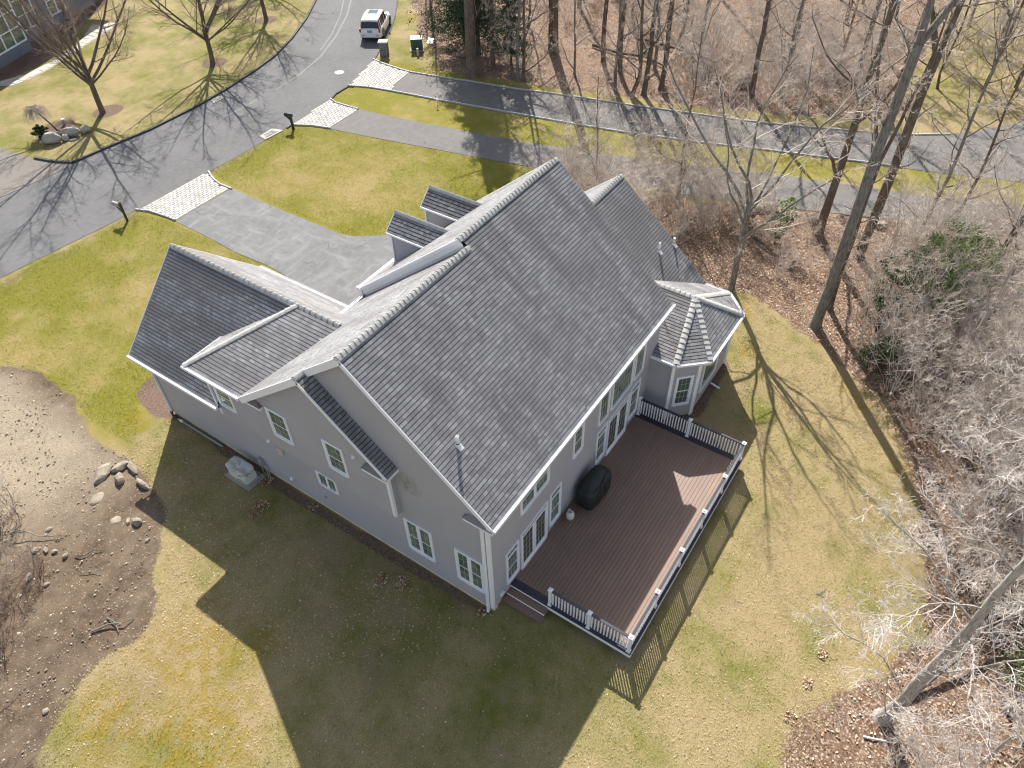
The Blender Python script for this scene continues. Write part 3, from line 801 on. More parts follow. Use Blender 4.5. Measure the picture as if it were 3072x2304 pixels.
def siding_wall(name, O, u, n, poly, parent, mat=None, exp=0.1016, lip=0.020):
    """lap siding on a vertical plane; poly in (u, z)"""
    O = Vector(O); u = Vector(u).normalized(); n = Vector(n).normalized(); mb = MB()
    flip = u.cross(Vector((0, 0, 1))).dot(n) < 0
    z0 = min(p[1] for p in poly); z1 = max(p[1] for p in poly)
    k = 0
    z = z0
    while z < z1-1e-4:
        zt = min(z+exp, z1)
        c = clip_half(clip_half(list(poly), 0, -1, -z), 0, 1, zt)
        if len(c) >= 3 and abs(area2(c)) > 1e-5:
            if (area2(c) < 0) != flip: c = c[::-1]
            P = []
            for (a, b_) in c:
                t = lip*(1-(b_-z)/exp)
                P.append(O+u*a+Vector((0, 0, b_))+n*(t+0.002))
            mb.quadp(*P)
            lo = [a for (a, b_) in c if abs(b_-z) < 1e-6]
            if len(lo) >= 2:
                a0, a1 = min(lo), max(lo)
                p = O+u*a0+Vector((0, 0, z)); q_ = O+u*a1+Vector((0, 0, z))
                if flip: p, q_ = q_, p
                mb.quadp(p, q_, q_+n*(lip+0.002), p+n*(lip+0.002))
        z = zt
    return mb.build(name, mat or MAT['siding'], parent)

# ---- plane definitions  z = a + b*x + c*y
def plane3(p, q_, r_):
    p, q_, r_ = Vector(p), Vector(q_), Vector(r_)
    n = (q_-p).cross(r_-p)
    b = -n.x/n.z; c = -n.y/n.z
    return (p.z-b*p.x-c*p.y, b, c)
PL = dict(
    back=(5.663, 0, 0.856), front=(13.441, 0, -0.817), bump=(2.836, 0, 0.856), shed=(5.630, 0.459, 0), hip=(5.407+0.583*12.69, 0, -0.583),
    gar=(4.191, 0.957, 0), garf=(9.726, -0.957, 0), upfront=(13.923, 0, -0.817), sback=(3.147, 0, 0.856), sfront=(7.016+0.817*4.52, 0, -0.817),
    bayl=(3.2-0.502*11.04, 0.502, 0), bayr=(3.2+0.502*16.22, -0.502, 0))
PL['baycl'] = plane3((11.04, -1.07, 3.2), (11.97, -2.09, 3.2), (13.63, -0.5, 4.5))
PL['bayf'] = plane3((11.97, -2.09, 3.2), (15.21, -2.09, 3.2), (13.63, -0.5, 4.5))
PL['baycr'] = plane3((15.21, -2.09, 3.2), (16.22, -1.07, 3.2), (13.63, -0.5, 4.5))
REG = [
    ('back', [(-.152, -.29), (11.70, -.29), (11.70, 4.937), (5.88, 4.937), (5.88, 4.649), (-.152, 4.649)]),
    ('front', [(-.152, 4.649), (5.88, 4.649), (5.88, 9.95), (4.614, 9.95), (2.892, 7.935), (-.527, 9.856), (-.527, 6.339), (-.152, 6.339)]),
    ('bump', [(-.527, 3.26), (0.0, 3.26), (0.0, 6.339), (-.527, 6.339)]),
    ('shed', [(-.485, 9.833), (2.892, 7.936), (2.892, 10.03), (-.485, 12.69)]),
    ('hip', [(-.485, 12.69), (2.892, 10.03), (1.27, 12.69)]),
    ('gar', [(-.446, 11.742), (-.446, 16.8), (2.892, 16.8), (2.892, 10.03), (1.27, 12.69), (1.27, 11.9), (-.2, 11.9), (-.2, 11.742)]),
    ('garf', [(2.892, 7.935), (2.892, 16.8), (6.307, 16.8), (6.307, 9.7), (4.614, 9.95)]),
    ('upfront', [(5.77, 4.937), (11.70, 4.937), (11.70, 10.05), (5.77, 10.05)]),
    ('sback', [(11.56, 0.0), (16.4, 0.0), (16.4, 4.52), (11.56, 4.52)]),
    ('sfront', [(11.56, 4.52), (16.4, 4.52), (16.4, 9.0), (11.56, 9.0)]),
    ('bayl', [(11.04, 0.0), (11.04, -1.07), (13.63, -.5), (13.63, 1.58), (11.56, .37), (11.56, 0.0)]),
    ('baycl', [(11.04, -1.07), (11.97, -2.09), (13.63, -.5)]),
    ('bayf', [(11.97, -2.09), (15.21, -2.09), (13.63, -.5)]),
    ('baycr', [(15.21, -2.09), (16.22, -1.07), (13.63, -.5)]),
    ('bayr', [(16.22, -1.07), (16.22, 0.06), (13.63, 1.58), (13.63, -.5)]),
]
DORM = [(10.117, 0), (8.047, 1)]
for xc, k in DORM:
    PL['dl%d' % k] = (8.03-0.892*xc, 0.892, 0); PL['dr%d' % k] = (8.03+0.892*xc, -0.892, 0)
    REG.append(('dl%d' % k, [(xc-.65, 9.72), (xc-.65, 7.92), (xc, 7.21), (xc, 9.72)]))
    REG.append(('dr%d' % k, [(xc, 9.72), (xc, 7.21), (xc+.65, 7.92), (xc+.65, 9.72)]))

roof_objs = {}
def zf(pl, x, y):
    a, b, c = PL[pl]; return a+b*x+c*y
THK = 0.13
for nm, poly in REG:
    if area2(poly) < 0: poly = poly[::-1]
    mb = MB()
    mb.prism([(x, y, zf(nm, x, y)-0.004) for x, y in poly], 0.05 if nm == 'bump' else 0.11)
    roof_objs[nm] = mb.build('roof', MAT['roof_base'], house)

EXP, TAB = 0.134, 0.185
rs = random.Random(42)
pieces = []          # (distance key, plane, list of 3D points, tone)
for nm, poly in REG:
    a, b, c = PL[nm]
    g = Vector((b, c, 0)); gl = g.length
    up_h = g/gl; s = gl
    v3 = Vector((up_h.x, up_h.y, s)).normalized()
    u3 = Vector((up_h.y, -up_h.x, 0)); 
    nn = u3.cross(v3)
    if nn.z < 0: u3 = -u3; nn = -nn
    k = math.sqrt(1+s*s)
    O = Vector((poly[0][0], poly[0][1], zf(nm, *poly[0])))
    uv = []
    for x, y in poly:
        d = Vector((x, y, zf(nm, x, y)))-O
        uv.append((d.dot(u3), d.dot(v3)))
    if area2(uv) < 0: uv = uv[::-1]
    u0 = min(p[0] for p in uv); u1 = max(p[0] for p in uv); v0 = min(p[1] for p in uv); v1 = max(p[1] for p in uv)
    nrow = int((v1-v0)/EXP)+1
    big = nm in ('back', 'front', 'sback', 'upfront', 'gar')
    for j in range(nrow):
        va = v0+j*EXP; vb = va+EXP-0.027  # wide gap bares the near-black base, standing in for each course's shadow line
        u = u0-rs.uniform(0, TAB)
        if j % 2: u -= TAB*.45
        while u < u1:
            w = TAB*rs.choice((1, 1, 1, 1, 1, 1.25, 0.8, 0.8, 1.6))
            c_ = clip_rect(uv, u+0.0035, va, u+w-0.0035, vb)
            if len(c_) >= 3 and area2(c_) > 0.0006:
                tone = min(1, max(0, rs.gauss(0.52, 0.21)))
                if rs.random() < 0.06: tone = rs.uniform(0.9, 1.0)
                dj = rs.choice((0, 0, 0, 0.006, -0.006))
                pts = []
                th = rs.uniform(0.012, 0.017)
                for (p, q_) in c_:
                    h = 0.001+th*(1-0.45*(q_-va)/EXP)
                    pts.append((O+u3*p+v3*q_+nn*h, O+u3*p+v3*q_-nn*0.003))
                cen = O+u3*(u+w/2)+v3*((va+vb)/2)
                full = (len(c_) == 4 and abs(w-TAB) < 1e-6 and area2(c_) > (TAB-0.0075)*(EXP-0.027)*0.98)
                pieces.append(((cen-camp).length+(0 if full and nm == 'back' else 100), nm, pts, tone, cen, u3, v3, nn, th, u+w/2))
            u += w
pieces.sort(key=lambda t: t[0])
# the 300 nearest full shingles are objects (sub-parts of their roof), the rest is one part
variants = {}
def shingle_variant(u3, v3, nn, key, tone):
    kk = (key, tone)
    if kk not in variants:
        mb = MB(); mb.tone = (tone+0.5)/8
        a, e, t = TAB/2-0.0035, (EXP-0.027)/2, 0.0145
        P = [(-a, -e, 0.001+t), (a, -e, 0.001+t), (a, e, 0.001+t*.6), (-a, e, 0.001+t*.6)]
        Q = [(-a, -e, -.003), (a, -e, -.003), (a, e, -.003), (-a, e, -.003)]
        T = lambda p: tuple(u3*p[0]+v3*p[1]+nn*p[2])
        mb.v = [T(p) for p in P]+[T(p) for p in Q]
        for f in ((0, 1, 2, 3), (4, 5, 1, 0), (5, 6, 2, 1), (6, 7, 3, 2), (7, 4, 0, 3)): mb.face(f)
        variants[kk] = mb.mesh('shingle', MAT['shingle'], True)
    return variants[kk]
NS = 300
rest = MB()
for i, (d, nm, pts, tone, cen, u3, v3, nn, th, uc) in enumerate(pieces):
    if i < NS:
        me_ = shingle_variant(u3, v3, nn, nm, min(7, int(tone*8)))
        o = bpy.data.objects.new('shingle', me_); o.location = cen; link(o, roof_objs[nm])
    else:
        rest.tone = tone
        n = len(rest.v); m_ = len(pts)
        rest.v += [tuple(p[0]) for p in pts]+[tuple(p[1]) for p in pts]
        rest.face([n+q_ for q_ in range(m_)])
        for q_ in range(m_):
            q2 = (q_+1) % m_
            rest.face([n+m_+q_, n+m_+q2, n+q2, n+q_])
o = rest.build('shingles', MAT['shingle'], house, tones=True); o['kind'] = 'stuff'
print('shingles', len(pieces))

# ridge and hip caps
def ridge(p0, p1, sl, sr, nm, w=0.155, step=0.175):
    """caps from p0 to p1; sl/sr: unit vectors pointing down each slope (perpendicular to ridge)"""
    p0 = Vector(p0); p1 = Vector(p1); d = p1-p0; L = d.length; d = d/L
    sl = Vector(sl).normalized(); sr = Vector(sr).normalized()
    k = max(1, int(L/step)); r_ = random.Random(int(L*1000))
    mb0 = MB(); ln = L/k
    up_ = (-(sl+sr)); up_ = up_.normalized() if up_.length > 1e-3 else Vector((0, 0, 1))
    def cap(tw):
        mb = MB()
        A = []
        for e_, lift in ((-0.5*ln, 0.052), (0.5*ln+0.02, 0.018)):
            row = []
            for q_ in (sl*w, sl*w*0.45+up_*0.004, up_*0.0, sr*w*0.45+up_*0.004, sr*w):
                nl = up_
                row.append(d*e_+q_+up_*(lift+0.006) + (up_*0.012 if q_.length < w*0.5 else Vector((0, 0, 0))))
            A.append(row)
        mb.v = [tuple(p) for row in A for p in row]+[tuple(p-up_*0.035) for row in A for p in row]
        for q_ in range(4):
            mb.face((q_, q_+1, 6+q_, 5+q_)); mb.face((10+q_, 11+q_, q_+1, q_))
        mb.face((10, 0, 5, 15)); mb.face((4, 14, 19, 9)); mb.face((5, 6, 7, 8, 9, 19, 18, 17, 16, 15))
        me_ = mb.mesh('ridge_cap', MAT['cap'])
        # consistent outward normals
        import bmesh
        bm = bmesh.new(); bm.from_mesh(me_); bmesh.ops.recalc_face_normals(bm, faces=bm.faces[:]); bm.to_mesh(me_); bm.free()
        return me_
    me_ = cap(0)
    for q_ in range(k):
        o = bpy.data.objects.new('ridge_cap', me_)
        o.location = p0+d*ln*(q_+0.5)+up_*r_.uniform(0, 0.004)
        link(o, roof_objs[nm])
    return k
def down(pl, ridge_dir):
    a, b, c = PL[pl]
    n = Vector((-b, -c, 1)).normalized(); d = Vector(ridge_dir).normalized(); s = n.cross(d)
    if s.z > 0: s = -s
    # for ridges level with the slope choose the side pointing away
    return s
ncap = 0
rx = (1, 0, 0)
ncap += ridge((-.152, 4.649, zf('back', 0, 4.649)), (5.90, 4.649, zf('back', 0, 4.649)), down('back', rx), down('front', rx), 'back')
ncap += ridge((5.77, 4.937, zf('back', 0, 4.937)), (11.70, 4.937, zf('back', 0, 4.937)), down('back', rx), down('upfront', rx), 'upfront')
ncap += ridge((11.75, 4.52, zf('sback', 0, 4.52)), (16.4, 4.52, zf('sback', 0, 4.52)), down('sback', rx), down('sfront', rx), 'sback')
ncap += ridge((2.892, 8.0, 6.958), (2.892, 16.8, 6.958), down('gar', (0, 1, 0)), down('garf', (0, 1, 0)), 'garf', step=0.27)
def hipcap(p0, p1, A, B, nm, step=0.22, w=0.13):
    d = (Vector(p1)-Vector(p0)).normalized()
    def side(pl):
        a, b, c = PL[pl]; n = Vector((-b, -c, 1)).normalized(); s = n.cross(d).normalized()
        return s
    s1, s2 = side(A), side(B)
    # orient each to the side of its own plane (away from the other plane = downwards from the hip)
    def orient(s, other):
        a, b, c = PL[other]; n = Vector((-b, -c, 1)).normalized()
        return s if s.dot(n) < 0 else -s
    return ridge(p0, p1, orient(s1, B), orient(s2, A), nm, w, step)
ncap += hipcap((-.485, 12.69, 5.407), (2.892, 10.03, 6.958), 'shed', 'hip', 'shed')
ncap += hipcap((-.527, 6.339, 8.262), (-.152, 6.339, 8.262), 'bump', 'front', 'bump', 0.28)
AP = (13.63, -.5, 4.5)
ncap += hipcap(AP, (13.63, 1.5, 4.5), 'bayl', 'bayr', 'bayl')
ncap += hipcap((11.04, -1.07, 3.2), AP, 'bayl', 'baycl', 'baycl')
ncap += hipcap((11.97, -2.09, 3.2), AP, 'baycl', 'bayf', 'bayf')
ncap += hipcap((15.21, -2.09, 3.2), AP, 'bayf', 'baycr', 'bayf')
ncap += hipcap((16.22, -1.07, 3.2), AP, 'baycr', 'bayr', 'bayr')
for xc, k in DORM:
    ncap += hipcap((xc, 9.72, 8.03), (xc, 7.25, 8.03), 'dl%d' % k, 'dr%d' % k, 'dl%d' % k, 0.26, 0.11)
print('ridge caps', ncap)

# ---- walls
def W(name, *a, **k): return siding_wall(name, *a, parent=house, **k)
xm = (-1, 0, 0)
W('wall', (0, 0, 0), (0, 1, 0), (-1, 0, 0), [(0, .28), (16.65, .28), (16.65, 3.82), (11.88, 3.82), (9.9, 5.25), (4.649, 9.56), (0, 5.58)])
W('wall', (-.285, 0, 0), (0, 1, 0), (-1, 0, 0), [(3.521, 3.198), (11.884, 3.198), (11.884, 5.40), (9.83, 5.38), (6.339, 8.16), (3.521, 5.78)])
W('wall', (-.285, 3.521, 0), (1, 0, 0), (0, -1, 0), [(0, 3.198), (.285, 3.198), (.285, 5.75), (0, 5.75)])
W('wall', (-.285, 11.884, 0), (1, 0, 0), (0, 1, 0), [(0, 3.198), (.285, 3.198), (1.7, 5.4), (0, 5.4)])
W('wall', (0, 0, 0), (1, 0, 0), (0, -1, 0), [(0, .28), (11.55, .28), (11.55, 5.55), (0, 5.55)])
W('wall', (11.55, 0, 0), (0, 1, 0), (1, 0, 0), [(0, .28), (9.7, .28), (9.7, 5.7), (4.937, 9.78), (0, 5.58)], exp=0.2)
W('wall', (0, 9.7, 0), (1, 0, 0), (0, 1, 0), [(4.6, .28), (5.77, .28), (5.77, 5.5), (4.6, 5.5)], exp=0.1016)
W('wall', (0, 9.68, 0), (1, 0, 0), (0, 1, 0), [(5.77, .28), (11.55, .28), (11.55, 5.95), (5.77, 5.95)])
W('wall', (5.80, 0, 0), (0, 1, 0), (-1, 0, 0), [(4.5, 9.35), (9.9, 5.15), (9.9, 5.80), (4.937, 9.84)], exp=0.2, mat=MAT['trim'])
W('wall', (0, 16.65, 0), (1, 0, 0), (0, 1, 0), [(0, .28), (6.1, .28), (6.1, 3.85), (2.892, 6.86), (0, 4.1)], exp=0.12)
W('wall', (6.1, 0, 0), (0, 1, 0), (1, 0, 0), [(9.7, .28), (16.65, .28), (16.65, 3.85), (9.7, 3.85)], exp=0.12)
W('wall', (16.2, 0, 0), (0, 1, 0), (1, 0, 0), [(0, .1), (8.8, .1), (8.8, 3.4), (4.52, 6.9), (0, 3.1)], exp=0.12)
W('wall', (0, 8.8, 0), (1, 0, 0), (0, 1, 0), [(11.55, .1), (16.2, .1), (16.2, 3.4), (11.55, 3.4)], exp=0.12)
BC = [(11.0, 0.0), (11.0, -1.0), (11.8, -1.755), (15.45, -1.755), (16.2, -1.0), (16.2, 0.0)]
for i in range(5):
    p = Vector((*BC[i], 0)); q_ = Vector((*BC[i+1], 0)); d = (q_-p)
    n_ = Vector((d.y, -d.x, 0)).normalized()
    if n_.dot(Vector((p.x+d.x/2-13.6, p.y+d.y/2-1.0, 0))) < 0: n_ = -n_
    W('wall', tuple(p), tuple(d), tuple(n_), [(0, .08), (d.length, .08), (d.length, 3.14), (0, 3.14)])
for xc, k in DORM:
    for sx in (-1, 1):
        W('dormer_wall', (xc+sx*.5, 0, 0), (0, 1, 0), (sx, 0, 0), [(9.6, 5.98), (9.6, 7.53), (7.75, 7.53)], mat=MAT['shake'], exp=0.14, lip=0.016)
    W('dormer_wall', (xc, 9.6, 0), (1, 0, 0), (0, 1, 0), [(-.5, 5.98), (.5, 5.98), (.5, 7.55), (0, 7.98), (-.5, 7.55)], mat=MAT['shake'], exp=0.14, lip=0.016)
# bump-out soffit and foundation
mb = MB(); mb.box((-.1425, (3.521+11.884)/2, 3.19), (.285, 8.36, 0.012)); mb.build('soffit', MAT['trim'], house)
mb = MB()
mb.obox((0.04, 0, -.1), (0, 16.62, 0), (.2, 0, 0), (0, 0, .40)); mb.obox((0.24, 0.04, -.1), (11.0, 0, 0), (0, .2, 0), (0, 0, .40))
mb.obox((0.24, 16.42, -.1), (5.8, 0, 0), (0, .2, 0), (0, 0, .40))
mb.build('foundation', MAT['foundation'], house)
mb = MB()
for yy in (1.6, 4.9, 8.4, 12.0, 14.6): mb.box((0.036, yy, 0.13), (0.008, 0.012, 0.30))
mb.build('foundation_joint', MAT['mortar'], house)

# ---- trim: rakes, fascia, gutters, corner boards
def part_beam(name, p0, p1, side, w, h, mat=None):
    mb = MB(); mb.beam(p0, p1, side, w, h); return mb.build(name, mat or MAT['trim'], house)
zb = lambda y: zf('back', 0, y); zfr = lambda y: zf('front', 0, y)
X = (1, 0, 0)
part_beam('rake_board', (-.165, -.29, zb(-.29)+.022), (-.165, 4.66, zb(4.66)+.022), X, .03, .16)
part_beam('rake_board', (-.165, 4.64, zfr(4.64)+.02), (-.165, 6.31, zfr(6.31)+.02), X, .03, .24)
part_beam('rake_board', (-.54, 6.33, zfr(6.33)+.02), (-.54, 9.82, zfr(9.82)+.02), X, .03, .24)
part_beam('rake_board', (-.54, 3.26, zf('bump', 0, 3.26)+.022), (-.54, 6.35, zf('bump', 0, 6.35)+.022), X, .03, .13)
for (xx, yy, pl_) in ((-.165, 4.649, 'front'), (-.54, 6.339, 'front')):
    mb = MB(); z_ = zf(pl_, 0, yy); mb.prism([(xx-.017, yy-.09, z_-.05), (xx+.02, yy-.09, z_-.05), (xx+.02, yy+.09, z_-.05), (xx-.017, yy+.09, z_-.05)], .20); mb.prism([(xx-.017, yy-.03, z_+.01), (xx+.02, yy-.03, z_+.01), (xx+.02, yy+.03, z_+.01), (xx-.017, yy+.03, z_+.01)], .08); mb.build('rake_peak', MAT['trim'], house)
part_beam('rake_board', (11.712, -.29, zb(-.29)-.03), (11.712, 4.95, zb(4.95)-.03), X, .02, .16)
part_beam('rake_board', (11.715, 4.93, zf('upfront', 0, 4.93)+.02), (11.715, 10.05, zf('upfront', 0, 10.05)+.02), X, .03, .2)
part_beam('rake_board', (5.755, 4.93, zf('upfront', 0, 4.93)+.03), (5.755, 10.05, zf('upfront', 0, 10.05)+.03), X, .03, .30)
part_beam('rake_board', (5.72, 4.94, zf('upfront', 0, 4.94)+.012), (5.72, 10.05, zf('upfront', 0, 10.05)+.012), X, .035, .11)
mb = MB(); y0 = 9.80; mb.obox((5.70, y0, zfr(y0)+.02), (.10, 0, 0), (0, .28, 0), (0, 0, .40)); mb.build('rake_return', MAT['trim'], house)
part_beam('rake_board', (16.412, 0, zf('sback', 0, 0)-.03), (16.412, 4.53, zf('sback', 0, 4.53)-.03), X, .02, .16)
part_beam('rake_board', (16.415, 4.51, zf('sfront', 0, 4.51)+.02), (16.415, 9.0, zf('sfront', 0, 9.0)+.02), X, .03, .2)
part_beam('rake_board', (-.446, 16.815, zf('gar', -.446, 0)+.02), (2.90, 16.815, zf('gar', 2.90, 0)+.02), (0, 1, 0), .03, .2)
part_beam('rake_board', (2.88, 16.815, zf('garf', 2.88, 0)+.02), (6.307, 16.815, zf('garf', 6.307, 0)+.02), (0, 1, 0), .03, .2)
for xc, k in DORM:
    for s_ in (-1, 1):
        part_beam('dormer_rake', (xc+s_*.67, 9.735, 8.03-.892*.67+.015), (xc, 9.735, 8.045), (0, 1, 0), .03, .15)
        part_beam('dormer_fascia', (xc+s_*.66, 9.72, 7.46), (xc+s_*.66, 7.92, 7.46), X, .03, .09)
        mb = MB(); mb.box((xc+s_*.515, 9.62, 6.72), (.07, .07, 1.5)); mb.build('dormer_corner_board', MAT['trim'], house)
    mb = MB(); mb.box((xc, 9.63, 6.85), (.62, .04, .9)); mb.build('dormer_window_casing', MAT['trim'], house)
    mb = MB(); mb.box((xc, 9.66, 6.85), (.48, .02, .76)); mb.build('pane', MAT['pane'], house)

def gutter(pts, w=.115, h=.11, name='gutter'):
    mb = MB()
    for a_, b2 in zip(pts[:-1], pts[1:]):
        a_ = Vector(a_); b2 = Vector(b2); d = (b2-a_).normalized(); n_ = Vector((d.y, -d.x, 0)).normalized()   # n_ to the right of travel = outwards
        t = .008
        mb.obox(a_-Vector((0, 0, h)), b2-a_, n_*w, (0, 0, t))
        mb.obox(a_+n_*(w-t)-Vector((0, 0, h-t)), b2-a_, n_*t, (0, 0, h-t+.008))
        mb.obox(a_-Vector((0, 0, h-t)), b2-a_, n_*t, (0, 0, h-t))
        mb.obox(a_-Vector((0, 0, .035))+n_*t, b2-a_, n_*(w-2*t), (0, 0, .012))
        mb.obox(a_-Vector((0, 0, h-t))+n_*t, d*t, n_*(w-2*t), (0, 0, h-t)); mb.obox(b2-Vector((0, 0, h-t))+n_*t-d*t, d*t, n_*(w-2*t), (0, 0, h-t))
    return mb.build(name, MAT['vinyl'], house)
gutter([(-.17, -.29, 5.42), (11.72, -.29, 5.42)])
mb = MB(); mb.box((5.77, -.27, 5.33), (11.85, .03, .17)); mb.build('fascia', MAT['trim'], house)
mb = MB(); mb.box((5.77, -.13, 5.30), (11.7, .26, .012)); mb.build('soffit', MAT['trim'], house)
gutter([(-.446, 16.83, 3.775), (-.446, 11.66, 3.775)])
gutter([(-.485, 12.72, 5.42), (-.485, 9.80, 5.42)])
gutter([(1.25, 12.70, 5.415), (-.50, 12.70, 5.415)], .05, .09, 'fascia')
mb = MB(); mb.box((-.38, 14.25, 3.64), (.17, 5.1, .015)); mb.build('soffit', MAT['trim'], house)
mb = MB(); mb.box((-.38, 11.3, 5.29), (.19, 2.8, .015)); mb.build('soffit', MAT['trim'], house)
mb = MB(); mb.box((.42, 12.29, 5.29), (1.7, .80, .015)); mb.build('soffit', MAT['trim'], house)
gutter([(5.90, 9.95, 5.325), (4.64, 9.95, 5.325)]); gutter([(11.72, 10.05, 5.72), (5.76, 10.05, 5.72)]); gutter([(6.307, 9.75, 3.70), (6.307, 16.83, 3.70)])
gutter([(11.02, -.02, 3.20), (11.02, -1.08, 3.20), (11.96, -2.11, 3.20), (15.22, -2.11, 3.20), (16.24, -1.08, 3.20), (16.24, 0.0, 3.20)], .10, .09)
mb = MB(); 
BE = [(11.0, 0.0), (11.04, -1.05), (11.98, -2.07), (15.2, -2.07), (16.2, -1.05), (16.2, 0)]
mb.prism([(x, y, 3.15) for x, y in [(11.0, 0.0), (11.04, -1.05), (11.98, -2.07), (15.2, -2.07), (16.2, -1.05), (16.2, 0)]], .015); mb.build('soffit', MAT['trim'], house)
gutter([(16.42, 9.0, 3.36), (11.56, 9.0, 3.36)])

# eave returns (small shingled lean-to caps on the gable faces)
def eave_return(x0, ya, yb, z, dx):
    mb = MB()
    mb.obox((x0, ya, z-.13), (0, yb-ya, 0), (-dx, 0, 0), (0, 0, .13))
    mb.build('eave_return', MAT['trim'], house)
    m2 = MB(); h = .20; xo = x0-dx-.02
    y0_, y1_ = ya, yb
    A = (xo, y0_-(.02 if True else 0), z); B = (xo, y1_, z); C_ = (x0+.002, y1_-(.22 if y1_ > y0_ else -.22)*0+0, z+h)
    s_ = 1 if yb > ya else -1
    T0 = (x0+.002, ya, z+h); T1 = (x0+.002, yb-s_*.22, z+h)
    m2.v = [(xo, ya, z), (xo, yb+s_*.02, z), T1, T0, (x0+.002, yb+s_*.02, z)]
    m2.face((0, 1, 2, 3) if s_ < 0 else (3, 2, 1, 0)); m2.face((1, 4, 2) if s_ < 0 else (2, 4, 1)); m2.face((0, 1, 4)); m2.tone = .4
    m2.t = [.35]*len(m2.f)
    m2.build('return_roof', MAT['shingle'], house, tones=True)
eave_return(0.0, -.27, .78, 5.20, .15)
eave_return(-.285, 9.80, 8.98, 5.29, .15)
eave_return(-.285, 3.40, 4.38, 5.40, .20)
mb = MB(); mb.obox((-.53, 3.25, 5.63), (.53, 0, 0), (0, .02, 0), (0, 0, -.14)); mb.obox((-.53, 3.26, 5.50), (.53, 0, 0), (0, .26, 0), (0, 0, -.012)); mb.build('fascia', MAT['trim'], house)

def corner_board(x, y, z0, z1, sx, sy, w=.10):
    mb = MB(); t = .022
    mb.obox((x+sx*t, y+sy*t, z0), (-sx*w, 0, 0), (0, -sy*t, 0), (0, 0, z1-z0))
    mb.obox((x+sx*t, y, z0), (-sx*t, 0, 0), (0, -sy*w, 0), (0, 0, z1-z0))
    mb.build('corner_board', MAT['trim'], house)
corner_board(0, 0, .26, 5.3, -1, -1, .10)
corner_board(-.285, 3.521, 3.19, 5.62, -1, -1)
corner_board(-.285, 11.884, 3.19, 5.35, -1, 1)
corner_board(0, 16.65, .28, 3.7, -1, 1)
for i, (x, y) in enumerate(BC[1:5]):
    d = Vector((x-13.6, y-1.2, 0)).normalized()
    mb = MB(); mb.box((x+d.x*.012, y+d.y*.012, 1.6), (.13, .13, 3.06), math.atan2(d.y, d.x)); mb.build('corner_board', MAT['trim'], house)

def downspout(pts, name='downspout', w=.065, mat=None):
    mb = MB()
    for a_, b2 in zip(pts[:-1], pts[1:]):
        a_ = Vector(a_); b2 = Vector(b2); d = b2-a_
        s_ = Vector((0, 1, 0)) if abs(d.y) < abs(d.x)+1e-6 or abs(d.z) > abs(d.y)*2 else Vector((1, 0, 0))
        o2 = d.normalized().cross(s_).normalized()
        mb.obox(a_-s_*w/2-o2*w/2-d.normalized()*.01, d+d.normalized()*.02, s_*w, o2*w)
    return mb.build(name, mat or MAT['vinyl'], house)
downspout([(-.11, -.24, 5.32), (-.075, .10, 5.12), (-.075, .165, 5.0), (-.075, .165, .10), (-.10, .165, .04)], w=.085)
downspout([(-.42, 16.7, 3.67), (-.075, 16.55, 3.55), (-.075, 16.55, .30)])
downspout([(-.37, 11.80, 5.31), (-.345, 11.80, 3.85), (-.42, 11.72, 3.78)])
downspout([(11.72, -1.93, 3.10), (11.86, -1.83, 3.0), (11.86, -1.83, .12)])
downspout([(13.9, -1.83, .12), (13.85, -2.25, .06)])
mb = MB(); mb.tube([(-.075, 16.55, .32), (-.09, 16.6, .2), (-.12, 16.55, .1), (-.13, 16.2, .07)], .06, 8); mb.build('drain_elbow', MAT['black'], house)
mb = MB(); mb.tube([(-.13, 16.2, .07), (-.12, 15.6, .06), (-.12, 13.4, .06)], .045, 8); mb.build('drain_pipe', MAT['greymetal'], house)
mb = MB(); mb.tube([(-.125, 16.05, .065), (-.125, 15.9, .065)], .06, 8); mb.build('pipe_coupling', MAT['pvc'], house)

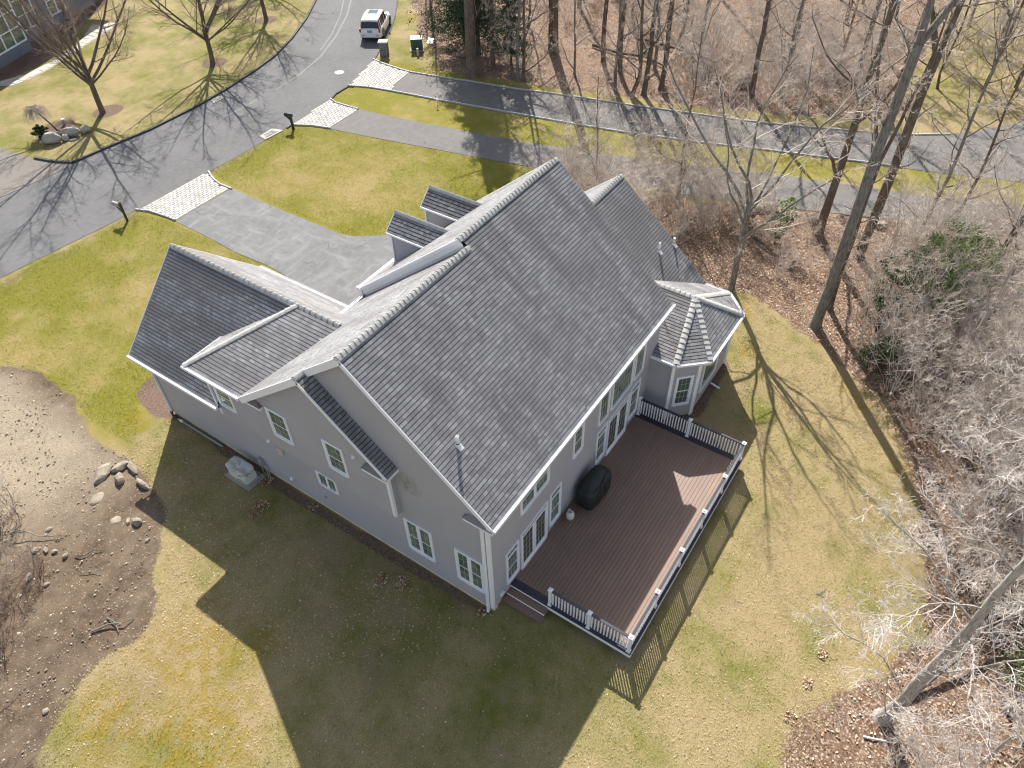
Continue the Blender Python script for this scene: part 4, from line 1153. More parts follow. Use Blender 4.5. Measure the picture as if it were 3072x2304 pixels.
# ---- windows and doors
def window(O, u, n, u0, u1, z0, z1, units=1, kind='dh', cols=3, rows=3, transom=0.0, pane='pane', cas=.085, sill=True):
    O = Vector(O); u = Vector(u).normalized(); n = Vector(n).normalized(); zz = Vector((0, 0, 1))
    def B(mb, a0, a1, b0, b1, d0, d1):
        mb.obox(O+u*a0+zz*b0+n*d0, u*(a1-a0), zz*(b1-b0), n*(d1-d0))
    cas_mb = MB(); D0, D1 = .0, .062
    B(cas_mb, u0, u0+cas, z0, z1, D0, D1); B(cas_mb, u1-cas, u1, z0, z1, D0, D1)
    B(cas_mb, u0+cas, u1-cas, z1-cas, z1, D0, D1-.002); B(cas_mb, u0+cas, u1-cas, z0, z0+cas, D0, D1+(.02 if sill else -.002))
    root = cas_mb.build('door' if kind == 'slider' else 'window', MAT['vinyl'], house)
    iw0, iw1, iz0, iz1 = u0+cas, u1-cas, z0+cas, z1-cas
    fr = MB(); mu = MB(); panes = []
    if transom > 0:
        zt = iz1-transom
        B(fr, iw0, iw1, zt-.05, zt, .0, .047)
        k = cols if kind != 'slider' else cols*2
        panes.append((iw0, iw1, zt, iz1, k, 1))
        iz1 = zt-.05
    wu = (iw1-iw0)/units
    for q_ in range(units):
        a0 = iw0+q_*wu; a1 = a0+wu
        if q_ > 0: B(fr, a0-.035, a0+.035, iz0, iz1, .0, .05); 
        if q_ > 0: a0 += .035
        if q_ < units-1: a1 -= .035
        s = .04
        if kind == 'dh':
            zm = (iz0+iz1)/2
            for (b0, b1, dd) in ((iz0, zm+.02, .036), (zm-.02, iz1, .046)):
                B(fr, a0, a0+s, b0, b1, .0, dd); B(fr, a1-s, a1, b0, b1, .0, dd); B(fr, a0+s, a1-s, b0, b0+s, .0, dd); B(fr, a0+s, a1-s, b1-s, b1, .0, dd-.001)
                panes.append((a0+s, a1-s, b0+s, b1-s, cols, 2))
        elif kind == 'fixed':
            B(fr, a0, a0+.02, iz0, iz1, 0, .04); B(fr, a1-.02, a1, iz0, iz1, 0, .04)
            panes.append((a0+.02, a1-.02, iz0, iz1, cols, rows))
        elif kind == 'slider':
            s2 = .07; dd = .045 if q_ else .032
            B(fr, a0, a0+s2, iz0, iz1, .0, dd); B(fr, a1-s2, a1, iz0, iz1, .0, dd); B(fr, a0+s2, a1-s2, iz0, iz0+.12, .0, dd); B(fr, a0+s2, a1-s2, iz1-s2, iz1, .0, dd-.001)
            panes.append((a0+s2, a1-s2, iz0+.12, iz1-s2, cols, rows))
    fr.build('sash', MAT['vinyl'], root)
    for (a0, a1, b0, b1, c_, r_) in panes:
        pm = MB(); B(pm, a0, a1, b0, b1, .016, .024)
        pm.build('pane', MAT[pane], root)
        for i in range(1, c_): x = a0+(a1-a0)*i/c_; B(mu, x-.008, x+.008, b0, b1, .024, .0275)
        for i in range(1, r_): z = b0+(b1-b0)*i/r_; B(mu, a0, a1, z-.008, z+.008, .024, .0285)
    if mu.v: mu.build('muntin', MAT['muntin'], root)
    if kind == 'slider':
        h = MB(); B(h, (iw0+iw1)/2+wu-.06, (iw0+iw1)/2+wu-.035, iz0+.85, iz0+1.1, .045, .08); h.build('handle', MAT['vinyl'], root)
    return root
gy = ((0, 0, 0), (0, 1, 0), (-1, 0, 0)); gb = ((-.285, 0, 0), (0, 1, 0), (-1, 0, 0)); bk = ((0, 0, 0), (1, 0, 0), (0, -1, 0))
window(*gb, 10.72, 11.62, 3.92, 5.02, cols=3, transom=.0)
window(*gb, 7.85, 8.80, 4.0, 5.44); window(*gb, 5.33, 6.21, 4.0, 5.45)
window(*gy, 6.61, 7.58, 1.77, 2.57, units=2, kind='fixed', cols=2, rows=3)
window(*gy, 2.32, 3.48, 1.12, 2.91, units=2, cols=2); window(*gy, .26, 1.39, 1.06, 2.88, units=2, cols=2)
window(*bk, .77, 1.53, .70, 2.55, transom=.24)
window(*bk, 1.65, 3.32, .42, 2.59, units=2, kind='slider', cols=3, rows=5, transom=.14, pane='pane_dark')
window(*bk, 3.46, 4.22, .75, 2.64, transom=.24)
window(*bk, 1.67, 3.38, 3.66, 4.95, units=2)
window(*bk, 4.93, 5.64, 3.06, 4.47)
window(*bk, 6.72, 7.52, .80, 2.64, transom=.24)
window(*bk, 7.62, 9.32, .42, 2.58, units=2, kind='slider', cols=3, rows=5, transom=.14, pane='pane_dark')
window(*bk, 9.40, 10.22, .81, 2.65, transom=.24)
window(*bk, 6.72, 7.50, 3.06, 5.05, kind='fixed', cols=3, rows=5)
window(*bk, 7.66, 9.35, 3.04, 5.05, kind='fixed', cols=7, rows=5)
window(*bk, 9.46, 10.28, 3.06, 5.05, kind='fixed', cols=3, rows=5)
p = Vector((11.0, -1.0, 0)); q_ = Vector((11.8, -1.755, 0)); d = (q_-p); L_ = d.length; n_ = Vector((d.y, -d.x, 0)).normalized()
if n_.x > 0: n_ = -n_
window(tuple(p), tuple(d), tuple(n_), .20, .95, .78, 2.45, cols=3, pane='pane_blind')
window((0, -1.755, 0), (1, 0, 0), (0, -1, 0), 12.45, 14.15, .72, 2.5, kind='fixed', cols=1, rows=1)
# parts on the walls
def vent_hood(x, y, z, s=.12):
    mb = MB(); mb.obox((x, y-s/2, z), (-.07, 0, 0), (0, s, 0), (0, 0, s)); mb.obox((x-.07, y-s/2+.01, z), (-.03, 0, 0), (0, s-.02, 0), (0, 0, s*.6)); return mb.build('wall_vent', MAT['vinyl'], house)
vent_hood(-.285, 9.37, 3.22); vent_hood(0, 9.29, .75, .12); vent_hood(-.285, 4.82, 5.42, .11)
mb = MB(); mb.obox((0, 9.28, 2.10), (-.05, 0, 0), (0, .28, 0), (0, 0, .42)); mb.build('meter_panel', MAT['beige'], house)
mb = MB(); mb.obox((0, 9.16, 2.35), (-.03, 0, 0), (0, .05, 0), (0, 0, .20)); mb.build('thermometer', MAT['greymetal'], house)
mb = MB(); mb.tube([(0, 7.47, .98), (-.07, 7.47, .98), (-.08, 7.47, .93)], .02, 8); mb.tube([(-.06, 7.42, 1.01), (-.06, 7.52, 1.01)], .012, 6); mb.build('hose_tap', MAT['greymetal'], house)
mb = MB(); mb.box((-.08, 10.92, .80), (.14, .24, .30)); mb.lathe((-.16, 10.88, .78), [(.07, 0), (.07, .10), (.03, .14)], 12); mb.build('gas_meter', MAT['greymetal'], house)
mb = MB(); mb.tube([(-.1, 11.05, .85), (-.1, 11.06, .5), (-.1, 11.05, .02)], .022, 8); mb.tube([(-.12, 10.8, .7), (-.14, 10.7, .4), (-.2, 10.65, .02)], .018, 8); mb.tube([(-.1, 10.75, .68), (-.1, 10.64, .35), (-.16, 10.6, .02)], .018, 8); mb.build('conduit', MAT['greymetal'], house)
mb = MB(); mb.box((.46, -.045, .60), (.20, .06, .12)); mb.build('outlet_cover', MAT['vinyl'], house)
mb = MB(); mb.lathe((.58, -.18, 5.16), [(.10, -.12), (.12, -.05), (.05, .0)], 14); mb.build('floodlight', MAT['vinyl'], house)

# vent pipes through the roof
def vent_pipe(x, y, pl, h):
    z = zf(pl, x, y)
    mb = MB(); mb.smooth = False
    mb.lathe((x, y, z-.1), [(.052, 0), (.052, h+.1), (.038, h+.1), (.036, h-.05)], 14); o = mb.build('vent_pipe', MAT['pvc'], house)
    f = MB(); f.lathe((x, y, z-.04), [(.10, 0.0), (.09, .07), (.06, .12)], 14); f.build('pipe_boot', MAT['pvc'], o)
    g = MB(); g.lathe((x, y, z+.075), [(.064, 0), (.062, .03)], 14); g.build('pipe_collar', MAT['black'], o)
    a, b, c = PL[pl]; v3 = Vector((0, -1, -c)).normalized(); n3 = Vector((0, -c, 1)).normalized()
    t = MB(); P = Vector((x, y, z)); t.obox(P+v3*.05-Vector((.09, 0, 0))+n3*.018, (.18, 0, 0), v3*.14, n3*.006); t.build('pipe_flashing', MAT['pvc'], o)
vent_pipe(.86, 1.54, 'back', .40); vent_pipe(15.25, 1.94, 'sback', .42); vent_pipe(16.28, 1.72, 'sback', .32)

# fallen twig and small leaf drift on the bay roof
mb = MB()
mb.tube([(12.40, .21, 3.93), (12.25, .05, 3.83), (12.12, -.08, 3.79), (11.98, -.19, 3.73)], [.012, .014, .012, .008], 5)
mb.tube([(12.28, .08, 3.85), (12.15, .14, 3.82)], .009, 4); mb.tube([(12.07, -.12, 3.77), (12.05, -.22, 3.75)], .008, 4)
tag(mb.build('fallen_branch', MAT['bark_dark']), 'short dead branch lying on the shingled roof of the corner bay', 'branch')
# ================================================================== THE DECK
deck = empty('deck', (1.0, 0, 0), 0, 'brown plank deck with white posts and dark handrail behind the house', 'deck')
def DP(mb, name, mat, parent=None, **k):
    o = mb.build(name, mat, None, **k)
    par = parent or deck
    o.parent = par
    o.matrix_parent_inverse = Matrix.Translation((-1.0, 0, 0)) if par is deck else Matrix.Identity(4)
    return o
ZD = .42; X0, X1, YO = .984, 10.44, -4.60
BW, GAP = .1400, .010
rd = random.Random(8)
rows = int((4.44)/BW)
bx0, bx1 = X0+.29, X1-.29
ms = {}
nb = 0
for j in range(rows):
    y = -.02-BW*(j+.5)
    joints = sorted(bx0+(bx1-bx0)*t+rd.uniform(-.3, .3) for t in ((.36, .74), (.2, .58), (.5,), (.3, .66))[j % 4])
    ends = [bx0]+joints+[bx1]
    for a_, b2 in zip(ends[:-1], ends[1:]):
        mb = MB(); L = b2-a_; mb.tone = rd.random()
        mb.obox((-L/2+.0015, -(BW-GAP)/2, -.025), (L-.003, 0, 0), (0, BW-GAP, 0), (0, 0, .025))
        me_ = mb.mesh('deck_board', MAT['deck'], True)
        o = bpy.data.objects.new('deck_board', me_); o.location = ((a_+b2)/2-1.0, y, ZD); link(o, deck); nb += 1
print('deck boards', nb)
# dark border boards: two wide at each end, one along the outer edge
for (xa, xb_) in ((X0, X0+.14), (X0+.145, X0+.285), (X1-.285, X1-.145), (X1-.14, X1)):
    mb = MB(); mb.obox((xa, -.02, ZD-.025), (xb_-xa, 0, 0), (0, YO+.02, 0), (0, 0, .0255)); DP(mb, 'border_board', MAT['board_dark'])
mb = MB(); mb.obox((X0+.29, -.02-BW*rows-.003, ZD-.025), (X1-X0-.58, 0, 0), (0, YO+.02+BW*rows+.003, 0), (0, 0, .0252)); DP(mb, 'border_board', MAT['board_dark'])
mb = MB(); mb.box(((X0+X1)/2, YO/2, ZD-.12), (X1-X0-.12, -YO-.1, .17)); DP(mb, 'joist_frame', MAT['board_dark'])
# white skirt
mb = MB()
mb.obox((X0-.006, -1.50, ZD-.18), (.022, 0, 0), (0, YO+1.50-.012, 0), (0, 0, .155)); DP(mb, 'fascia_board', MAT['trim'])
mb = MB(); mb.obox((X0-.006, -.02, ZD-.115), (.022, 0, 0), (0, -1.475, 0), (0, 0, .09)); DP(mb, 'fascia_board', MAT['trim'])
mb = MB(); mb.obox((X0+.02, YO-.012, ZD-.20), (X1-X0-.03, 0, 0), (0, .02, 0), (0, 0, .17)); DP(mb, 'fascia_board', MAT['trim'])
mb = MB(); mb.obox((X1-.02, -.02, ZD-.18), (.022, 0, 0), (0, YO+.02, 0), (0, 0, .155)); DP(mb, 'fascia_board', MAT['trim'])
# support feet
for xx in (1.3, 4.2, 7.2, 10.1):
    mb = MB(); mb.box((xx, -4.3, .1), (.14, .14, .5)); DP(mb, 'footing_post', MAT['board_dark'])
# railing
HR = 1.0
posts = [(1.09, -1.55), (1.09, -3.02), (1.09, -4.49), (2.94, -4.49), (4.79, -4.49), (6.64, -4.49), (8.49, -4.49), (10.34, -4.49), (10.34, -2.29), (10.34, -.10)]
for x, y in posts:
    o = None
    w = .10
    mb = MB(); mb.box((0, 0, HR*.47+.02), (w, w, HR*.94)); pm = mb.build('post', MAT['vinyl'], deck); pm.location = (x-1.0, y, ZD)
    mb = MB(); mb.box((0, 0, .03), (w+.05, w+.05, .05), 0, .93); mb.build('post_base', MAT['vinyl'], pm)
    mb = MB(); mb.box((0, 0, HR*.94+.03), (w+.055, w+.055, .035)); mb.box((0, 0, HR*.94+.072), (w+.04, w+.04, .05), 0, .12); mb.build('post_cap', MAT['vinyl'], pm)
bal = None
nbal = 0
for (a_, b2) in zip(posts[:-1], posts[1:]):
    pa = Vector((*a_, 0)); pb = Vector((*b2, 0)); d = pb-pa; L = d.length; d.normalize(); sd = Vector((-d.y, d.x, 0))
    mid = (pa+pb)/2; l = L-.10
    root = bpy.data.objects.new('railing', None); root.empty_display_size = .1
    mb = MB(); mb.obox(-d*l/2-sd*.045+Vector((0, 0, .905)), d*l, sd*.09, (0, 0, .035)); top = mb.build('handrail', MAT['rail_dark'], deck); top.location = mid+Vector((-1.0, 0, ZD))
    mb = MB(); mb.obox(-d*l/2-sd*.025+Vector((0, 0, .865)), d*l, sd*.05, (0, 0, .039)); mb.build('under_rail', MAT['rail_dark'], top)
    mb = MB(); mb.obox(-d*l/2-sd*.025+Vector((0, 0, .06)), d*l, sd*.05, (0, 0, .045)); mb.build('bottom_rail', MAT['rail_dark'], top)
    n_ = max(2, round(l/.118))
    if bal is None:
        bb = MB(); bb.box((0, 0, .487), (.040, .040, .765)); bal = bb.mesh('baluster', MAT['vinyl'])
    for q_ in range(n_):
        t = -l/2+(q_+.5)*l/n_
        o = bpy.data.objects.new('baluster', bal); o.location = d*t; link(o, top); nbal += 1
print('balusters', nbal)
# steps
for k, (xa, xb_, z) in enumerate(((.735, .99, .28), (.49, .745, .14))):
    for q_ in range(2):
        w = (xb_-xa-.01)/2
        mb = MB(); mb.tone = .4+.2*q_; mb.obox((xa-.0+q_*(w+.005), -.02, z-.025), (w, 0, 0), (0, -1.54, 0), (0, 0, .025))
        o = DP(mb, 'step_board', MAT['deck'], tones=True)
    mb = MB(); mb.obox((xa-.004, -.03, z-.115), (.02, 0, 0), (0, -1.51, 0), (0, 0, .089)); DP(mb, 'riser', MAT['trim'] if k == 0 else MAT['deck'])
    mb = MB(); mb.obox((xa+.036, -1.535, z-.14), (xb_-xa-.03, 0, 0), (0, .03, 0), (0, 0, .114)); DP(mb, 'stringer', MAT['trim'])

# ---- things on the deck
# covered grill: lofted cover with folds
def loft(mb, rings, close=True):
    n = len(mb.v); k = len(rings[0])
    for r_ in rings: mb.v += [tuple(p) for p in r_]
    for i in range(len(rings)-1):
        for q_ in range(k):
            q2 = (q_+1) % k
            mb.face((n+i*k+q_, n+i*k+q2, n+(i+1)*k+q2, n+(i+1)*k+q_))
    if close:
        mb.face([n+(len(rings)-1)*k+q_ for q_ in range(k)]); mb.face([n+q_ for q_ in range(k)][::-1])
def rrect(cx, cy, a, b_, z, k=32, p=3.6, fold=0.0, seed=0, rx_=0.0):
    out = []
    r_ = random.Random(seed)
    ph = r_.uniform(0, 6)
    for i in range(k):
        t = 2*math.pi*i/k
        c_, s_ = math.cos(t), math.sin(t)
        rr = (abs(c_)**p+abs(s_)**p)**(-1/p)
        f = 1+fold*(math.sin(t*7+ph)*.5+math.sin(t*11+ph*2)*.5)
        out.append((cx+c_*rr*a*f, cy+s_*rr*b_*f, z))
    return out
mb = MB(); mb.smooth = True
rings = []
for (z, a, b_, fo, dy) in ((.10, .70, .345, .035, 0), (.30, .715, .35, .032, 0), (.55, .72, .35, .026, 0), (.80, .735, .34, .018, 0), (.90, .72, .32, .016, 0), (.95, .60, .30, .012, 0), (1.02, .50, .28, .02, .0), (1.14, .44, .23, .02, .02), (1.20, .38, .15, .02, .03), (1.22, .2, .06, 0, .03)):
    rings.append(rrect(0, dy, a, b_, z, 40, 4.5 if z < .93 else 3.2, fo, 3))
loft(mb, rings)
grill = mb.build('grill', MAT['cover']); grill.location = (5.74, -.56, ZD); grill.scale = (1.06, 1.15, 1.05)
grill.rotation_euler = (0, 0, R(-3))
tag(grill, 'barbecue grill under a black fabric cover against the back wall on the deck', 'grill')
mb = MB()
for sx in (-.45, .42):
    for sy in (-.2, .2): mb.lathe((sx, sy, 0.0), [(.035, 0), (.035, .12)], 10)
mb.build('caster', MAT['black'], grill)
mb = MB(); mb.tube([(-.52, -.28, .96), (-.2, -.30, 1.0), (.1, -.29, 1.06), (.3, -.25, 1.12)], [.012, .018, .015, .01], 6); mb.tube([(-.3, -.33, .6), (-.25, -.34, .85), (-.12, -.32, 1.0)], [.015, .02, .01], 6); mb.tube([(.2, -.35, .35), (.12, -.35, .7), (.15, -.33, .92)], [.02, .018, .01], 6)
mb.smooth = True; mb.build('cover_fold', MAT['cover'], grill)
tank = empty('propane_tank', (4.40, -.36, ZD), 0, 'small white propane tank standing beside the covered grill', 'gas tank')
mb = MB(); mb.smooth = True
mb.lathe((0, 0, 0), [(.10, .0), (.105, .03), (.10, .04), (.135, .07), (.152, .12), (.152, .28), (.135, .34), (.09, .37), (.05, .375)], 24); mb.build('tank_body', MAT['tank'], tank)
mb = MB()
for k in range(9):
    t0 = 2*math.pi*(k/12)+.3; t1 = t0+2*math.pi/12
    mb.quadp((.105*math.cos(t0), .105*math.sin(t0), .36), (.105*math.cos(t1), .105*math.sin(t1), .36), (.105*math.cos(t1), .105*math.sin(t1), .46), (.105*math.cos(t0), .105*math.sin(t0), .46))
    mb.quadp((.099*math.cos(t1), .099*math.sin(t1), .36), (.099*math.cos(t0), .099*math.sin(t0), .36), (.099*math.cos(t0), .099*math.sin(t0), .46), (.099*math.cos(t1), .099*math.sin(t1), .46))
mb.build('tank_collar', MAT['tank'], tank)
mb = MB(); mb.lathe((0, 0, .37), [(.02, 0), (.02, .05), (.035, .055), (.035, .075)], 10); mb.build('valve', MAT['greymetal'], tank)
mb = MB(); mb.obox((.09, -.135, .14), (-.10, -.03, 0), (0.001, -.004, 0), (0, 0, .10)); mb.build('sticker', MAT['yellow'], tank)

# ---- standby generator on its pad
gen = empty('generator', (-.68, 11.55, 0), 0, 'off-white standby generator with stained lid on a concrete pad beside the house', 'generator')
mb = MB(); mb.box((0.03, -.02, .035), (.86, 1.43, .07)); mb.build('concrete_pad', MAT['concrete'], gen, bevel=.01)
mb = MB(); mb.box((0, -.0, .10), (.66, 1.20, .07), 0, .93); mb.build('base', MAT['concrete'], gen, bevel=.015)
mb = MB(); mb.smooth = False
loft(mb, [rrect(0, 0, .29, .545, .13, 28, 9), rrect(0, 0, .285, .535, .64, 28, 9)]); mb.build('housing', MAT['tank'], gen)
def mat_lid():
    m, nt, b = new_mat('stained_lid'); p = wpos(nt)
    n1 = noise(nt, p, 3.2, 5, .6, .6)
    c = mixc(nt, ramp(nt, n1, .44, .56, 0, .75), (.60, .61, .61), (.33, .30, .20))
    c = mixc(nt, ramp(nt, noise(nt, p, 30, 4), .45, .75, 0, .5), c, (.28, .26, .20))
    nt.links.new(c, b.inputs['Base Color']); b.inputs['Roughness'].default_value = .6
    return m
MAT['lid'] = mat_lid()
mb = MB(); loft(mb, [rrect(0, 0, .305, .56, .64, 28, 8), rrect(0, 0, .305, .56, .69, 28, 8), rrect(0, 0, .285, .53, .725, 28, 7), rrect(0, 0, .20, .44, .74, 28, 6)]); mb.build('lid', MAT['lid'], gen)
for (yy) in (-.15, .12):
    mb = MB(); mb.obox((yy-.10, -.545, .22), (.22, 0, 0), (0, -.008, 0), (0, 0, .33)); mb.build('end_panel', MAT['tank'], gen)
for k in range(6):
    mb = MB(); mb.obox((-.283, -.52, .22+k*.055), (.012, -.022, 0), (-.006, -.003, 0), (0, 0, .025)); mb.build('louvre', MAT['greymetal'], gen)
for (a_, b_, z) in ((-.17, -.561, .60), (-.06, -.561, .60), (.18, -.561, .60)):
    mb = MB(); mb.obox((a_, b_, z), (.05, 0, 0), (0, -.012, 0), (0, 0, .03)); mb.build('latch', MAT['black'], gen)
mb = MB(); mb.obox((-.307, -.38, .60), (0, .12, 0), (-.01, 0, 0), (0, 0, .03)); mb.build('latch', MAT['black'], gen)
def text_obj(name, s, size, mat, loc, rot, parent=None, ext=.002):
    cu = bpy.data.curves.new(name, 'FONT'); cu.body = s; cu.size = size; cu.extrude = ext; cu.align_x = 'CENTER'; cu.align_y = 'CENTER'
    tmp = bpy.data.objects.new(name+'_tmp', cu); COL.objects.link(tmp)
    dg = bpy.context.evaluated_depsgraph_get(); dg.update()
    me_ = bpy.data.meshes.new_from_object(tmp.evaluated_get(dg)); bpy.data.objects.remove(tmp)
    me_.materials.clear(); me_.materials.append(mat)
    o = bpy.data.objects.new(name, me_); o.location = loc; o.rotation_euler = rot; link(o, parent); return o
text_obj('lettering', 'GENERAC', .10, MAT['grille_red'], (-.294, -.22, .22), (R(90), 0, R(-90)), gen)

# ================================================================== STREET THINGS
# mailboxes
def mailbox(x, y, rz, label, mat_post, mat_box, curved, plate):
    t = empty('mailbox', (x, y, 0), rz, label, 'mailbox')
    if curved:     # moulded one-piece post widening into the box
        mb = MB(); mb.smooth = True
        loft(mb, [rrect(0, 0, .075, .075, 0, 16, 6), rrect(0, 0, .075, .07, .45, 16, 6), rrect(.02, 0, .09, .075, .66, 16, 6), rrect(.10, 0, .17, .09, .80, 16, 6), rrect(.14, 0, .26, .10, .88, 16, 7)]); mb.build('post', mat_post, t)
    else:
        mb = MB(); mb.box((0, 0, .60), (.10, .10, 1.20)); mb.box((0, 0, 1.21), (.12, .12, .03), 0, .9); mb.build('post', mat_post, t)
        mb = MB(); mb.beam((.04, 0, .62), (.36, 0, .92), (0, 1, 0), .08, .08); mb.build('brace', mat_post, t)
    ox, z0 = (.14, .88) if curved else (.32, .93)
    mb = MB(); k = 10; L = .27; w = .10
    prof = [(-w, z0), (w, z0), (w, z0+.12)]+[(w*math.cos(math.pi*i/k), z0+.12+.10*math.sin(math.pi*i/k)) for i in range(1, k)]+[(-w, z0+.12)]
    n = len(prof)
    mb.v = [(ox-L, a, b_) for a, b_ in prof]+[(ox+L, a, b_) for a, b_ in prof]
    for i in range(n): mb.face((i, (i+1) % n, n+(i+1) % n, n+i))
    mb.face(list(range(n))[::-1]); mb.face([n+i for i in range(n)])
    mb.build('box', mat_box, t)
    mb = MB(); mb.box((ox+L+.008, 0, z0+.10), (.014, .19, .19)); mb.build('door', mat_box, t)
    mb = MB(); mb.box((ox+.18, -w-.012, z0+.17), (.03, .012, .12)); mb.build('flag', MAT['red'], t)
    if plate:
        mb = MB(); mb.box((ox-.15, -w-.005, z0+.09), (.13, .006, .07)); mb.build('number_plate', MAT['yellow'], t)
        text_obj('lettering', '21', .07, MAT['black'], (ox-.15, -w-.011, z0+.09), (R(90), 0, 0), t)
        mb = MB(); mb.box((ox+.07, -w-.005, z0+.11), (.13, .006, .03)); mb.build('nameplate', MAT['red'], t)
    return t
MAT['mail_green'] = simple('dark_green_plastic', (.012, .028, .026), .35, .1)
MAT['mail_brown'] = simple('weathered_post', (.045, .036, .028), .8, .3)
MAT['mail_grey'] = simple('grey_enamel', (.33, .32, .31), .5, .1)
mailbox(21.03, 30.79, R(100), 'dark green moulded mailbox with yellow number plate beside the storm drain', MAT['mail_green'], MAT['mail_green'], True, True)
mailbox(8.2, 30.98, R(97), 'grey mailbox on a leaning brown timber post at the near verge', MAT['mail_brown'], MAT['mail_grey'], False, False)

def drain(name, pts, label):
    t = empty(name, (0, 0, 0), 0, label, 'storm drain')
    mb = MB(); mb.prism([(x, y, .045) for x, y in pts], .06); mb.build('concrete_surround', MAT['slate'], t)
    P = [Vector((*p, .052)) for p in pts]
    c = sum(P, Vector())/4
    G = [c+(p-c)*.62 for p in P]
    mb = MB()
    mb.quadp(*[tuple(g-Vector((0, 0, .004))) for g in G]); mb.build('drain_pit_dark', MAT['black'], t)  # flat black sheet; its colour stands in for the shade below the grate
    mb = MB()
    for i in range(12):
        a_ = G[0].lerp(G[3], (i+.15)/12); b2 = G[0].lerp(G[3], (i+.6)/12); c1 = G[1].lerp(G[2], (i+.15)/12); c2 = G[1].lerp(G[2], (i+.6)/12)
        mb.obox(a_, c1-a_, b2-a_, (0, 0, .012))
    for f in (0, .5, .97):
        a_ = G[0].lerp(G[1], f); b2 = G[3].lerp(G[2], f); dd = (G[1]-G[0]).normalized()
        mb.obox(a_, b2-a_, dd*.03, (0, 0, .013))
    mb.build('grate', MAT['greymetal'], t)
drain('storm_drain', [(19.0, 31.30), (20.55, 31.22), (20.30, 32.05), (19.12, 31.98)], 'tan concrete storm drain with iron grate at the near kerb')
drain('storm_drain', [(20.75, 38.33), (21.75, 38.40), (21.85, 38.85), (21.0, 38.92)], 'storm drain shaded by tree branches at the far kerb')
mb = MB(); mb.lathe((29.2, 34.28, .012), [(.36, 0), (.36, .014), (.30, .016)], 28); t = mb.build('manhole', MAT['paver']); tag(t, 'pale round manhole cover in the road asphalt', 'manhole')
mb = MB()
for k in range(-3, 4): mb.box((29.2+k*.07, 34.28, .030), (.02, .40, .004))
mb.build('tread', MAT['slate'], t)
mb = MB(); mb.lathe((24.7, 36.82, .012), [(.17, 0), (.17, .008)], 16); tag(mb.build('valve_cover', MAT['kerb_asphalt']), 'small dark valve cover set in the middle of the road', 'manhole')

# stone pillar by the third apron
pil = empty('stone_pillar', (33.42, 33.45, 0), R(-58), 'dark stone pillar with flat pale cap where the far driveway meets the road', 'pillar')
rp_ = random.Random(4)
mb = MB(); mb.box((0, 0, .50), (.60, .50, 1.0)); mb.build('core', MAT['kerb_asphalt'], pil)
MAT['pillar_stone'] = simple('pillar_stone', (.17, .165, .155), .9, .5, 6.0, bmp=.4)
for face in range(4):
    z = .0
    W_ = .60 if face % 2 == 0 else .50; D_ = .25 if face % 2 == 0 else .30
    while z < .98:
        h = min(rp_.uniform(.12, .2), 1.0-z); x = -W_/2
        while x < W_/2-.02:
            w = min(rp_.uniform(.12, .26), W_/2-x); mb = MB()
            a = x+w/2; ex = rp_.uniform(.01, .03)
            cx_, cy_ = (a, -(D_+ex/2)) if face == 0 else (D_+ex/2, a) if face == 1 else (-a, D_+ex/2) if face == 2 else (-(D_+ex/2), -a)
            mb.box((cx_, cy_, z+h/2), ((w-.012, ex, h-.012) if face % 2 == 0 else (ex, w-.012, h-.012))); mb.build('stone', MAT['pillar_stone'], pil)
            x += w
        z += h
mb = MB(); mb.box((0, 0, 1.04), (.74, .66, .08)); mb.build('capstone', MAT['slate'], pil, bevel=.01)
# transformer
tr = empty('transformer_box', (35.55, 31.95, 0), R(-52), 'dark green electrical transformer cabinet on the lawn by the woods', 'transformer')
mb = MB(); mb.box((0, 0, .04), (1.05, .95, .08)); mb.build('pad', MAT['concrete'], tr)
mb = MB(); mb.box((0, 0, .48), (.88, .74, .80)); mb.build('cabinet', MAT['green_paint'], tr, bevel=.01)
MAT['green_lid'] = simple('pale_green_lid', (.30, .36, .30), .5, .1)
mb = MB(); mb.box((0, 0, .90), (.93, .80, .05)); mb.build('lid', MAT['green_lid'], tr, bevel=.008)
mb = MB(); mb.box((-.02, -.378, .45), (.012, .01, .72)); mb.box((0, 0, .929), (.012, .8, .006)); mb.build('seam', MAT['black'], tr)
vp = empty('utility_pipe', (34.69, 31.18, 0), 0, 'short capped tan pipe standing in front of the green transformer cabinet', 'pipe')
mb = MB(); mb.lathe((0, 0, 0), [(.085, 0), (.085, .42)], 14); mb.build('pipe', MAT['beige'], vp)
mb = MB(); mb.lathe((0, 0, .42), [(.105, 0), (.105, .07), (.07, .12), (.02, .13)], 14); mb.build('cap', MAT['green_lid'], vp)
mb = MB(); mb.prism([(36.78, 31.99, .07), (36.93, 31.51, .07), (37.87, 32.05, .07), (37.73, 32.55, .07)], .08); tag(mb.build('ground_hatch', MAT['trim'], bevel=.005), 'flat white utility hatch lying in the grass beside the transformer', 'hatch')
lp = empty('driveway_lamp', (28.65, 24.6, 0), 0, 'small path lamp beside the sett kerb in the conifer shade', 'lamp')
mb = MB(); mb.tube([(0, 0, 0), (0, 0, .42)], .014, 6); mb.build('stem', MAT['black'], lp); mb = MB(); mb.lathe((0, 0, .42), [(.03, 0), (.05, .04), (.11, .05), (.03, .11)], 12); mb.build('shade', MAT['mail_grey'], lp)
l2 = empty('driveway_lamp', (32.9, 9.5, 0), 0, 'white-topped path lamp on the sett kerb near the leafless thicket', 'lamp')
mb = MB(); mb.tube([(0, 0, 0), (0, 0, .42)], .014, 6); mb.build('stem', MAT['black'], l2); mb = MB(); mb.lathe((0, 0, .42), [(.03, 0), (.05, .04), (.11, .05), (.03, .11)], 12); mb.build('shade', MAT['trim'], l2)
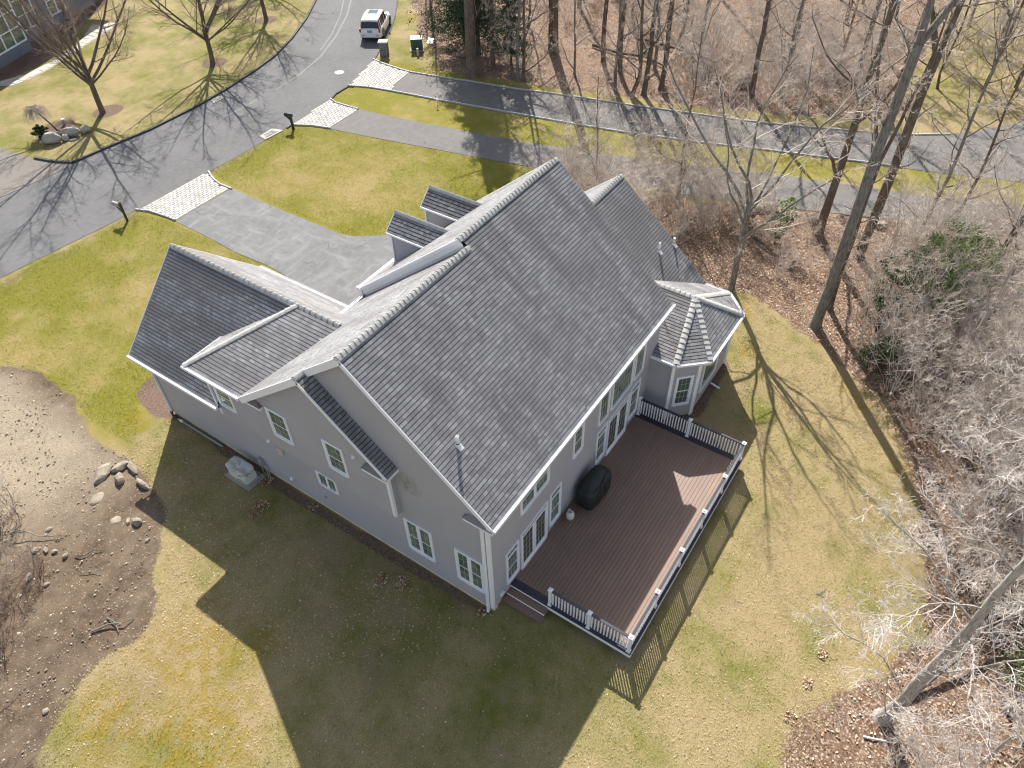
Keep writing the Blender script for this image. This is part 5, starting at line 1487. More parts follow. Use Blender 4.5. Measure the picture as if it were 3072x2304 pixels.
l3 = empty('garden_light', (13.28, 44.69, 0), 0, 'white cylindrical garden light in the mulch bed across the road', 'lamp')
mb = MB(); mb.lathe((0, 0, 0), [(.10, 0), (.10, .34), (.11, .35)], 14); mb.build('body', MAT['mail_grey'], l3); mb = MB(); mb.lathe((0, 0, .35), [(.13, 0), (.12, .05), (.05, .08)], 14); mb.build('cap', MAT['trim'], l3)

# ---- white SUV
def build_car():
    t = empty('parked_car', (36.75, 37.15, .018), math.atan2(.49, .87), 'white estate-shaped SUV with sunroof parked on the road near the pillar', 'car')
    S = .90
    MAT['car_paint'] = m = simple('white_car_paint', (.78, .78, .80), .22, .02, 1.0)
    L = 4.9; 
    # stations along x (rear = -2.45): (x, half width low, half width belt, z bottom, z belt)
    st = [(-2.45, .80, .82, .42, .98), (-2.38, .93, .93, .30, 1.03), (-2.0, .965, .955, .24, 1.06), (-1.0, .975, .965, .22, 1.06), (0, .975, .965, .22, 1.05), (.95, .97, .95, .22, 1.03), (1.5, .96, .92, .24, 1.02), (2.05, .94, .86, .26, .93), (2.35, .84, .76, .32, .78), (2.45, .62, .58, .42, .66)]
    mb = MB(); mb.smooth = True
    rings = []
    for (x, wl, wb_, z0, z1) in st:
        zc = z1+.035
        rings.append([(x*S, y*S, z*S) for y, z in ((-wl*.93, z0), (-wl, z0+.14), (-wl, (z0+z1)/2), (-wb_, z1-.05), (-wb_*.94, z1), (-wb_*.5, zc), (0, zc+.008), (wb_*.5, zc), (wb_*.94, z1), (wb_, z1-.05), (wl, (z0+z1)/2), (wl, z0+.14), (wl*.93, z0), (0, z0-.02))])
    loft(mb, rings); o = mb.build('body', m, t)
    # greenhouse
    gh = [(-2.30, .80, .70, 1.03, 1.08), (-2.06, .88, .70, 1.03, 1.68), (-1.90, .90, .73, 1.03, 1.735), (-1.2, .915, .75, 1.04, 1.765), (-.3, .915, .75, 1.04, 1.77), (.35, .90, .72, 1.04, 1.72), (1.15, .86, .66, 1.02, 1.12)]
    # window glass shell, slightly smaller, and paint roof + pillars
    mb = MB(); mb.smooth = False
    rings = []
    for (x, wb_, wt, z0, z1) in gh:
        rings.append([(x*S, y*S, z*S) for y, z in ((-wb_, z0), (-wt-.01, z1-.04), (-wt*.85, z1-.01), (wt*.85, z1-.01), (wt+.01, z1-.04), (wb_, z0))])
    loft(mb, rings); mb.build('window_glass', MAT['car_glass'], t)
    mb = MB(); mb.smooth = True; rings = []
    for (x, wb_, wt, z0, z1) in [(-2.13, .80, .70, 0, 1.63)]+gh[1:6]+[(.50, .88, .70, 0, 1.64)]:
        rings.append([(x*S, y*S, z*S) for y, z in ((-wt-.03, z1-.09), (-wt-.015, z1-.03), (-wt*.8, z1+.008), (0, z1+.02), (wt*.8, z1+.008), (wt+.015, z1-.03), (wt+.03, z1-.09), (0, z1-.05))])
    loft(mb, rings); mb.build('roof', m, t)
    for s_ in (-1, 1):
        for (xa, xb_, za, zb2, wa, wb_) in ((-2.28, -2.05, 1.04, 1.64, .84, .73), (-1.95, -1.78, 1.04, 1.66, .925, .77), (-.72, -.70, 1.04, 1.70, .93, .775), (.25, .22, 1.04, 1.68, .93, .765), (1.12, .48, 1.05, 1.66, .87, .735)):
            mbp = MB(); p0 = Vector((xa*S, s_*wa*S, za*S)); p1 = Vector((xb_*S, s_*wb_*S, zb2*S)); mbp.beam(p0, p1, (0, 1, 0), .05, .10 if xa < -1.7 else .05); mbp.build('pillar', m if xa < -1.7 or xa > 1 else MAT['black'], t)
    mb = MB(); mb.box((-.35*S, 0, 1.79*S), (.95*S, .86*S, .012)); mb.build('sunroof', MAT['car_glass'], t)
    # rear end
    mb = MB(); mb.obox((-2.47*S, -.72*S, 1.02*S), (.02, 0, 0), (0, 1.44*S, 0), (0, 0, .03)); mb.build('tailgate_trim', m, t)
    for s_ in (-1, 1):
        mb = MB(); y = s_*.86*S
        mb.obox((-2.455*S, y-.07*S, .78*S), (.10*S, 0, 0), (0, .15*S, 0), (0, 0, .30*S)); mb.obox((-2.30*S, s_*.80*S-.04, 1.06*S), (.05, 0, 0), (0, .07, 0), (.20*S, -s_*.07*S, .50*S)); mb.build('tail_light', MAT['red'], t)
    mb = MB(); mb.obox((-2.478*S, -.20*S, .76*S), (.012, 0, 0), (0, .42*S, 0), (0, 0, .20*S)); pl = mb.build('number_plate', simple('blue_plate', (.13, .36, .55), .4, .05), t)
    mb = MB(); mb.obox((-2.487*S, -.13*S, .83*S), (.006, 0, 0), (0, .28*S, 0), (0, 0, .06*S)); mb.build('plate_lettering', MAT['mail_grey'], t)
    mb = MB(); mb.obox((-2.50*S, -.80*S, .36*S), (.12, 0, 0), (0, 1.60*S, 0), (0, 0, .12*S)); mb.build('bumper', m, t, bevel=.02)
    mb = MB(); mb.obox((-2.47*S, -.80*S, .24*S), (.2, 0, 0), (0, 1.60*S, 0), (0, 0, .11*S)); mb.build('bumper_skirt', MAT['black'], t)
    for s_ in (-1, 1):
        mb = MB(); mb.obox((-2.51*S, s_*.62*S-.12, .52*S), (.02, 0, 0), (0, .24, 0), (0, 0, .03)); mb.build('reflector', MAT['red'], t)
        mb = MB(); mb.obox((.78*S, s_*.97*S, 1.02*S), (-.22*S, 0, 0), (0, s_*.20*S, 0), (0, 0, .15*S)); mb.build('wing_mirror', m, t, bevel=.02)
        for xx in (.2, -.75):
            mb = MB(); mb.obox((xx*S, s_*.965*S, .88*S), (-.2*S, 0, 0), (0, s_*.03, 0), (0, 0, .03)); mb.build('door_handle', m, t)
        mb = MB(); mb.obox((-2.0*S, s_*.955*S-.01, .24*S), (3.6*S, 0, 0), (0, .03, 0), (0, 0, .07)); mb.build('sill', MAT['greymetal'], t)
        for xx in (-1.48, 1.50):
            w = MB(); w.smooth = True; R_ = .37*S
            prof = [(R_*.70, -.125), (R_*.96, -.12), (R_, -.08), (R_, .08), (R_*.96, .12), (R_*.70, .125)]
            w.lathe((0, 0, 0), prof, 28); wo_ = w.build('wheel', MAT['black'], t); wo_.location = (xx*S, s_*.865*S, R_-.01); wo_.rotation_euler = (R(90)*(-s_), 0, 0)
            rim = MB(); rim.lathe((0, 0, .125), [(R_*.66, -.02), (R_*.66, .0), (R_*.60, .008), (R_*.58, -.03)], 24)
            for k in range(5):
                a = 2*math.pi*k/5; rim.obox((math.cos(a+1.57)*-.03, math.sin(a+1.57)*-.03, .11), (math.cos(a)*R_*.62, math.sin(a)*R_*.62, 0), (math.cos(a+1.57)*.06, math.sin(a+1.57)*.06, 0), (0, 0, .022))
            rim.build('rim', MAT['greymetal'], wo_)
            arch = MB(); arch.smooth = True
            pts = [(xx*S+math.cos(a)*R_*1.14, s_*.975*S, R_+math.sin(a)*R_*1.14) for a in np.linspace(-.25, math.pi+.25, 14)]
            arch.tube(pts, .028, 6); arch.build('wheel_arch', MAT['black'], t)
    return t
build_car()

# ---- neighbour's house corner with tall white-framed windows
nh = empty('neighbour_house', (19.5, 58.9, 0), 0, "blue-grey house corner with tall white-framed windows behind shrubs", 'house')
u_ = Vector((3.0, 1.15, 0)).normalized(); n_ = Vector((u_.y, -u_.x, 0)); O_ = Vector((16.5, 57.45, 0))
def nhb(mb, name, mat, par=None):
    o = mb.build(name, mat, nh if par is None else par)
    o.matrix_parent_inverse = Matrix.Translation((-19.5, -58.9, 0)) if par is None else Matrix.Identity(4)
    return o
MAT['nb_siding'] = simple('blue_grey_siding', (.16, .18, .22), .6, .12)
m2 = siding_wall('wall', tuple(O_), tuple(u_), tuple(n_), [(-9, 0), (3.35, 0), (3.35, 5.5), (-9, 5.5)], nh, MAT['nb_siding'], .15); m2.matrix_parent_inverse = Matrix.Translation((-19.5, -58.9, 0))
off = Vector((-.55, 1.55, 0))
P2 = O_+u_*3.35-n_*1.2
m2 = siding_wall('wall', tuple(O_+u_*3.35), tuple(-n_), tuple(u_), [(0, 0), (1.2, 0), (1.2, 5.5), (0, 5.5)], nh, MAT['nb_siding'], .15); m2.matrix_parent_inverse = Matrix.Translation((-19.5, -58.9, 0))
m2 = siding_wall('wall', tuple(P2), tuple(u_), tuple(n_), [(0, 0), (12, 0), (12, 5.5), (0, 5.5)], nh, MAT['nb_siding'], .15); m2.matrix_parent_inverse = Matrix.Translation((-19.5, -58.9, 0))
def nwin(O, a0, a1, z0, z1, k, rows=3):
    mb = MB(); zz = Vector((0, 0, 1)); c = .12
    def B(m_, p0, p1, q0, q1, d0, d1): m_.obox(O+u_*p0+zz*q0+n_*d0, u_*(p1-p0), zz*(q1-q0), n_*(d1-d0))
    B(mb, a0, a1, z0, z0+c, 0, .08); B(mb, a0, a1, z1-c, z1, 0, .08)
    for i in range(k+1):
        x = a0+(a1-a0-c)*i/k; B(mb, x, x+c, z0+c, z1-c, 0, .078)
    for r_ in range(1, rows): z = z0+(z1-z0)*r_/rows; B(mb, a0+c, a1-c, z-.04, z+.04, 0, .06)
    w = nhb(mb, 'window', MAT['vinyl'])
    pm = MB()
    for i in range(k):
        x = a0+(a1-a0-c)*i/k
        for r_ in range(rows):
            pm = MB(); B(pm, x+c, x+(a1-a0-c)/k, z0+(z1-z0)*r_/rows+.04, z0+(z1-z0)*(r_+1)/rows-.04, .02, .03); pp = pm.build('pane', MAT['pane'], w)
nwin(O_, -6.5, -.6, .8, 4.6, 5); nwin(O_, -.3, 3.2, .8, 4.2, 3)
nwin(P2, 1.0, 3.0, .8, 4.2, 2); nwin(P2, 4.5, 6.5, .8, 4.2, 2)
mb = MB(); mb.obox(O_-u_*9-n_*9+Vector((0, 0, 5.5)), u_*25, n_*9.6, (0, 0, .35)); nhb(mb, 'roof', MAT['roof_base'])
# ================================================================== VEGETATION
def fast_mesh(name, V, F, mat, tones=None, smooth=False):
    """V (n,3) float, F list of arrays each (m,k)"""
    me_ = bpy.data.meshes.new(name)
    V = np.asarray(V, dtype=np.float32)
    me_.vertices.add(len(V)); me_.vertices.foreach_set('co', V.ravel())
    flat = np.concatenate([f.ravel() for f in F]).astype(np.int32)
    sizes = np.concatenate([np.full(len(f), f.shape[1]) for f in F])
    starts = np.concatenate([[0], np.cumsum(sizes)[:-1]]).astype(np.int32)
    me_.loops.add(len(flat)); me_.loops.foreach_set('vertex_index', flat)
    me_.polygons.add(len(sizes)); me_.polygons.foreach_set('loop_start', starts)
    if smooth: me_.polygons.foreach_set('use_smooth', np.ones(len(sizes), bool))
    me_.materials.append(mat)
    if tones is not None:
        a = me_.attributes.new('tone', 'FLOAT', 'FACE'); a.data.foreach_set('value', np.asarray(tones, dtype=np.float32))
    me_.update(calc_edges=True)
    return me_

def tubes_mesh(name, branches, sides, mat, smooth=True):
    """branches: list of (pts (k,3), radii (k,))"""
    Vs, Fs = [], []; base = 0
    groups = {}
    for p, r in branches: groups.setdefault(len(p), []).append((p, r))
    for k, bs in groups.items():
        P = np.array([b[0] for b in bs]); Rr = np.array([b[1] for b in bs])      # (m,k,3)
        T = np.empty_like(P); T[:, 1:-1] = P[:, 2:]-P[:, :-2]; T[:, 0] = P[:, 1]-P[:, 0]; T[:, -1] = P[:, -1]-P[:, -2]
        T /= np.linalg.norm(T, axis=2, keepdims=True)+1e-9
        ref = np.where(np.abs(T[..., 2:3]) < 0.9, np.array([0, 0, 1.0]), np.array([1.0, 0, 0]))
        A = np.cross(T, ref); A /= np.linalg.norm(A, axis=2, keepdims=True)+1e-9
        B = np.cross(T, A)
        th = 2*np.pi*np.arange(sides)/sides
        ring = P[:, :, None, :]+(A[:, :, None, :]*np.cos(th)[None, None, :, None]+B[:, :, None, :]*np.sin(th)[None, None, :, None])*Rr[:, :, None, None]
        m = len(bs)
        Vs.append(ring.reshape(-1, 3))
        idx = (np.arange(m)[:, None, None]*k+np.arange(k-1)[None, :, None])*sides+np.arange(sides)[None, None, :]+base
        nx_ = (np.arange(m)[:, None, None]*k+np.arange(k-1)[None, :, None])*sides+((np.arange(sides)+1) % sides)[None, None, :]+base
        F = np.stack([idx, idx+sides, nx_+sides, nx_], -1).reshape(-1, 4)
        Fs.append(F); base += m*k*sides
    return fast_mesh(name, np.concatenate(Vs), Fs, mat, smooth=smooth)

def unit(v): return v/(np.linalg.norm(v)+1e-9)
def rand_perp(d, r):
    a = r.normal(size=3); a -= d*a.dot(d); return unit(a)
def curve(p, d, L, k, wig, upv, r):
    pts = [p]; st = L/(k-1); d = unit(d)
    for i in range(k-1):
        d = unit(d+r.normal(size=3)*wig+np.array([0, 0, upv]))
        p = p+d*st; pts.append(p)
    return np.array(pts)
def grow(trunk, cfg, seed):
    """trunk: list of (pts,radii,t0) main stems; cfg: list of level dicts. returns (stems, twigs)"""
    r = np.random.default_rng(seed)
    thick, thin = [], []
    cur = []
    for pts, rad, t0 in trunk:
        pts = np.array(pts, float); rad = np.array(rad, float); thick.append((pts, rad)); cur.append((pts, rad, t0))
    for li, c in enumerate(cfg):
        nxt = []
        for pts, rad, t0 in cur:
            k = len(pts); seg = np.linalg.norm(np.diff(pts, axis=0), axis=1); L = seg.sum()
            n = c['n'] if li else max(3, int(round(c['n']*(1 if len(cur) == 1 else .6))))
            n = max(1, int(round(n*r.uniform(.75, 1.25))))
            for j in range(n):
                t = t0+(1-t0)*((j+r.uniform(.1, .9))/n)
                x = t*(k-1); i = min(k-2, int(x)); f = x-i
                p = pts[i]*(1-f)+pts[i+1]*f; rr = rad[i]*(1-f)+rad[i+1]*f
                d = unit(pts[i+1]-pts[i])
                ang = math.radians(r.normal(c['ang'], c.get('dang', 9)))
                q_ = rand_perp(d, r)
                if abs(d[2]) < .8 and c.get('flat', 0): q_ = unit(q_*np.array([1, 1, 1-c['flat']])); 
                nd = d*math.cos(ang)+q_*math.sin(ang)
                ln = L*c['len']*(1-c.get('fall', .5)*t)*r.uniform(.75, 1.25) if not c.get('abs') else c['abs']*r.uniform(.7, 1.3)*(1-c.get('fall', .5)*t)
                r0 = min(rr*.72, max(c['rmin'], ln*c['rr'])); r1 = max(.0045, min(c['rmin']*.5, r0*.2))
                kk = c['k']; cp_ = curve(p, nd, ln, kk, c['wig'], c['up'], r)
                cr_ = np.linspace(r0, r1, kk)
                (thick if li < c.get('thick', 1) else thin).append((cp_, cr_))
                nxt.append((cp_, cr_, .15))
        cur = nxt
    return thick, thin
def stem(x, y, H, r0, r1, lean=(0, 0), k=8, wig=.02, seed=0, z0=-.05, flare=1.35):
    r = np.random.default_rng(seed); z = np.linspace(0, 1, k)
    P = np.stack([x+lean[0]*z*H+np.cumsum(r.normal(size=k)*wig*H/k)*1.0, y+lean[1]*z*H+np.cumsum(r.normal(size=k)*wig*H/k), z0+z*H], 1)
    P[0, :2] = (x, y)
    rad = r0+(r1-r0)*z**.8
    # basal flare: insert two low rings
    a = P[0].copy(); b_ = P[0]+(P[1]-P[0])*.04; c_ = P[0]+(P[1]-P[0])*.14
    P = np.vstack([a, b_, c_, P[1:]]); rad = np.concatenate([[r0*flare*1.15, r0*flare*.95, r0*1.05], rad[1:]])
    return P, rad
protos = {}
def make_tree(key, trunk, cfg, seed, bark, twig, sides=8):
    thick, thin = grow(trunk, cfg, seed)
    nt = len(trunk)
    m1 = tubes_mesh('trunk', thick[:nt], sides+4, MAT[bark])
    m2 = tubes_mesh('limbs', thick[nt:], 6, MAT[bark]) if len(thick) > nt else None
    m3 = tubes_mesh('crown', thin, 3, MAT[twig], False)
    protos[key] = (m1, m2, m3)
    return protos[key]
def place(key, x, y, rz, s, name, label, cat, group=None, tilt=(0, 0)):
    t = empty(name, (x, y, 0), rz, label, cat, group); t.scale = (s, s, s)
    if tilt != (0, 0): t.rotation_euler = (tilt[0], tilt[1], rz)
    m1, m2, m3 = protos[key]
    for nm, m_ in (('trunk', m1), ('limbs', m2), ('crown', m3)):
        if m_ is not None:
            o = bpy.data.objects.new(nm, m_); link(o, t)
    return t
def lv(n, ln, ang, k, wig, up, rmin, rr, **kw):
    d = dict(n=n, len=ln, ang=ang, k=k, wig=wig, up=up, rmin=rmin, rr=rr); d.update(kw); return d

# --- maples on the lawn across the road
def maple(key, H, r0, seed, fork):
    r = np.random.default_rng(seed)
    P, rad = stem(0, 0, fork+1.0, r0, r0*.8, k=4, seed=seed, wig=.03)
    stems = [(P, rad, .8)]
    top = P[-2]
    n = 8
    for i in range(n):
        a = 2*math.pi*(i+r.uniform(-.2, .2))/n; sp_ = r.uniform(.4, 1.3) if i else .05
        d = np.array([math.cos(a)*sp_, math.sin(a)*sp_, 1.0])
        L = (H-fork)*r.uniform(.85, 1.08)
        st = P[-2]+(P[-1]-P[-2])*r.uniform(-.3, .9)
        pts = curve(st, d, L, 9, .07, .035, r)
        stems.append((pts, np.linspace(r0*.52*r.uniform(.8, 1.1), .018, 9), .12))
    for i in range(2):
        a = r.uniform(0, 6.28); d = np.array([math.cos(a), math.sin(a), .55]); st = P[-2]
        stems.append((curve(st, d, (H-fork)*.6, 8, .08, .05, r), np.linspace(r0*.34, .014, 8), .2))
    make_tree(key, stems, [lv(16, .36, 44, 7, .11, .05, .020, .014, thick=0), lv(10, .48, 42, 5, .13, .03, .013, .011, thick=0), lv(6, .5, 40, 3, .14, .01, .010, .009, thick=0)], seed, 'bark_brown', 'twig_dark')
maple('maple_a', 12.0, .20, 3, 2.0); maple('maple_b', 11.5, .19, 8, 1.6)
place('maple_a', 15.75, 43.96, .3, 1.0, 'maple_tree', 'bare vase-shaped tree in a round mulch ring nearest the boulder bed', 'tree', 'young street trees across the road', (-.02, .02))
place('maple_b', 25.31, 43.77, 1.7, 1.0, 'maple_tree', 'bare vase-shaped tree in mulch above the far kerb storm drain', 'tree', 'young street trees across the road')
place('maple_a', 33.74, 46.87, 2.9, .88, 'maple_tree', 'bare vase-shaped tree beside the curving road, trunk cut by the top edge', 'tree', 'young street trees across the road')
place('maple_b', 39.5, 52.5, 4.1, .9, 'maple_tree', 'bare tree beyond the top edge whose branch shadow falls on the lawn', 'tree', 'young street trees across the road')

def spread(key, H, r0, seed, fork, n, twig):
    r = np.random.default_rng(seed)
    P, rad = stem(0, 0, fork+.8, r0, r0*.8, k=6, seed=seed, wig=.05); stems = [(P, rad, .55)]
    for i in range(n):
        a = 2*math.pi*(i+r.uniform(-.25, .25))/n; sp_ = r.uniform(.3, .85) if i else .08
        d = np.array([math.cos(a)*sp_, math.sin(a)*sp_, 1.0]); st = P[-2]+(P[-1]-P[-2])*r.uniform(-1.2, .9)
        pts = curve(st, d, (H-fork)*r.uniform(.7, 1.05), 10, .11, .03, r); stems.append((pts, np.linspace(r0*.5*r.uniform(.8, 1.1), .015, 10), .12))
    make_tree(key, stems, [lv(11, .36, 46, 7, .15, .05, .018, .012, thick=0), lv(7, .45, 44, 5, .16, .03, .011, .010, thick=0), lv(5, .5, 42, 4, .17, .01, .008, .008, thick=0)], seed, 'bark_grey', twig)
spread('spread_a', 14.0, .155, 14, 4.2, 7, 'twig'); spread('spread_b', 8.5, .17, 15, 1.2, 7, 'twig_dark')
# --- tall forest trees
def oak(key, H, r0, seed, clear, fork=None, bark='bark_grey', twig='twig', nl=11, bend=.02, cl=.34, up=.05, dens=1.0):
    r = np.random.default_rng(seed)
    if fork:
        P, rad = stem(0, 0, fork, r0, r0*.72, k=7, seed=seed, wig=bend)
        st = [(P, rad, clear/fork if clear < fork else .97)]
        for a2, sp_, f in ((-.98, .55, 1.0), (2.16, .12, .9)):
            d = np.array([math.cos(a2)*sp_, math.sin(a2)*sp_, 1]); pts = curve(P[-1]-(P[-1]-P[-2])*.05, d, (H-fork)*f, 8, .05, .06, r)
            st.append((pts, np.linspace(r0*.55, .03, 8), .12))
    else:
        P, rad = stem(0, 0, H, r0, .03, k=11, seed=seed, wig=bend); st = [(P, rad, clear/H)]
    make_tree(key, st, [lv(nl, cl, 55, 9, .16, up, .030, .014, thick=1, fall=.55, dang=14), lv(8*dens, .42, 48, 6, .17, .03, .014, .011, thick=0), lv(6*dens, .42, 46, 5, .18, .02, .009, .009, thick=0), lv(4*dens, .5, 44, 3, .18, .0, .007, .008, thick=0)], seed, bark, twig)
oak('oak_a', 23, .235, 21, 8.5, 13.0, nl=8, bend=.016)
oak('oak_b', 21, .24, 22, 6.0, None, 'bark_brown', nl=13)
oak('oak_c', 21, .24, 23, 5.5, 10.0, 'bark_brown', nl=11)
oak('oak_big', 23, .40, 24, 5.5, 13.0, 'bark_brown', nl=20, cl=.46)
oak('slim_a', 14, .13, 25, 2.5, None, 'bark_grey', nl=20, cl=.28, bend=.05)
oak('slim_b', 12.5, .12, 26, 2.2, None, 'bark_brown', nl=20, cl=.30, bend=.06)
oak('slim_c', 16, .16, 27, 3.5, 8, 'bark_brown', nl=14, cl=.30, bend=.04)
T = [  # key, x, y, rz, scale, label
    ('spread_a', 20.63, -.03, .4, 1.0, 'crooked slender tree at the lawn edge right beside the corner bay'),
    ('oak_a', 20.18, -4.37, 0, 1.0, 'tallest smooth grey trunk at the wood edge, forking near the top of the picture'),
    ('slim_c', 21.74, -4.55, 2.0, .95, 'darker slim trunk growing close behind the tallest grey trunk'),
    ('oak_b', 27.50, -2.12, 1.2, 1.0, 'straight brown trunk standing by the loose boulders below the second driveway'),
    ('oak_c', 26.67, -4.51, 3.3, 1.03, 'thick leaning grey trunk right of the boulders, crossing both driveways'),
    ('slim_a', 29.27, -6.74, 1.3, .95, 'slender trunk between the leaning grey trunk and the right edge'),
    ('slim_b', 29.35, -8.04, 3.9, .9, 'thin pale trunk second from the right edge above the light green conifer'),
    ('slim_c', 25.28, -10.11, 5.0, .9, 'forked dark trunk rising out of the thicket right of the green conifer'),
    ('slim_b', 27.22, -11.18, .2, 1.05, 'last trunk at the right edge of the picture'),
    ('oak_big', 33.92, 25.44, 1.5, 1.0, 'massive straight grey trunk beside the dark hemlock at the far driveway'),
    ('oak_big', 40.74, 22.70, 3.6, .98, 'massive red-brown trunk standing alone in the leaf litter above the driveway'),
    ('slim_c', 35.82, 24.88, 1.1, 1.05, 'dark trunk just right of the massive grey trunk'),
    ('slim_a', 35.28, 22.35, 2.2, 1.0, 'upright stem of the pair leaving the same spot by the driveway'),
    ('slim_b', 35.40, 21.95, 4.0, 1.1, 'slanting stem of the pair leaving the same spot by the driveway'),
    ('slim_a', 37.30, 15.48, .8, 1.0, 'thin reddish trunk at the left of the roadside trunk cluster'),
    ('slim_c', 40.15, 16.57, 1.9, 1.1, 'brown trunk standing back in the middle of the roadside trunk cluster'),
    ('slim_b', 37.08, 14.03, 2.7, 1.2, 'grey trunk at the driveway edge, centre of the roadside trunk cluster'),
    ('slim_c', 37.68, 13.41, 5.5, 1.12, 'broad-based grey trunk right of centre in the roadside trunk cluster'),
    ('slim_c', 38.97, 12.74, 4.4, 1.15, 'vine-darkened trunk at the right end of the roadside trunk cluster'),
    ('slim_b', 46.93, 15.12, 3.0, 1.2, 'trunk with a flared base far back behind the cluster'),
    ('slim_a', 45.70, 12.76, 1.0, 1.15, 'narrow dark trunk far back right of the flared one'),
    ('slim_c', 49.65, 25.57, 0.0, 1.1, 'trunk cut by the top edge right of the massive red-brown one'),
    ('slim_c', 41.38, 6.99, 2.5, 1.1, 'dark trunk among pale thicket above the second kerb line'),
    ('slim_a', 47.08, 6.31, 5.2, 1.1, 'short-looking brown trunk on the sunny leaf slope'),
    ('oak_c', 46.10, 1.41, 5.9, .8, 'double dark trunk on the leaf slope left of the far mown yard'),
    ('slim_b', 26.29, 5.70, 1.4, .75, 'small sapling in the thicket between the house gable and the driveway'),
    ('slim_b', 23.4, 9.4, 3.4, .6, 'young sapling close behind the right-hand roof gable'),
]
for (k_, x, y, rz, s, lab) in T: place(k_, x, y, rz, s, 'bare_tree', lab, 'tree')
r = np.random.default_rng(77)
fill = []
tries = 0
while len(fill) < 34 and tries < 4000:
    tries += 1
    x, y = r.uniform(38, 66), r.uniform(-2, 44)
    if not inside(WOODS_T, x, y) or not inside(WOODS_T, x-1.5, y-1.0): continue
    if any(math.hypot(x-a, y-b_) < 3.0 for a, b_ in fill) or any(math.hypot(x-q_[1], y-q_[2]) < 1.6 for q_ in T): continue
    fill.append((x, y))
for i, (x, y) in enumerate(fill):
    place(['slim_a', 'slim_b', 'slim_c'][i % 3], x, y, r.uniform(0, 6.28), r.uniform(.7, 1.15), 'bare_tree', 'one of many slender leafless trees filling the far wood', 'tree', 'slender trees filling the far wood')
for (x, y, s) in ((30.5, -13.0, .9), (33.5, -15.5, 1.0), (40.5, -13.8, 1.0), (46.5, -11.5, .9), (52, -8, 1.0), (49, -3.5, .8), (55, -2.5, 1.1), (58, -6, 1.0), (62, -3, 1.1), (50.5, -6.2, 1.0), (56.5, -10, 1.1), (45.5, -14, 1.1), (37, -14.2, 1.0), (62, -9, 1.2), (68, -4, 1.1), (53.5, -12.5, 1.0)):
    place('slim_b', x, y, r.uniform(0, 6), s, 'bare_tree', 'leafless tree standing by the far mown yard at the right', 'tree', 'trees around the far yard')

# --- trees close to the camera on the right
def near_tree(key, H, r0, seed, clear, nl, cl, twig):
    r = np.random.default_rng(seed)
    P, rad = stem(0, 0, H, r0, .03, k=10, seed=seed, wig=.03); st = [(P, rad, clear/H)]
    make_tree(key, st, [lv(nl, cl, 60, 10, .17, .05, .022, .0085, thick=1, fall=.5, dang=14), lv(11, .44, 50, 7, .18, .03, .011, .008, thick=0), lv(8, .46, 48, 5, .19, .02, .008, .007, thick=0), lv(5, .55, 46, 4, .2, .0, .006, .006, thick=0)], seed, 'bark_pale', twig)
near_tree('near_a', 14, .21, 31, 2.2, 17, .33, 'twig_bright')
near_tree('near_b', 11, .14, 32, 1.8, 15, .42, 'twig_bright')
near_tree('near_c', 9, .10, 33, 1.2, 14, .42, 'twig')
for (k_, x, y, rz, s, lab) in (
    ('near_a', 3.62, -11.84, 2.2, 1.0, 'thick pale trunk at the lower right lawn edge, widest tree at the bottom right'),
    ('near_b', 8.3, -14.2, .5, 1.0, 'silvery many-branched tree between the thick pale trunk and the right edge'),
    ('near_b', 13.0, -13.6, 2.6, 1.05, 'silvery tree arching over the back lawn at the right, its twigs palest'),
    ('near_c', 15.6, -11.6, 1.1, 1.0, 'small twiggy tree at the lawn corner where the tree shadows end'),
    ('near_b', 17.8, -13.8, 4.4, 1.0, 'grey twiggy tree below the light green conifer'),
    ('near_c', 19.3, -10.4, 3.0, .95, 'low brown twiggy tree between conifer and back lawn'),
    ('near_c', 5.9, -14.9, 5.2, 1.1, 'twiggy tree in front of the evergreen bushes at the bottom right corner'),
    ('near_b', 11.2, -12.9, 4.4, .95, 'silvery twiggy tree leaning over the moss strip at the right lawn edge'),
    ('near_a', 16.8, -15.8, 1.0, .8, 'taller pale tree behind the silvery ones at the right edge'),
    ('near_c', .9, -13.0, .7, .8, 'thin sapling at the bottom edge of the picture')):
    place(k_, x, y, rz, s, 'bare_tree', lab, 'tree')
place('spread_b', -8.5, 16.1, 1.0, 1.0, 'bare_tree', 'vine-wrapped tree leaning in at the left edge above the bare earth', 'tree', None)
place('spread_b', -10.3, 13.1, 3.0, .9, 'bare_tree', 'dark-twigged tree at the lower left casting branch shadows on bare earth', 'tree', None)

# --- brush: many-stemmed leafless shrubs
def brush(key, H, n, seed, twig, spread=.45):
    r = np.random.default_rng(seed); st = []
    for i in range(n):
        a = r.uniform(0, 6.28); q_ = r.uniform(0, .45); sp_ = r.uniform(.05, spread)
        p = np.array([math.cos(a)*q_, math.sin(a)*q_, -.02]); d = np.array([math.cos(a)*sp_+r.normal()*.1, math.sin(a)*sp_+r.normal()*.1, 1.0])
        L = H*r.uniform(.55, 1.1); st.append((curve(p, d, L, 7, .13, .0, r), np.linspace(r.uniform(.010, .02), .006, 7), .2))
    thick, thin = grow(st, [lv(10, .30, 50, 5, .16, .02, .008, .009, thick=0), lv(5, .5, 48, 4, .18, 0, .006, .008, thick=0), lv(3, .55, 48, 3, .2, 0, .005, .007, thick=0)], seed)
    m1 = tubes_mesh('stems', thick, 4, MAT[twig], False); m3 = tubes_mesh('twigs', thin, 3, MAT[twig], False)
    protos[key] = (m1, None, m3)
brush('brush_a', 3.6, 12, 41, 'twig'); brush('brush_b', 2.6, 14, 42, 'twig', .7); brush('brush_c', 4.4, 10, 43, 'twig_bright'); brush('brush_d', 2.0, 12, 44, 'twig_dark', .8); brush('brush_e', 6.2, 8, 45, 'twig', .22)
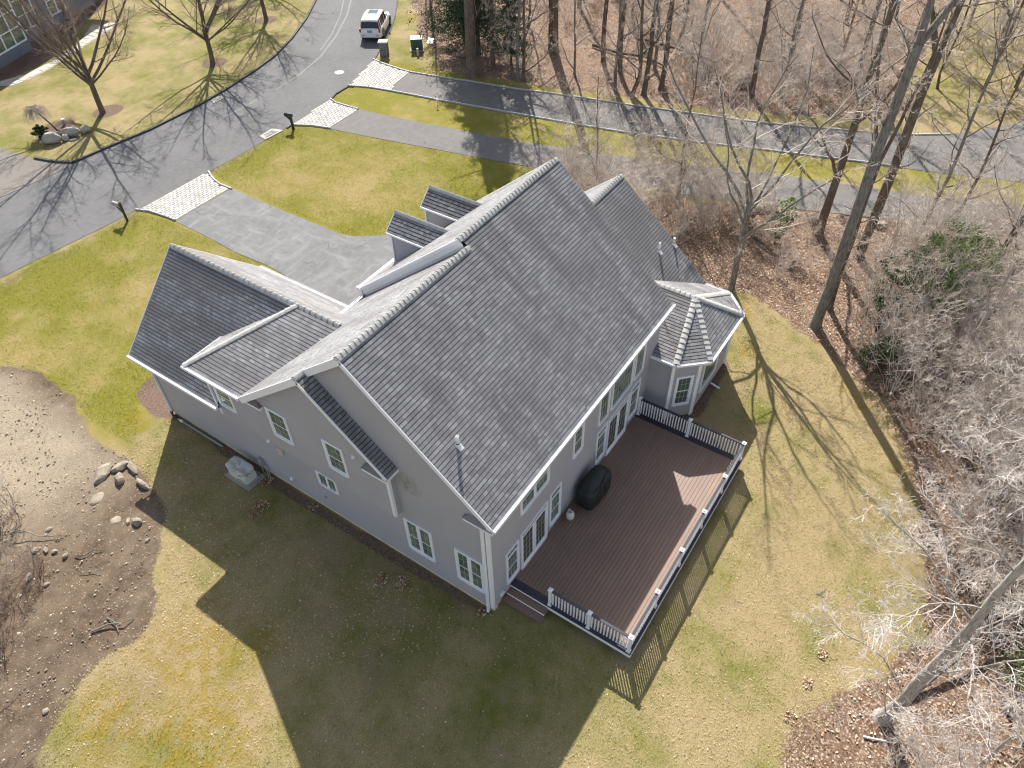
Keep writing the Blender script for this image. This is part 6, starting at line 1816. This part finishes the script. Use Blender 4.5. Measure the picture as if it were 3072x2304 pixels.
def brush_fill(poly, n, keys, label, group, seed, smin=.7, smax=1.15, dmin=.9, reject=None):
    r = np.random.default_rng(seed); out = []; tr_ = 0
    x0, x1 = min(p[0] for p in poly), max(p[0] for p in poly); y0, y1 = min(p[1] for p in poly), max(p[1] for p in poly)
    while len(out) < n and tr_ < 6000:
        tr_ += 1
        x, y = r.uniform(x0, x1), r.uniform(y0, y1)
        if not inside(poly, x, y) or (reject and reject(x, y)): continue
        if any((x-a)**2+(y-b_)**2 < dmin**2 for a, b_ in out): continue
        out.append((x, y))
    for i, (x, y) in enumerate(out):
        t = empty('brush_shrub', (x, y, 0), r.uniform(0, 6.28), label, 'shrub', group); s = r.uniform(smin, smax); t.scale = (s, s, s*r.uniform(.85, 1.15))
        m1, _, m3 = protos[keys[r.integers(len(keys))]]
        for nm, m_ in (('stems', m1), ('twigs', m3)):
            link(bpy.data.objects.new(nm, m_), t)
    return len(out)
ond = lambda x, y: inside(D2, x, y) or inside(D2, x-.5, y) or inside(D2, x+.4, y)
nb1 = brush_fill([(18.3, 5.0), (20.5, 11.5), (24.8, 12.0), (25.9, 9.0), (26.9, 4.8), (28.0, 1.5), (28.6, -.6), (26.5, .8), (24, 3.5), (21.5, 4.5)], 52, ['brush_a', 'brush_b', 'brush_e', 'brush_e'], 'leafless brush tangled between the house and the second driveway', 'brush behind the house', 1, reject=ond, smax=1.05, smin=.6, dmin=.75)
nb2 = brush_fill([(28.0, 1.5), (24, 2.5), (22, 1.0), (22.5, -2), (24, -5), (29.5, -4), (28.8, -1)], 12, ['brush_b', 'brush_d', 'brush_a'], 'low brush on the leaf litter around the boulders', 'brush around the boulders', 2, .4, .8, 1.1, reject=ond)
nb3 = brush_fill([(22, -5.5), (19.5, -6.2), (17.2, -8.4), (15.2, -10.4), (12.0, -11.9), (8.5, -12.9), (8, -17), (16, -18), (24, -17), (30.5, -12), (30.5, -5.5), (26, -5.8)], 105, ['brush_a', 'brush_c', 'brush_e', 'brush_c'], 'leafless thicket shrub in the dense wood right of the back lawn', 'thicket right of the back lawn', 3, .8, 1.2, .85)
nb4 = brush_fill([(38.5, 8.5), (40.2, 4), (43, 0), (46, -1), (50, 2), (52, 10), (47, 14), (41, 13)], 40, ['brush_a', 'brush_e', 'brush_c'], 'pale leafless thicket shrub above the far sett kerb', 'thicket above the far driveway', 4, .8, 1.2, 1.2)
nb5 = brush_fill([(43, 14), (52, 10), (66, 12), (68, 30), (56, 38), (47, 30)], 26, ['brush_d', 'brush_b', 'brush_a'], 'scattered brush on the leaf litter of the far wood', 'brush in the far wood', 5, .6, 1.1, 2.0)
nb6 = brush_fill([(-6.8, 15.6), (-6.3, 18), (-6.0, 22), (-10.5, 24), (-11.5, 12.5), (-9.2, 13.0)], 22, ['brush_a', 'brush_d', 'brush_d'], 'leafless brush at the left edge beside the stony bare ground', 'brush at the left edge', 6, .5, .95, .8)
nb7 = brush_fill([(30.5, -12.2), (34.0, -14.5), (36, -19), (28, -20), (24, -16)], 22, ['brush_a', 'brush_e'], 'leafless thicket shrub beside the second driveway at the right edge', 'thicket at the right edge', 7, .9, 1.3, 1.3)
nb8 = brush_fill([(44, -10.5), (47, -9.2), (50, -3), (60, -3.5), (70, -4), (66, -12), (52, -14)], 26, ['brush_e', 'brush_a', 'brush_d'], 'tall pale saplings standing over the far mown yard', 'saplings over the far yard', 8, .8, 1.2, 1.6)
print('brush', nb1, nb2, nb3, nb4, nb5, nb6, nb7)
# shrubs against the neighbour's house
for i, (x, y) in enumerate([(12.5, 56.2), (14.2, 56.1), (15.9, 56.0), (17.4, 56.4), (19.2, 57.0), (20.8, 57.9), (22.3, 59.2), (24.4, 60.6), (26.4, 61.6), (28.6, 62.6)]):
    t = empty('hedge_shrub', (x, y, 0), i*1.3, 'dark twiggy foundation shrub under the tall white-framed windows', 'shrub', "shrubs along the neighbour's house"); t.scale = (.62, .62, .48)
    m1, _, m3 = protos['brush_d']
    link(bpy.data.objects.new('stems', m1), t); link(bpy.data.objects.new('twigs', m3), t)

# --- evergreens made of leaf-sized faces
def foliage_mesh(name, clumps, per, size, mat, seed, droop=0.0, elong=2.6):
    """clumps: array (n,4) centre+radius"""
    r = np.random.default_rng(seed); C_ = np.asarray(clumps)
    idx = np.repeat(np.arange(len(C_)), per)
    d = r.normal(size=(len(idx), 3)); d /= np.linalg.norm(d, axis=1, keepdims=True); rad = r.random(len(idx))**.45
    P = C_[idx, :3]+d*(rad*C_[idx, 3])[:, None]*np.array([1, 1, .55])
    a = r.normal(size=(len(idx), 3))*.6+d*.9; a[:, 2] += -droop; a /= np.linalg.norm(a, axis=1, keepdims=True)
    b_ = np.cross(a, r.normal(size=(len(idx), 3))); b_ /= np.linalg.norm(b_, axis=1, keepdims=True)
    s = size*r.uniform(.6, 1.4, len(idx))[:, None]
    V_ = np.stack([P-b_*s*.5/elong, P+a*s*.55, P+b_*s*.5/elong, P-a*s*.45], 1).reshape(-1, 3)
    F_ = np.arange(len(V_)).reshape(-1, 4)
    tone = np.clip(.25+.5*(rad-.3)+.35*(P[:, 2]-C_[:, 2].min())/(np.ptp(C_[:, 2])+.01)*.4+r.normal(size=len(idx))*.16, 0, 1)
    return fast_mesh(name, V_, [F_], mat, tone)
def conifer(x, y, H, Rb, z0, seed, label, mat, per=26, name='conifer', trunk_r=.18, sparse=1.0, sz=.16):
    r = np.random.default_rng(seed); t = empty(name, (x, y, 0), 0, label, 'tree')
    P, rad = stem(0, 0, H, trunk_r, .02, k=8, seed=seed); br = []; cl = []
    n = int(H*9*sparse)
    for i in range(n):
        z = z0+(H-z0)*(i/n)**1.05; Lb = Rb*(1-(z-z0)/(H-z0))**.75*r.uniform(.55, 1.1)+.15; a = i*2.4+r.normal()*.3
        d = np.array([math.cos(a), math.sin(a), r.uniform(.0, .25)]); pts = curve(np.array([0, 0, z]), d, Lb, 6, .08, -.05, r)
        br.append((pts, np.linspace(.03, .008, 6)))
        for j in range(1, 6):
            for q_ in range(2):
                sp_ = .12+.16*Lb*j/5*.6; cl.append((*(pts[j]+r.normal(size=3)*np.array([sp_, sp_, .06])), .16+.10*Lb))
    link(bpy.data.objects.new('trunk', tubes_mesh('trunk', [(P, rad)], 9, MAT['bark_dark'])), t)
    link(bpy.data.objects.new('branches', tubes_mesh('branches', br, 4, MAT['bark_dark'])), t)
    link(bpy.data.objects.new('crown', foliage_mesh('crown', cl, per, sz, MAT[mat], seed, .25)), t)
    return t
conifer(37.4, 27.4, 17, 4.3, 1.2, 51, 'dark green hemlock spreading behind the massive grey trunk', 'needle', 30, 'hemlock_tree')
conifer(39.2, 30.0, 14, 3.6, .8, 52, 'second dark hemlock at the top edge behind the grass verge', 'needle', 30, 'hemlock_tree')
conifer(36.9, 24.0, 6.5, 1.5, .8, 53, 'thin understorey hemlock right of the massive grey trunk', 'needle', 22, 'hemlock_tree', .08, .7)
def bushy(name, label, cat, cl, per, size, mat, seed, loc, stems=None):
    t = empty(name, (loc[0], loc[1], 0), 0, label, cat)
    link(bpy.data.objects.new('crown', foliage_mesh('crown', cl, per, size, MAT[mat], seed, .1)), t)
    if stems: link(bpy.data.objects.new('stems', tubes_mesh('stems', stems, 5, MAT['bark_dark'])), t)
def cloud(n, rx, ry, rz_, z0, seed, cr):
    r = np.random.default_rng(seed); out = []
    for i in range(n):
        d = r.normal(size=3); d /= np.linalg.norm(d); q_ = r.random()**.4
        out.append((d[0]*rx*q_, d[1]*ry*q_, z0+rz_+d[2]*rz_*q_, cr*r.uniform(.5, 1.2)))
    return out
def stems_for(cl, seed):
    r = np.random.default_rng(seed); out = []
    for c_ in cl[::3]:
        p0 = np.array([r.normal()*.08, r.normal()*.08, 0]); p1 = np.array(c_[:3]); m = (p0+p1)/2+np.array([0, 0, .25])
        out.append((np.array([p0, (p0+m)/2, m, (m+p1)/2, p1]), np.linspace(.03, .008, 5)))
    return out
c1 = cloud(150, 2.1, 1.7, 2.4, .3, 61, .36)
bushy('white_cedar', 'light green feathery conifer in the wood right of the tallest trunk', 'tree', c1, 150, .105, 'needle_light', 61, (23.2, -8.7), stems_for(c1, 1))
c2 = cloud(46, 1.1, 1.1, 2.0, .5, 62, .34)
bushy('hemlock_sapling', 'sparse dark green young hemlock close right of the tallest trunk', 'tree', c2, 90, .11, 'needle', 62, (21.3, -6.9), stems_for(c2, 2))
c3 = cloud(40, 1.3, 1.0, .9, .1, 63, .36)
bushy('evergreen_shrub', 'dark low evergreen at the shaded foot of the wood edge', 'shrub', c3, 100, .10, 'needle', 63, (18.6, -7.7), stems_for(c3, 3))
c4 = cloud(30, .7, .7, 1.3, .2, 64, .3)
bushy('hemlock_sapling', 'tiny pale green sapling in the litter below the boulders', 'tree', c4, 34, .13, 'needle_light', 64, (25.6, -.6), stems_for(c4, 4))
for i, (x, y, s, lab) in enumerate(((7.2, -15.4, 1.2, 'yellow-green evergreen bush at the bottom right, nearest the thick pale trunk'), (9.8, -15.9, 1.5, 'yellow-green evergreen bush in the bottom right, middle of the row'), (12.6, -16.6, 1.4, 'yellow-green evergreen bush at the right edge above the corner'), (5.2, -17.0, 1.2, 'yellow-green evergreen bush cut by the bottom edge'))):
    c_ = cloud(60, 1.2*s, 1.0*s, 1.2*s, .1, 70+i, .40)
    bushy('evergreen_bush', lab, 'shrub', c_, 110, .11, 'needle_light', 70+i, (x, y), stems_for(c_, 5+i))
c_ = cloud(46, .52, .42, .42, .05, 81, .15)
bushy('boxwood_shrub', 'round dark evergreen shrub at the left end of the boulders', 'shrub', c_, 90, .07, 'box_leaf', 81, (11.42, 44.25), stems_for(c_, 9))

# weeping tree
r = np.random.default_rng(91); wt = empty('weeping_tree', (12.44, 44.14, 0), 0, 'small weeping tree with drooping bare twigs behind the boulders', 'tree')
tip = np.array([-.62, .50, 1.62])
P = np.array([[0, 0, -.03], [-.15, .12, .5], [-.34, .27, 1.0], [-.52, .42, 1.42], tip]); link(bpy.data.objects.new('trunk', tubes_mesh('trunk', [(P, np.array([.06, .05, .045, .045, .03]))], 8, MAT['bark_dark'])), wt)
tw = []
for i in range(260):
    a = r.uniform(0, 6.28); L = r.uniform(.3, .95); h = r.uniform(.05, .32)
    q_ = [tip+np.array([math.cos(a)*L*t_, math.sin(a)*L*t_, h*math.sin(min(t_, .6)/.6*1.57)-(max(0, t_-.35)**2)*r.uniform(1.0, 2.2)]) for t_ in np.linspace(0, 1, 6)]
    tw.append((np.array(q_)+r.normal(size=(6, 3))*.015, np.linspace(.012, .005, 6)))
link(bpy.data.objects.new('crown', tubes_mesh('crown', tw, 3, MAT['twig'], False)), wt)

# ================================================================== ROCKS, STICKS, LEAVES
def rock_mesh(seed, sx, sy, sz, sub=2, rough=.25, mat='rock', flat=False):
    import bmesh
    from mathutils import noise as mn
    bm = bmesh.new(); bmesh.ops.create_icosphere(bm, subdivisions=sub, radius=1.0)
    for v in bm.verts:
        n_ = mn.noise(v.co*1.1+Vector((seed*3.7, seed, 0)))+.5*mn.noise(v.co*2.7+Vector((seed, 0, seed*2.1)))
        v.co *= 1+n_*rough*1.6
        # facet: squash towards a few planes
        for ax in (Vector((.8, .3, .5)), Vector((-.5, .7, .4)), Vector((.1, -.8, .6)), Vector((-.7, -.5, .3)), Vector((0, 0, 1))):
            ax = ax.normalized(); dd = v.co.dot(ax)-.78
            if dd > 0: v.co -= ax*dd*.85
        v.co.x *= sx; v.co.y *= sy; v.co.z *= sz
    me_ = bpy.data.meshes.new('rock'); bm.to_mesh(me_); bm.free(); me_.materials.append(MAT[mat]); return me_
def rock(x, y, sx, sy, sz, rz, label, seed, name='rock', sink=.35, mat='rock', group=None, sub=2):
    o = bpy.data.objects.new(name, rock_mesh(seed, sx, sy, sz, sub, mat=mat)); o.location = (x, y, sz*(1-sink)-.02); o.rotation_euler = (0, 0, rz); link(o)
    return tag(o, label, 'rock', group)
MAT['boulder'] = simple('boulder', (.36, .33, .29), .9, .4, 2.5, bmp=.5)
rock(11.36, 43.0, .62, .36, .42, -.68, 'largest squarish grey boulder at the left of the garden bed', 1, 'boulder', .1, 'boulder')
rock(12.62, 42.75, .60, .32, .36, -.72, 'long dark boulder in the middle of the garden bed row', 2, 'boulder', .1, 'boulder')
rock(13.42, 42.45, .34, .30, .28, .2, 'pale jagged boulder at the right end of the garden bed row', 3, 'boulder', .1, 'boulder')
rock(12.02, 42.62, .26, .22, .24, .4, 'small boulder in front of the gap in the row', 4, 'boulder', .1, 'boulder')
rock(11.98, 43.35, .34, .2, .24, -.5, 'flat-topped tan boulder behind the squarish one', 5, 'boulder', .1, 'boulder')
rock(12.25, 42.2, .30, .13, .07, -.6, 'thin flat stone lying in front of the boulders', 6, 'boulder', .1, 'boulder')
rock(10.93, 43.6, .15, .12, .12, 0, 'small stone beside the round evergreen shrub', 7, 'boulder', .1, 'boulder')
# bedrock and stones in the bare ground
for i, (x, y, a, b_, c_, rz, lab) in enumerate((
    (-3.65, 16.4, .55, .30, .16, .5, 'broad tan ledge at the upper end of the bare ground'), (-3.1, 16.1, .40, .22, .14, -.2, 'tan ledge stone next to the lawn edge'),
    (-3.5, 15.55, .34, .18, .20, 1.1, 'upright grey slab below the broad ledge'), (-4.5, 15.55, .36, .26, .05, .2, 'pale flat rock flush with the earth left of the ledge'),
    (-2.85, 15.6, .45, .14, .13, 1.3, 'long narrow ledge at the tip of the house shadow'), (-3.15, 14.6, .42, .13, .15, 1.5, 'thin split ledge running down from the shadow tip'),
    (-4.8, 14.05, .24, .20, .07, .6, 'pale cracked flat rock in the middle of the bare earth'), (-4.38, 13.3, .22, .17, .16, 2.0, 'rounded tan rock near the lawn edge'),
    (-4.55, 13.6, .20, .09, .09, .9, 'narrow pale rock left of the rounded tan one'), (-7.2, 15.4, .17, .12, .09, .3, 'grey stone at the foot of the left edge brush'),
    (-7.0, 15.1, .16, .09, .08, 1.2, 'slanted stone touching the brush at the left'), (-8.0, 14.6, .22, .10, .07, .8, 'long pale flat stone near the left trunk shadow'),
    (-7.8, 13.8, .12, .09, .07, 0, 'single round grey stone among the branch shadows'), (-6.75, 14.3, .13, .09, .08, .4, 'stone beside the crooked stick'),
    (-6.85, 14.8, .12, .10, .06, 2.2, 'pale stone above the crooked stick'), (-6.4, 15.85, .14, .09, .06, .1, 'reddish flat stone in the upper left earth'),
    (-4.67, 12.34, .11, .09, .05, .2, 'small squarish white stone near the lawn'), (-10.4, 9.8, .12, .1, .07, .4, 'stone at the bottom left edge of the earth'))):
    rock(x, y, a, b_, c_, rz, lab, 20+i)
for i, (x, y, a, b_, c_, lab) in enumerate(((27.0, 2.5, .40, .3, .28, 'leftmost boulder of the tumbled heap below the driveway'), (28.0, 1.4, .38, .30, .22, 'tan boulder in the tumbled heap below the driveway'), (28.4, .9, .5, .3, .30, 'largest boulder of the tumbled heap below the driveway'),
    (28.2, -.2, .42, .3, .22, 'flat boulder at the right of the tumbled heap'), (28.5, -1.6, .35, .25, .2, 'boulder beside the straight brown trunk'), (29.9, -4.7, .4, .3, .2, 'boulder right of the leaning grey trunk'), (27.5, 1.6, .3, .2, .2, 'small dark boulder wedged in the tumbled heap'), (26.9, -8.2, .34, .3, .24, 'pale boulder showing above the light green conifer'))):
    rock(x, y, a, b_, c_, i*1.1, lab, 50+i, 'boulder', .2)
for i, (x, y, a, b_, c_, lab) in enumerate(((42.8, 8.2, .9, .6, .5, 'mossy boulder in the pale thicket above the far driveway'), (43.8, 16.3, .4, .25, .2, 'light rock on the leaf litter by a fallen log'), (36.2, 28.2, .3, .25, .2, 'grey rock by the massive grey trunk'), (36.8, 27.6, .25, .25, .2, 'small rock under the dark hemlock'))):
    rock(x, y, a, b_, c_, i*1.1, lab, 70+i, 'boulder', .2)

def stick(pts, r0, label, mat='bark_dark', name='stick', cat='stick', group=None):
    mb = MB(); mb.tube(pts, np.linspace(r0, r0*.45, len(pts)), 6); return tag(mb.build(name, MAT[mat]), label, cat, group)
stick([(-6.55, 14.01, .03), (-6.45, 13.8, .05), (-6.3, 13.66, .03), (-6.06, 13.63, .05), (-5.98, 13.5, .05), (-5.85, 13.35, .03)], .022, 'crooked dark stick lying in the middle of the bare earth')
stick([(-7.3, 16.66, .25), (-7.1, 16.5, .3), (-6.95, 16.3, .22), (-6.81, 15.81, .12), (-6.5, 15.4, .06), (-6.25, 15.14, .04)], .028, 'pale curving branch reaching out of the left brush', 'bark_grey', 'fallen_branch', 'branch')
stick([(-6.9, 13.2, .03), (-6.6, 12.9, .05), (-6.45, 12.5, .03)], .016, 'thin pale forked stick below the crooked one', 'bark_grey')
stick([(-8.0, 10.9, .03), (-7.5, 10.6, .08), (-7.2, 10.2, .12), (-6.9, 10.1, .05)], .035, 'knobbly root end at the lower edge of the bare earth', 'bark_grey')
stick([(-7.4, 10.9, .03), (-7.35, 10.5, .08), (-7.5, 10.1, .04)], .025, 'short root crossing the knobbly one', 'bark_grey')
stick([(6.55, -8.85, .03), (6.63, -8.92, .04), (6.95, -9.08, .03)], .022, 'pale forked twig lying alone on the back lawn', 'bark_grey')
stick([(6.63, -8.92, .03), (6.6, -9.02, .04), (6.58, -9.15, .02)], .018, 'short twig piece touching the forked one on the back lawn', 'bark_grey')
stick([(2.74, -11.50, .05), (2.85, -11.8, .06), (3.05, -12.27, .04)], .035, 'white bleached stick on the leaves below the thick pale trunk', 'trim', 'fallen_branch', 'branch')
stick([(43.0, 20.5, .15), (42.6, 18.0, .2), (42.9, 16.0, .25), (42.4, 14.2, .15)], .11, 'fallen log across the leaf litter above the far driveway', 'bark_dark', 'fallen_log', 'log')
stick([(46.0, 17.5, .15), (45.2, 14.0, .35), (44.8, 11.0, .2)], .10, 'slanted fallen log behind the roadside trunks', 'bark_dark', 'fallen_log', 'log')
stick([(25.4, .6, .1), (24.8, -.2, .12), (24.3, -1.0, .1)], .10, 'dark rotten log in the litter below the boulders', 'bark_dark', 'fallen_log', 'log')
stick([(4.6, -12.3, .08), (6.5, -13.2, .5), (8.5, -13.8, .9), (10.5, -14.0, 1.3)], .09, 'low grey limb lying from the thick pale trunk towards the corner', 'bark_grey', 'fallen_branch', 'branch')

def scatter(name, n, polys, sizes, mat, seed, z=.015, tilt=.5, weights=None, elong=1.4, reject=None, tone_pow=1.0):
    r = np.random.default_rng(seed); Ps = []
    per = np.array(weights if weights else [1]*len(polys), float); per = (per/per.sum()*n).astype(int)
    for poly, k in zip(polys, per):
        x0, x1 = max(-16, min(p[0] for p in poly)), min(70, max(p[0] for p in poly)); y0, y1 = max(-20, min(p[1] for p in poly)), min(62, max(p[1] for p in poly))
        got = 0
        while got < k:
            X_ = r.uniform(x0, x1, k*3); Y_ = r.uniform(y0, y1, k*3); m = np_sdist(poly, X_, Y_) > -.1
            if reject is not None: m &= ~reject(X_, Y_)
            X_, Y_ = X_[m][:k-got], Y_[m][:k-got]; Ps.append(np.stack([X_, Y_], 1)); got += len(X_)
            if len(X_) == 0: break
    P2_ = np.concatenate(Ps); m = len(P2_)
    P = np.concatenate([P2_, r.uniform(.3, 1.0, (m, 1))*z+.01], 1)
    a = np.stack([np.cos(t := r.uniform(0, 6.28, m)), np.sin(t), r.normal(size=m)*tilt], 1); a /= np.linalg.norm(a, axis=1, keepdims=True)
    nn_ = np.stack([r.normal(size=m)*tilt, r.normal(size=m)*tilt, np.ones(m)], 1); b_ = np.cross(nn_, a); b_ /= np.linalg.norm(b_, axis=1, keepdims=True)
    s = r.uniform(sizes[0], sizes[1], m)[:, None]
    V_ = np.stack([P-a*s*.5, P-b_*s*.5/elong+a*s*.05, P+a*s*.5, P+b_*s*.5/elong+a*s*.05], 1).reshape(-1, 3)
    tn_ = r.random(m)**tone_pow if tone_pow > 0 else np.clip(.80-.62*green_at(P[:, 0], P[:, 1])+r.normal(size=m)*.19, 0, 1)
    me_ = fast_mesh(name, V_, [np.arange(len(V_)).reshape(-1, 4)], MAT[mat], tn_)
    o = bpy.data.objects.new(name, me_); link(o); return o
house_rej = lambda X_, Y_: (((X_ > -.1) & (X_ < 11.3) & (Y_ > -4.7) & (Y_ < 16.8) & ~((X_ < .9) & (Y_ < 0)))) | ((X_ > 11) & (X_ < 16.4) & (Y_ > -1.9) & (Y_ < 9)) | (np_sdist(D1, X_, Y_) > 0) | (np_sdist(D2, X_, Y_) > -.1) | (np_sdist(D3_TOP+D3_BOT[::-1], X_, Y_) > -.3)
o = scatter('leaf_litter', 64000, [[p for p in WOODS_R], WOODS_R2, WOODS_T], (.055, .115), 'dead_leaf', 101, .04, .45, [.36, .06, .58], reject=house_rej); tag(o, 'brown fallen leaves covering the woodland floor', 'leaves', kind='stuff')
LAWN_B = [(0, -.5), (-3, 9), (-7, 9.5), (-12, 8), (-12, 0), (-4, -12), (3, -10.5), (12, -11), (17, -7.5), (20, -1), (19, 4), (16.5, 0), (12, -4), (1, -5)]
o = scatter('lawn_leaves', 2600, [LAWN_B, [(-.3, .5), (-3.2, 13), (-4.5, 11), (-6.5, 9), (-5.0, 4), (-2, 1)], [(-.1, 16), (-2.6, 16), (-4, 11.5), (-1.2, 10)]], (.035, .075), 'dead_leaf', 102, .02, .3, [.45, .4, .15], reject=house_rej, tone_pow=.5); tag(o, 'loose dry leaves dotted over the back lawn', 'leaves', kind='stuff')
piles = [[(x+math.cos(t)*q_, y+math.sin(t)*q_*.8) for t in np.linspace(0, 5.5, 7)] for x, y, q_ in ((-1.22, 4.0, .28), (-.86, 3.35, .30), (-1.5, 9.9, .45), (-.25, 10.75, .42), (-.2, 8.2, .22), (3.4, -9.6, .18), (4.6, -9.7, .18), (2.1, -9.5, .2), (-.2, .3, .2))]
o = scatter('leaf_piles', 900, piles, (.05, .10), 'dead_leaf', 103, .05, .6, [2, 2, 2, 3, 1, 1, 1, 1, 1], reject=house_rej); tag(o, 'small drifts of brown leaves caught on the lawn and along the house', 'leaves', kind='stuff')
o = scatter('bay_roof_debris', 10, [[(14.5, .9), (15.2, .6), (15.0, 1.0)]], (.05, .1), 'dead_leaf', 104); bpy.data.objects.remove(o)
# stones in the bare earth : small angular chips
r = np.random.default_rng(111); ch = MB(); cnt = 0
Vc, Fc, tn = [], [], []
while cnt < 5200:
    x, y = r.uniform(-13, -1.6), r.uniform(8, 26)
    dd = np_sdist(DIRT, np.array([x]), np.array([y]))[0]
    if dd < -.2 or (dd < .1 and r.random() < .5): continue
    s = .011+.055*r.random()**4; n0 = len(Vc); t0 = r.uniform(0, 6.28)
    k = 5
    for q_ in range(k):
        t_ = t0+6.283*q_/k; rr = s*r.uniform(.7, 1.25); Vc.append((x+math.cos(t_)*rr, y+math.sin(t_)*rr*.75, .0))
    for q_ in range(k):
        t_ = t0+6.283*q_/k; rr = s*r.uniform(.45, .8); Vc.append((x+math.cos(t_)*rr, y+math.sin(t_)*rr*.75, .008+s*r.uniform(.12, .4)))
    tv = r.random()**.8
    for q_ in range(k):
        q2 = (q_+1) % k; Fc.append((n0+q_, n0+q2, n0+k+q2)); Fc.append((n0+q_, n0+k+q2, n0+k+q_)); tn += [tv, tv]
    for q_ in range(1, k-1): Fc.append((n0+k, n0+k+q_, n0+k+q_+1)); tn.append(tv)
    cnt += 1
o = bpy.data.objects.new('stone_chips', fast_mesh('stone_chips', np.array(Vc), [np.array(Fc)], MAT['stone_bits'], tn)); link(o); tag(o, 'countless small stones scattered through the bare earth', 'stones', kind='stuff')
# grass blades over the nearer lawns
def grass(n, poly, seed, z, lo, hi, tp):
    rej = lambda X_, Y_: house_rej(X_, Y_) | (np_sdist(DIRT, X_, Y_) > -.05) | (np_sdist(WOODS_R, X_, Y_) > .2) | (np_sdist(AP1, X_, Y_) > -.1)
    return scatter('grass', n, [poly], (lo, hi), 'grass_blade', seed, z, .55, elong=6.0, reject=rej, tone_pow=tp)
o = grass(90000, [(0, -.2), (-.2, 16.7), (-2.8, 16.5), (-12, 9), (-13, 0), (-4, -12), (3, -10.5), (12, -11), (17, -7.5), (20.5, -1), (20, 3), (16.5, 3), (16.4, -1), (14, -2), (11, -1), (10.5, -4.7), (1, -4.7), (.4, -1.6)], 121, .03, .05, .11, 0)
tag(o, 'straw-coloured lawn grass behind the house', 'grass', kind='stuff')
o = grass(42000, [(-2, 16.8), (0, 19), (6.2, 17), (9.4, 19), (9.5, 28.5), (8.9, 31.3), (-3, 31.8), (-2.4, 26)], 122, .03, .05, .11, 0)
tag(o, 'green and gold lawn grass left of the driveway', 'grass', kind='stuff')
o = grass(42000, [(13.9, 18.8), (15.2, 16.8), (17.5, 12), (24.6, 13.5), (24.6, 16.5), (22.3, 28.3), (21.2, 31.2), (14.5, 31.1), (13.9, 28)], 123, .03, .05, .11, 0)
tag(o, 'green and gold front lawn grass between the driveways', 'grass', kind='stuff')
print('objects', len(bpy.data.objects))
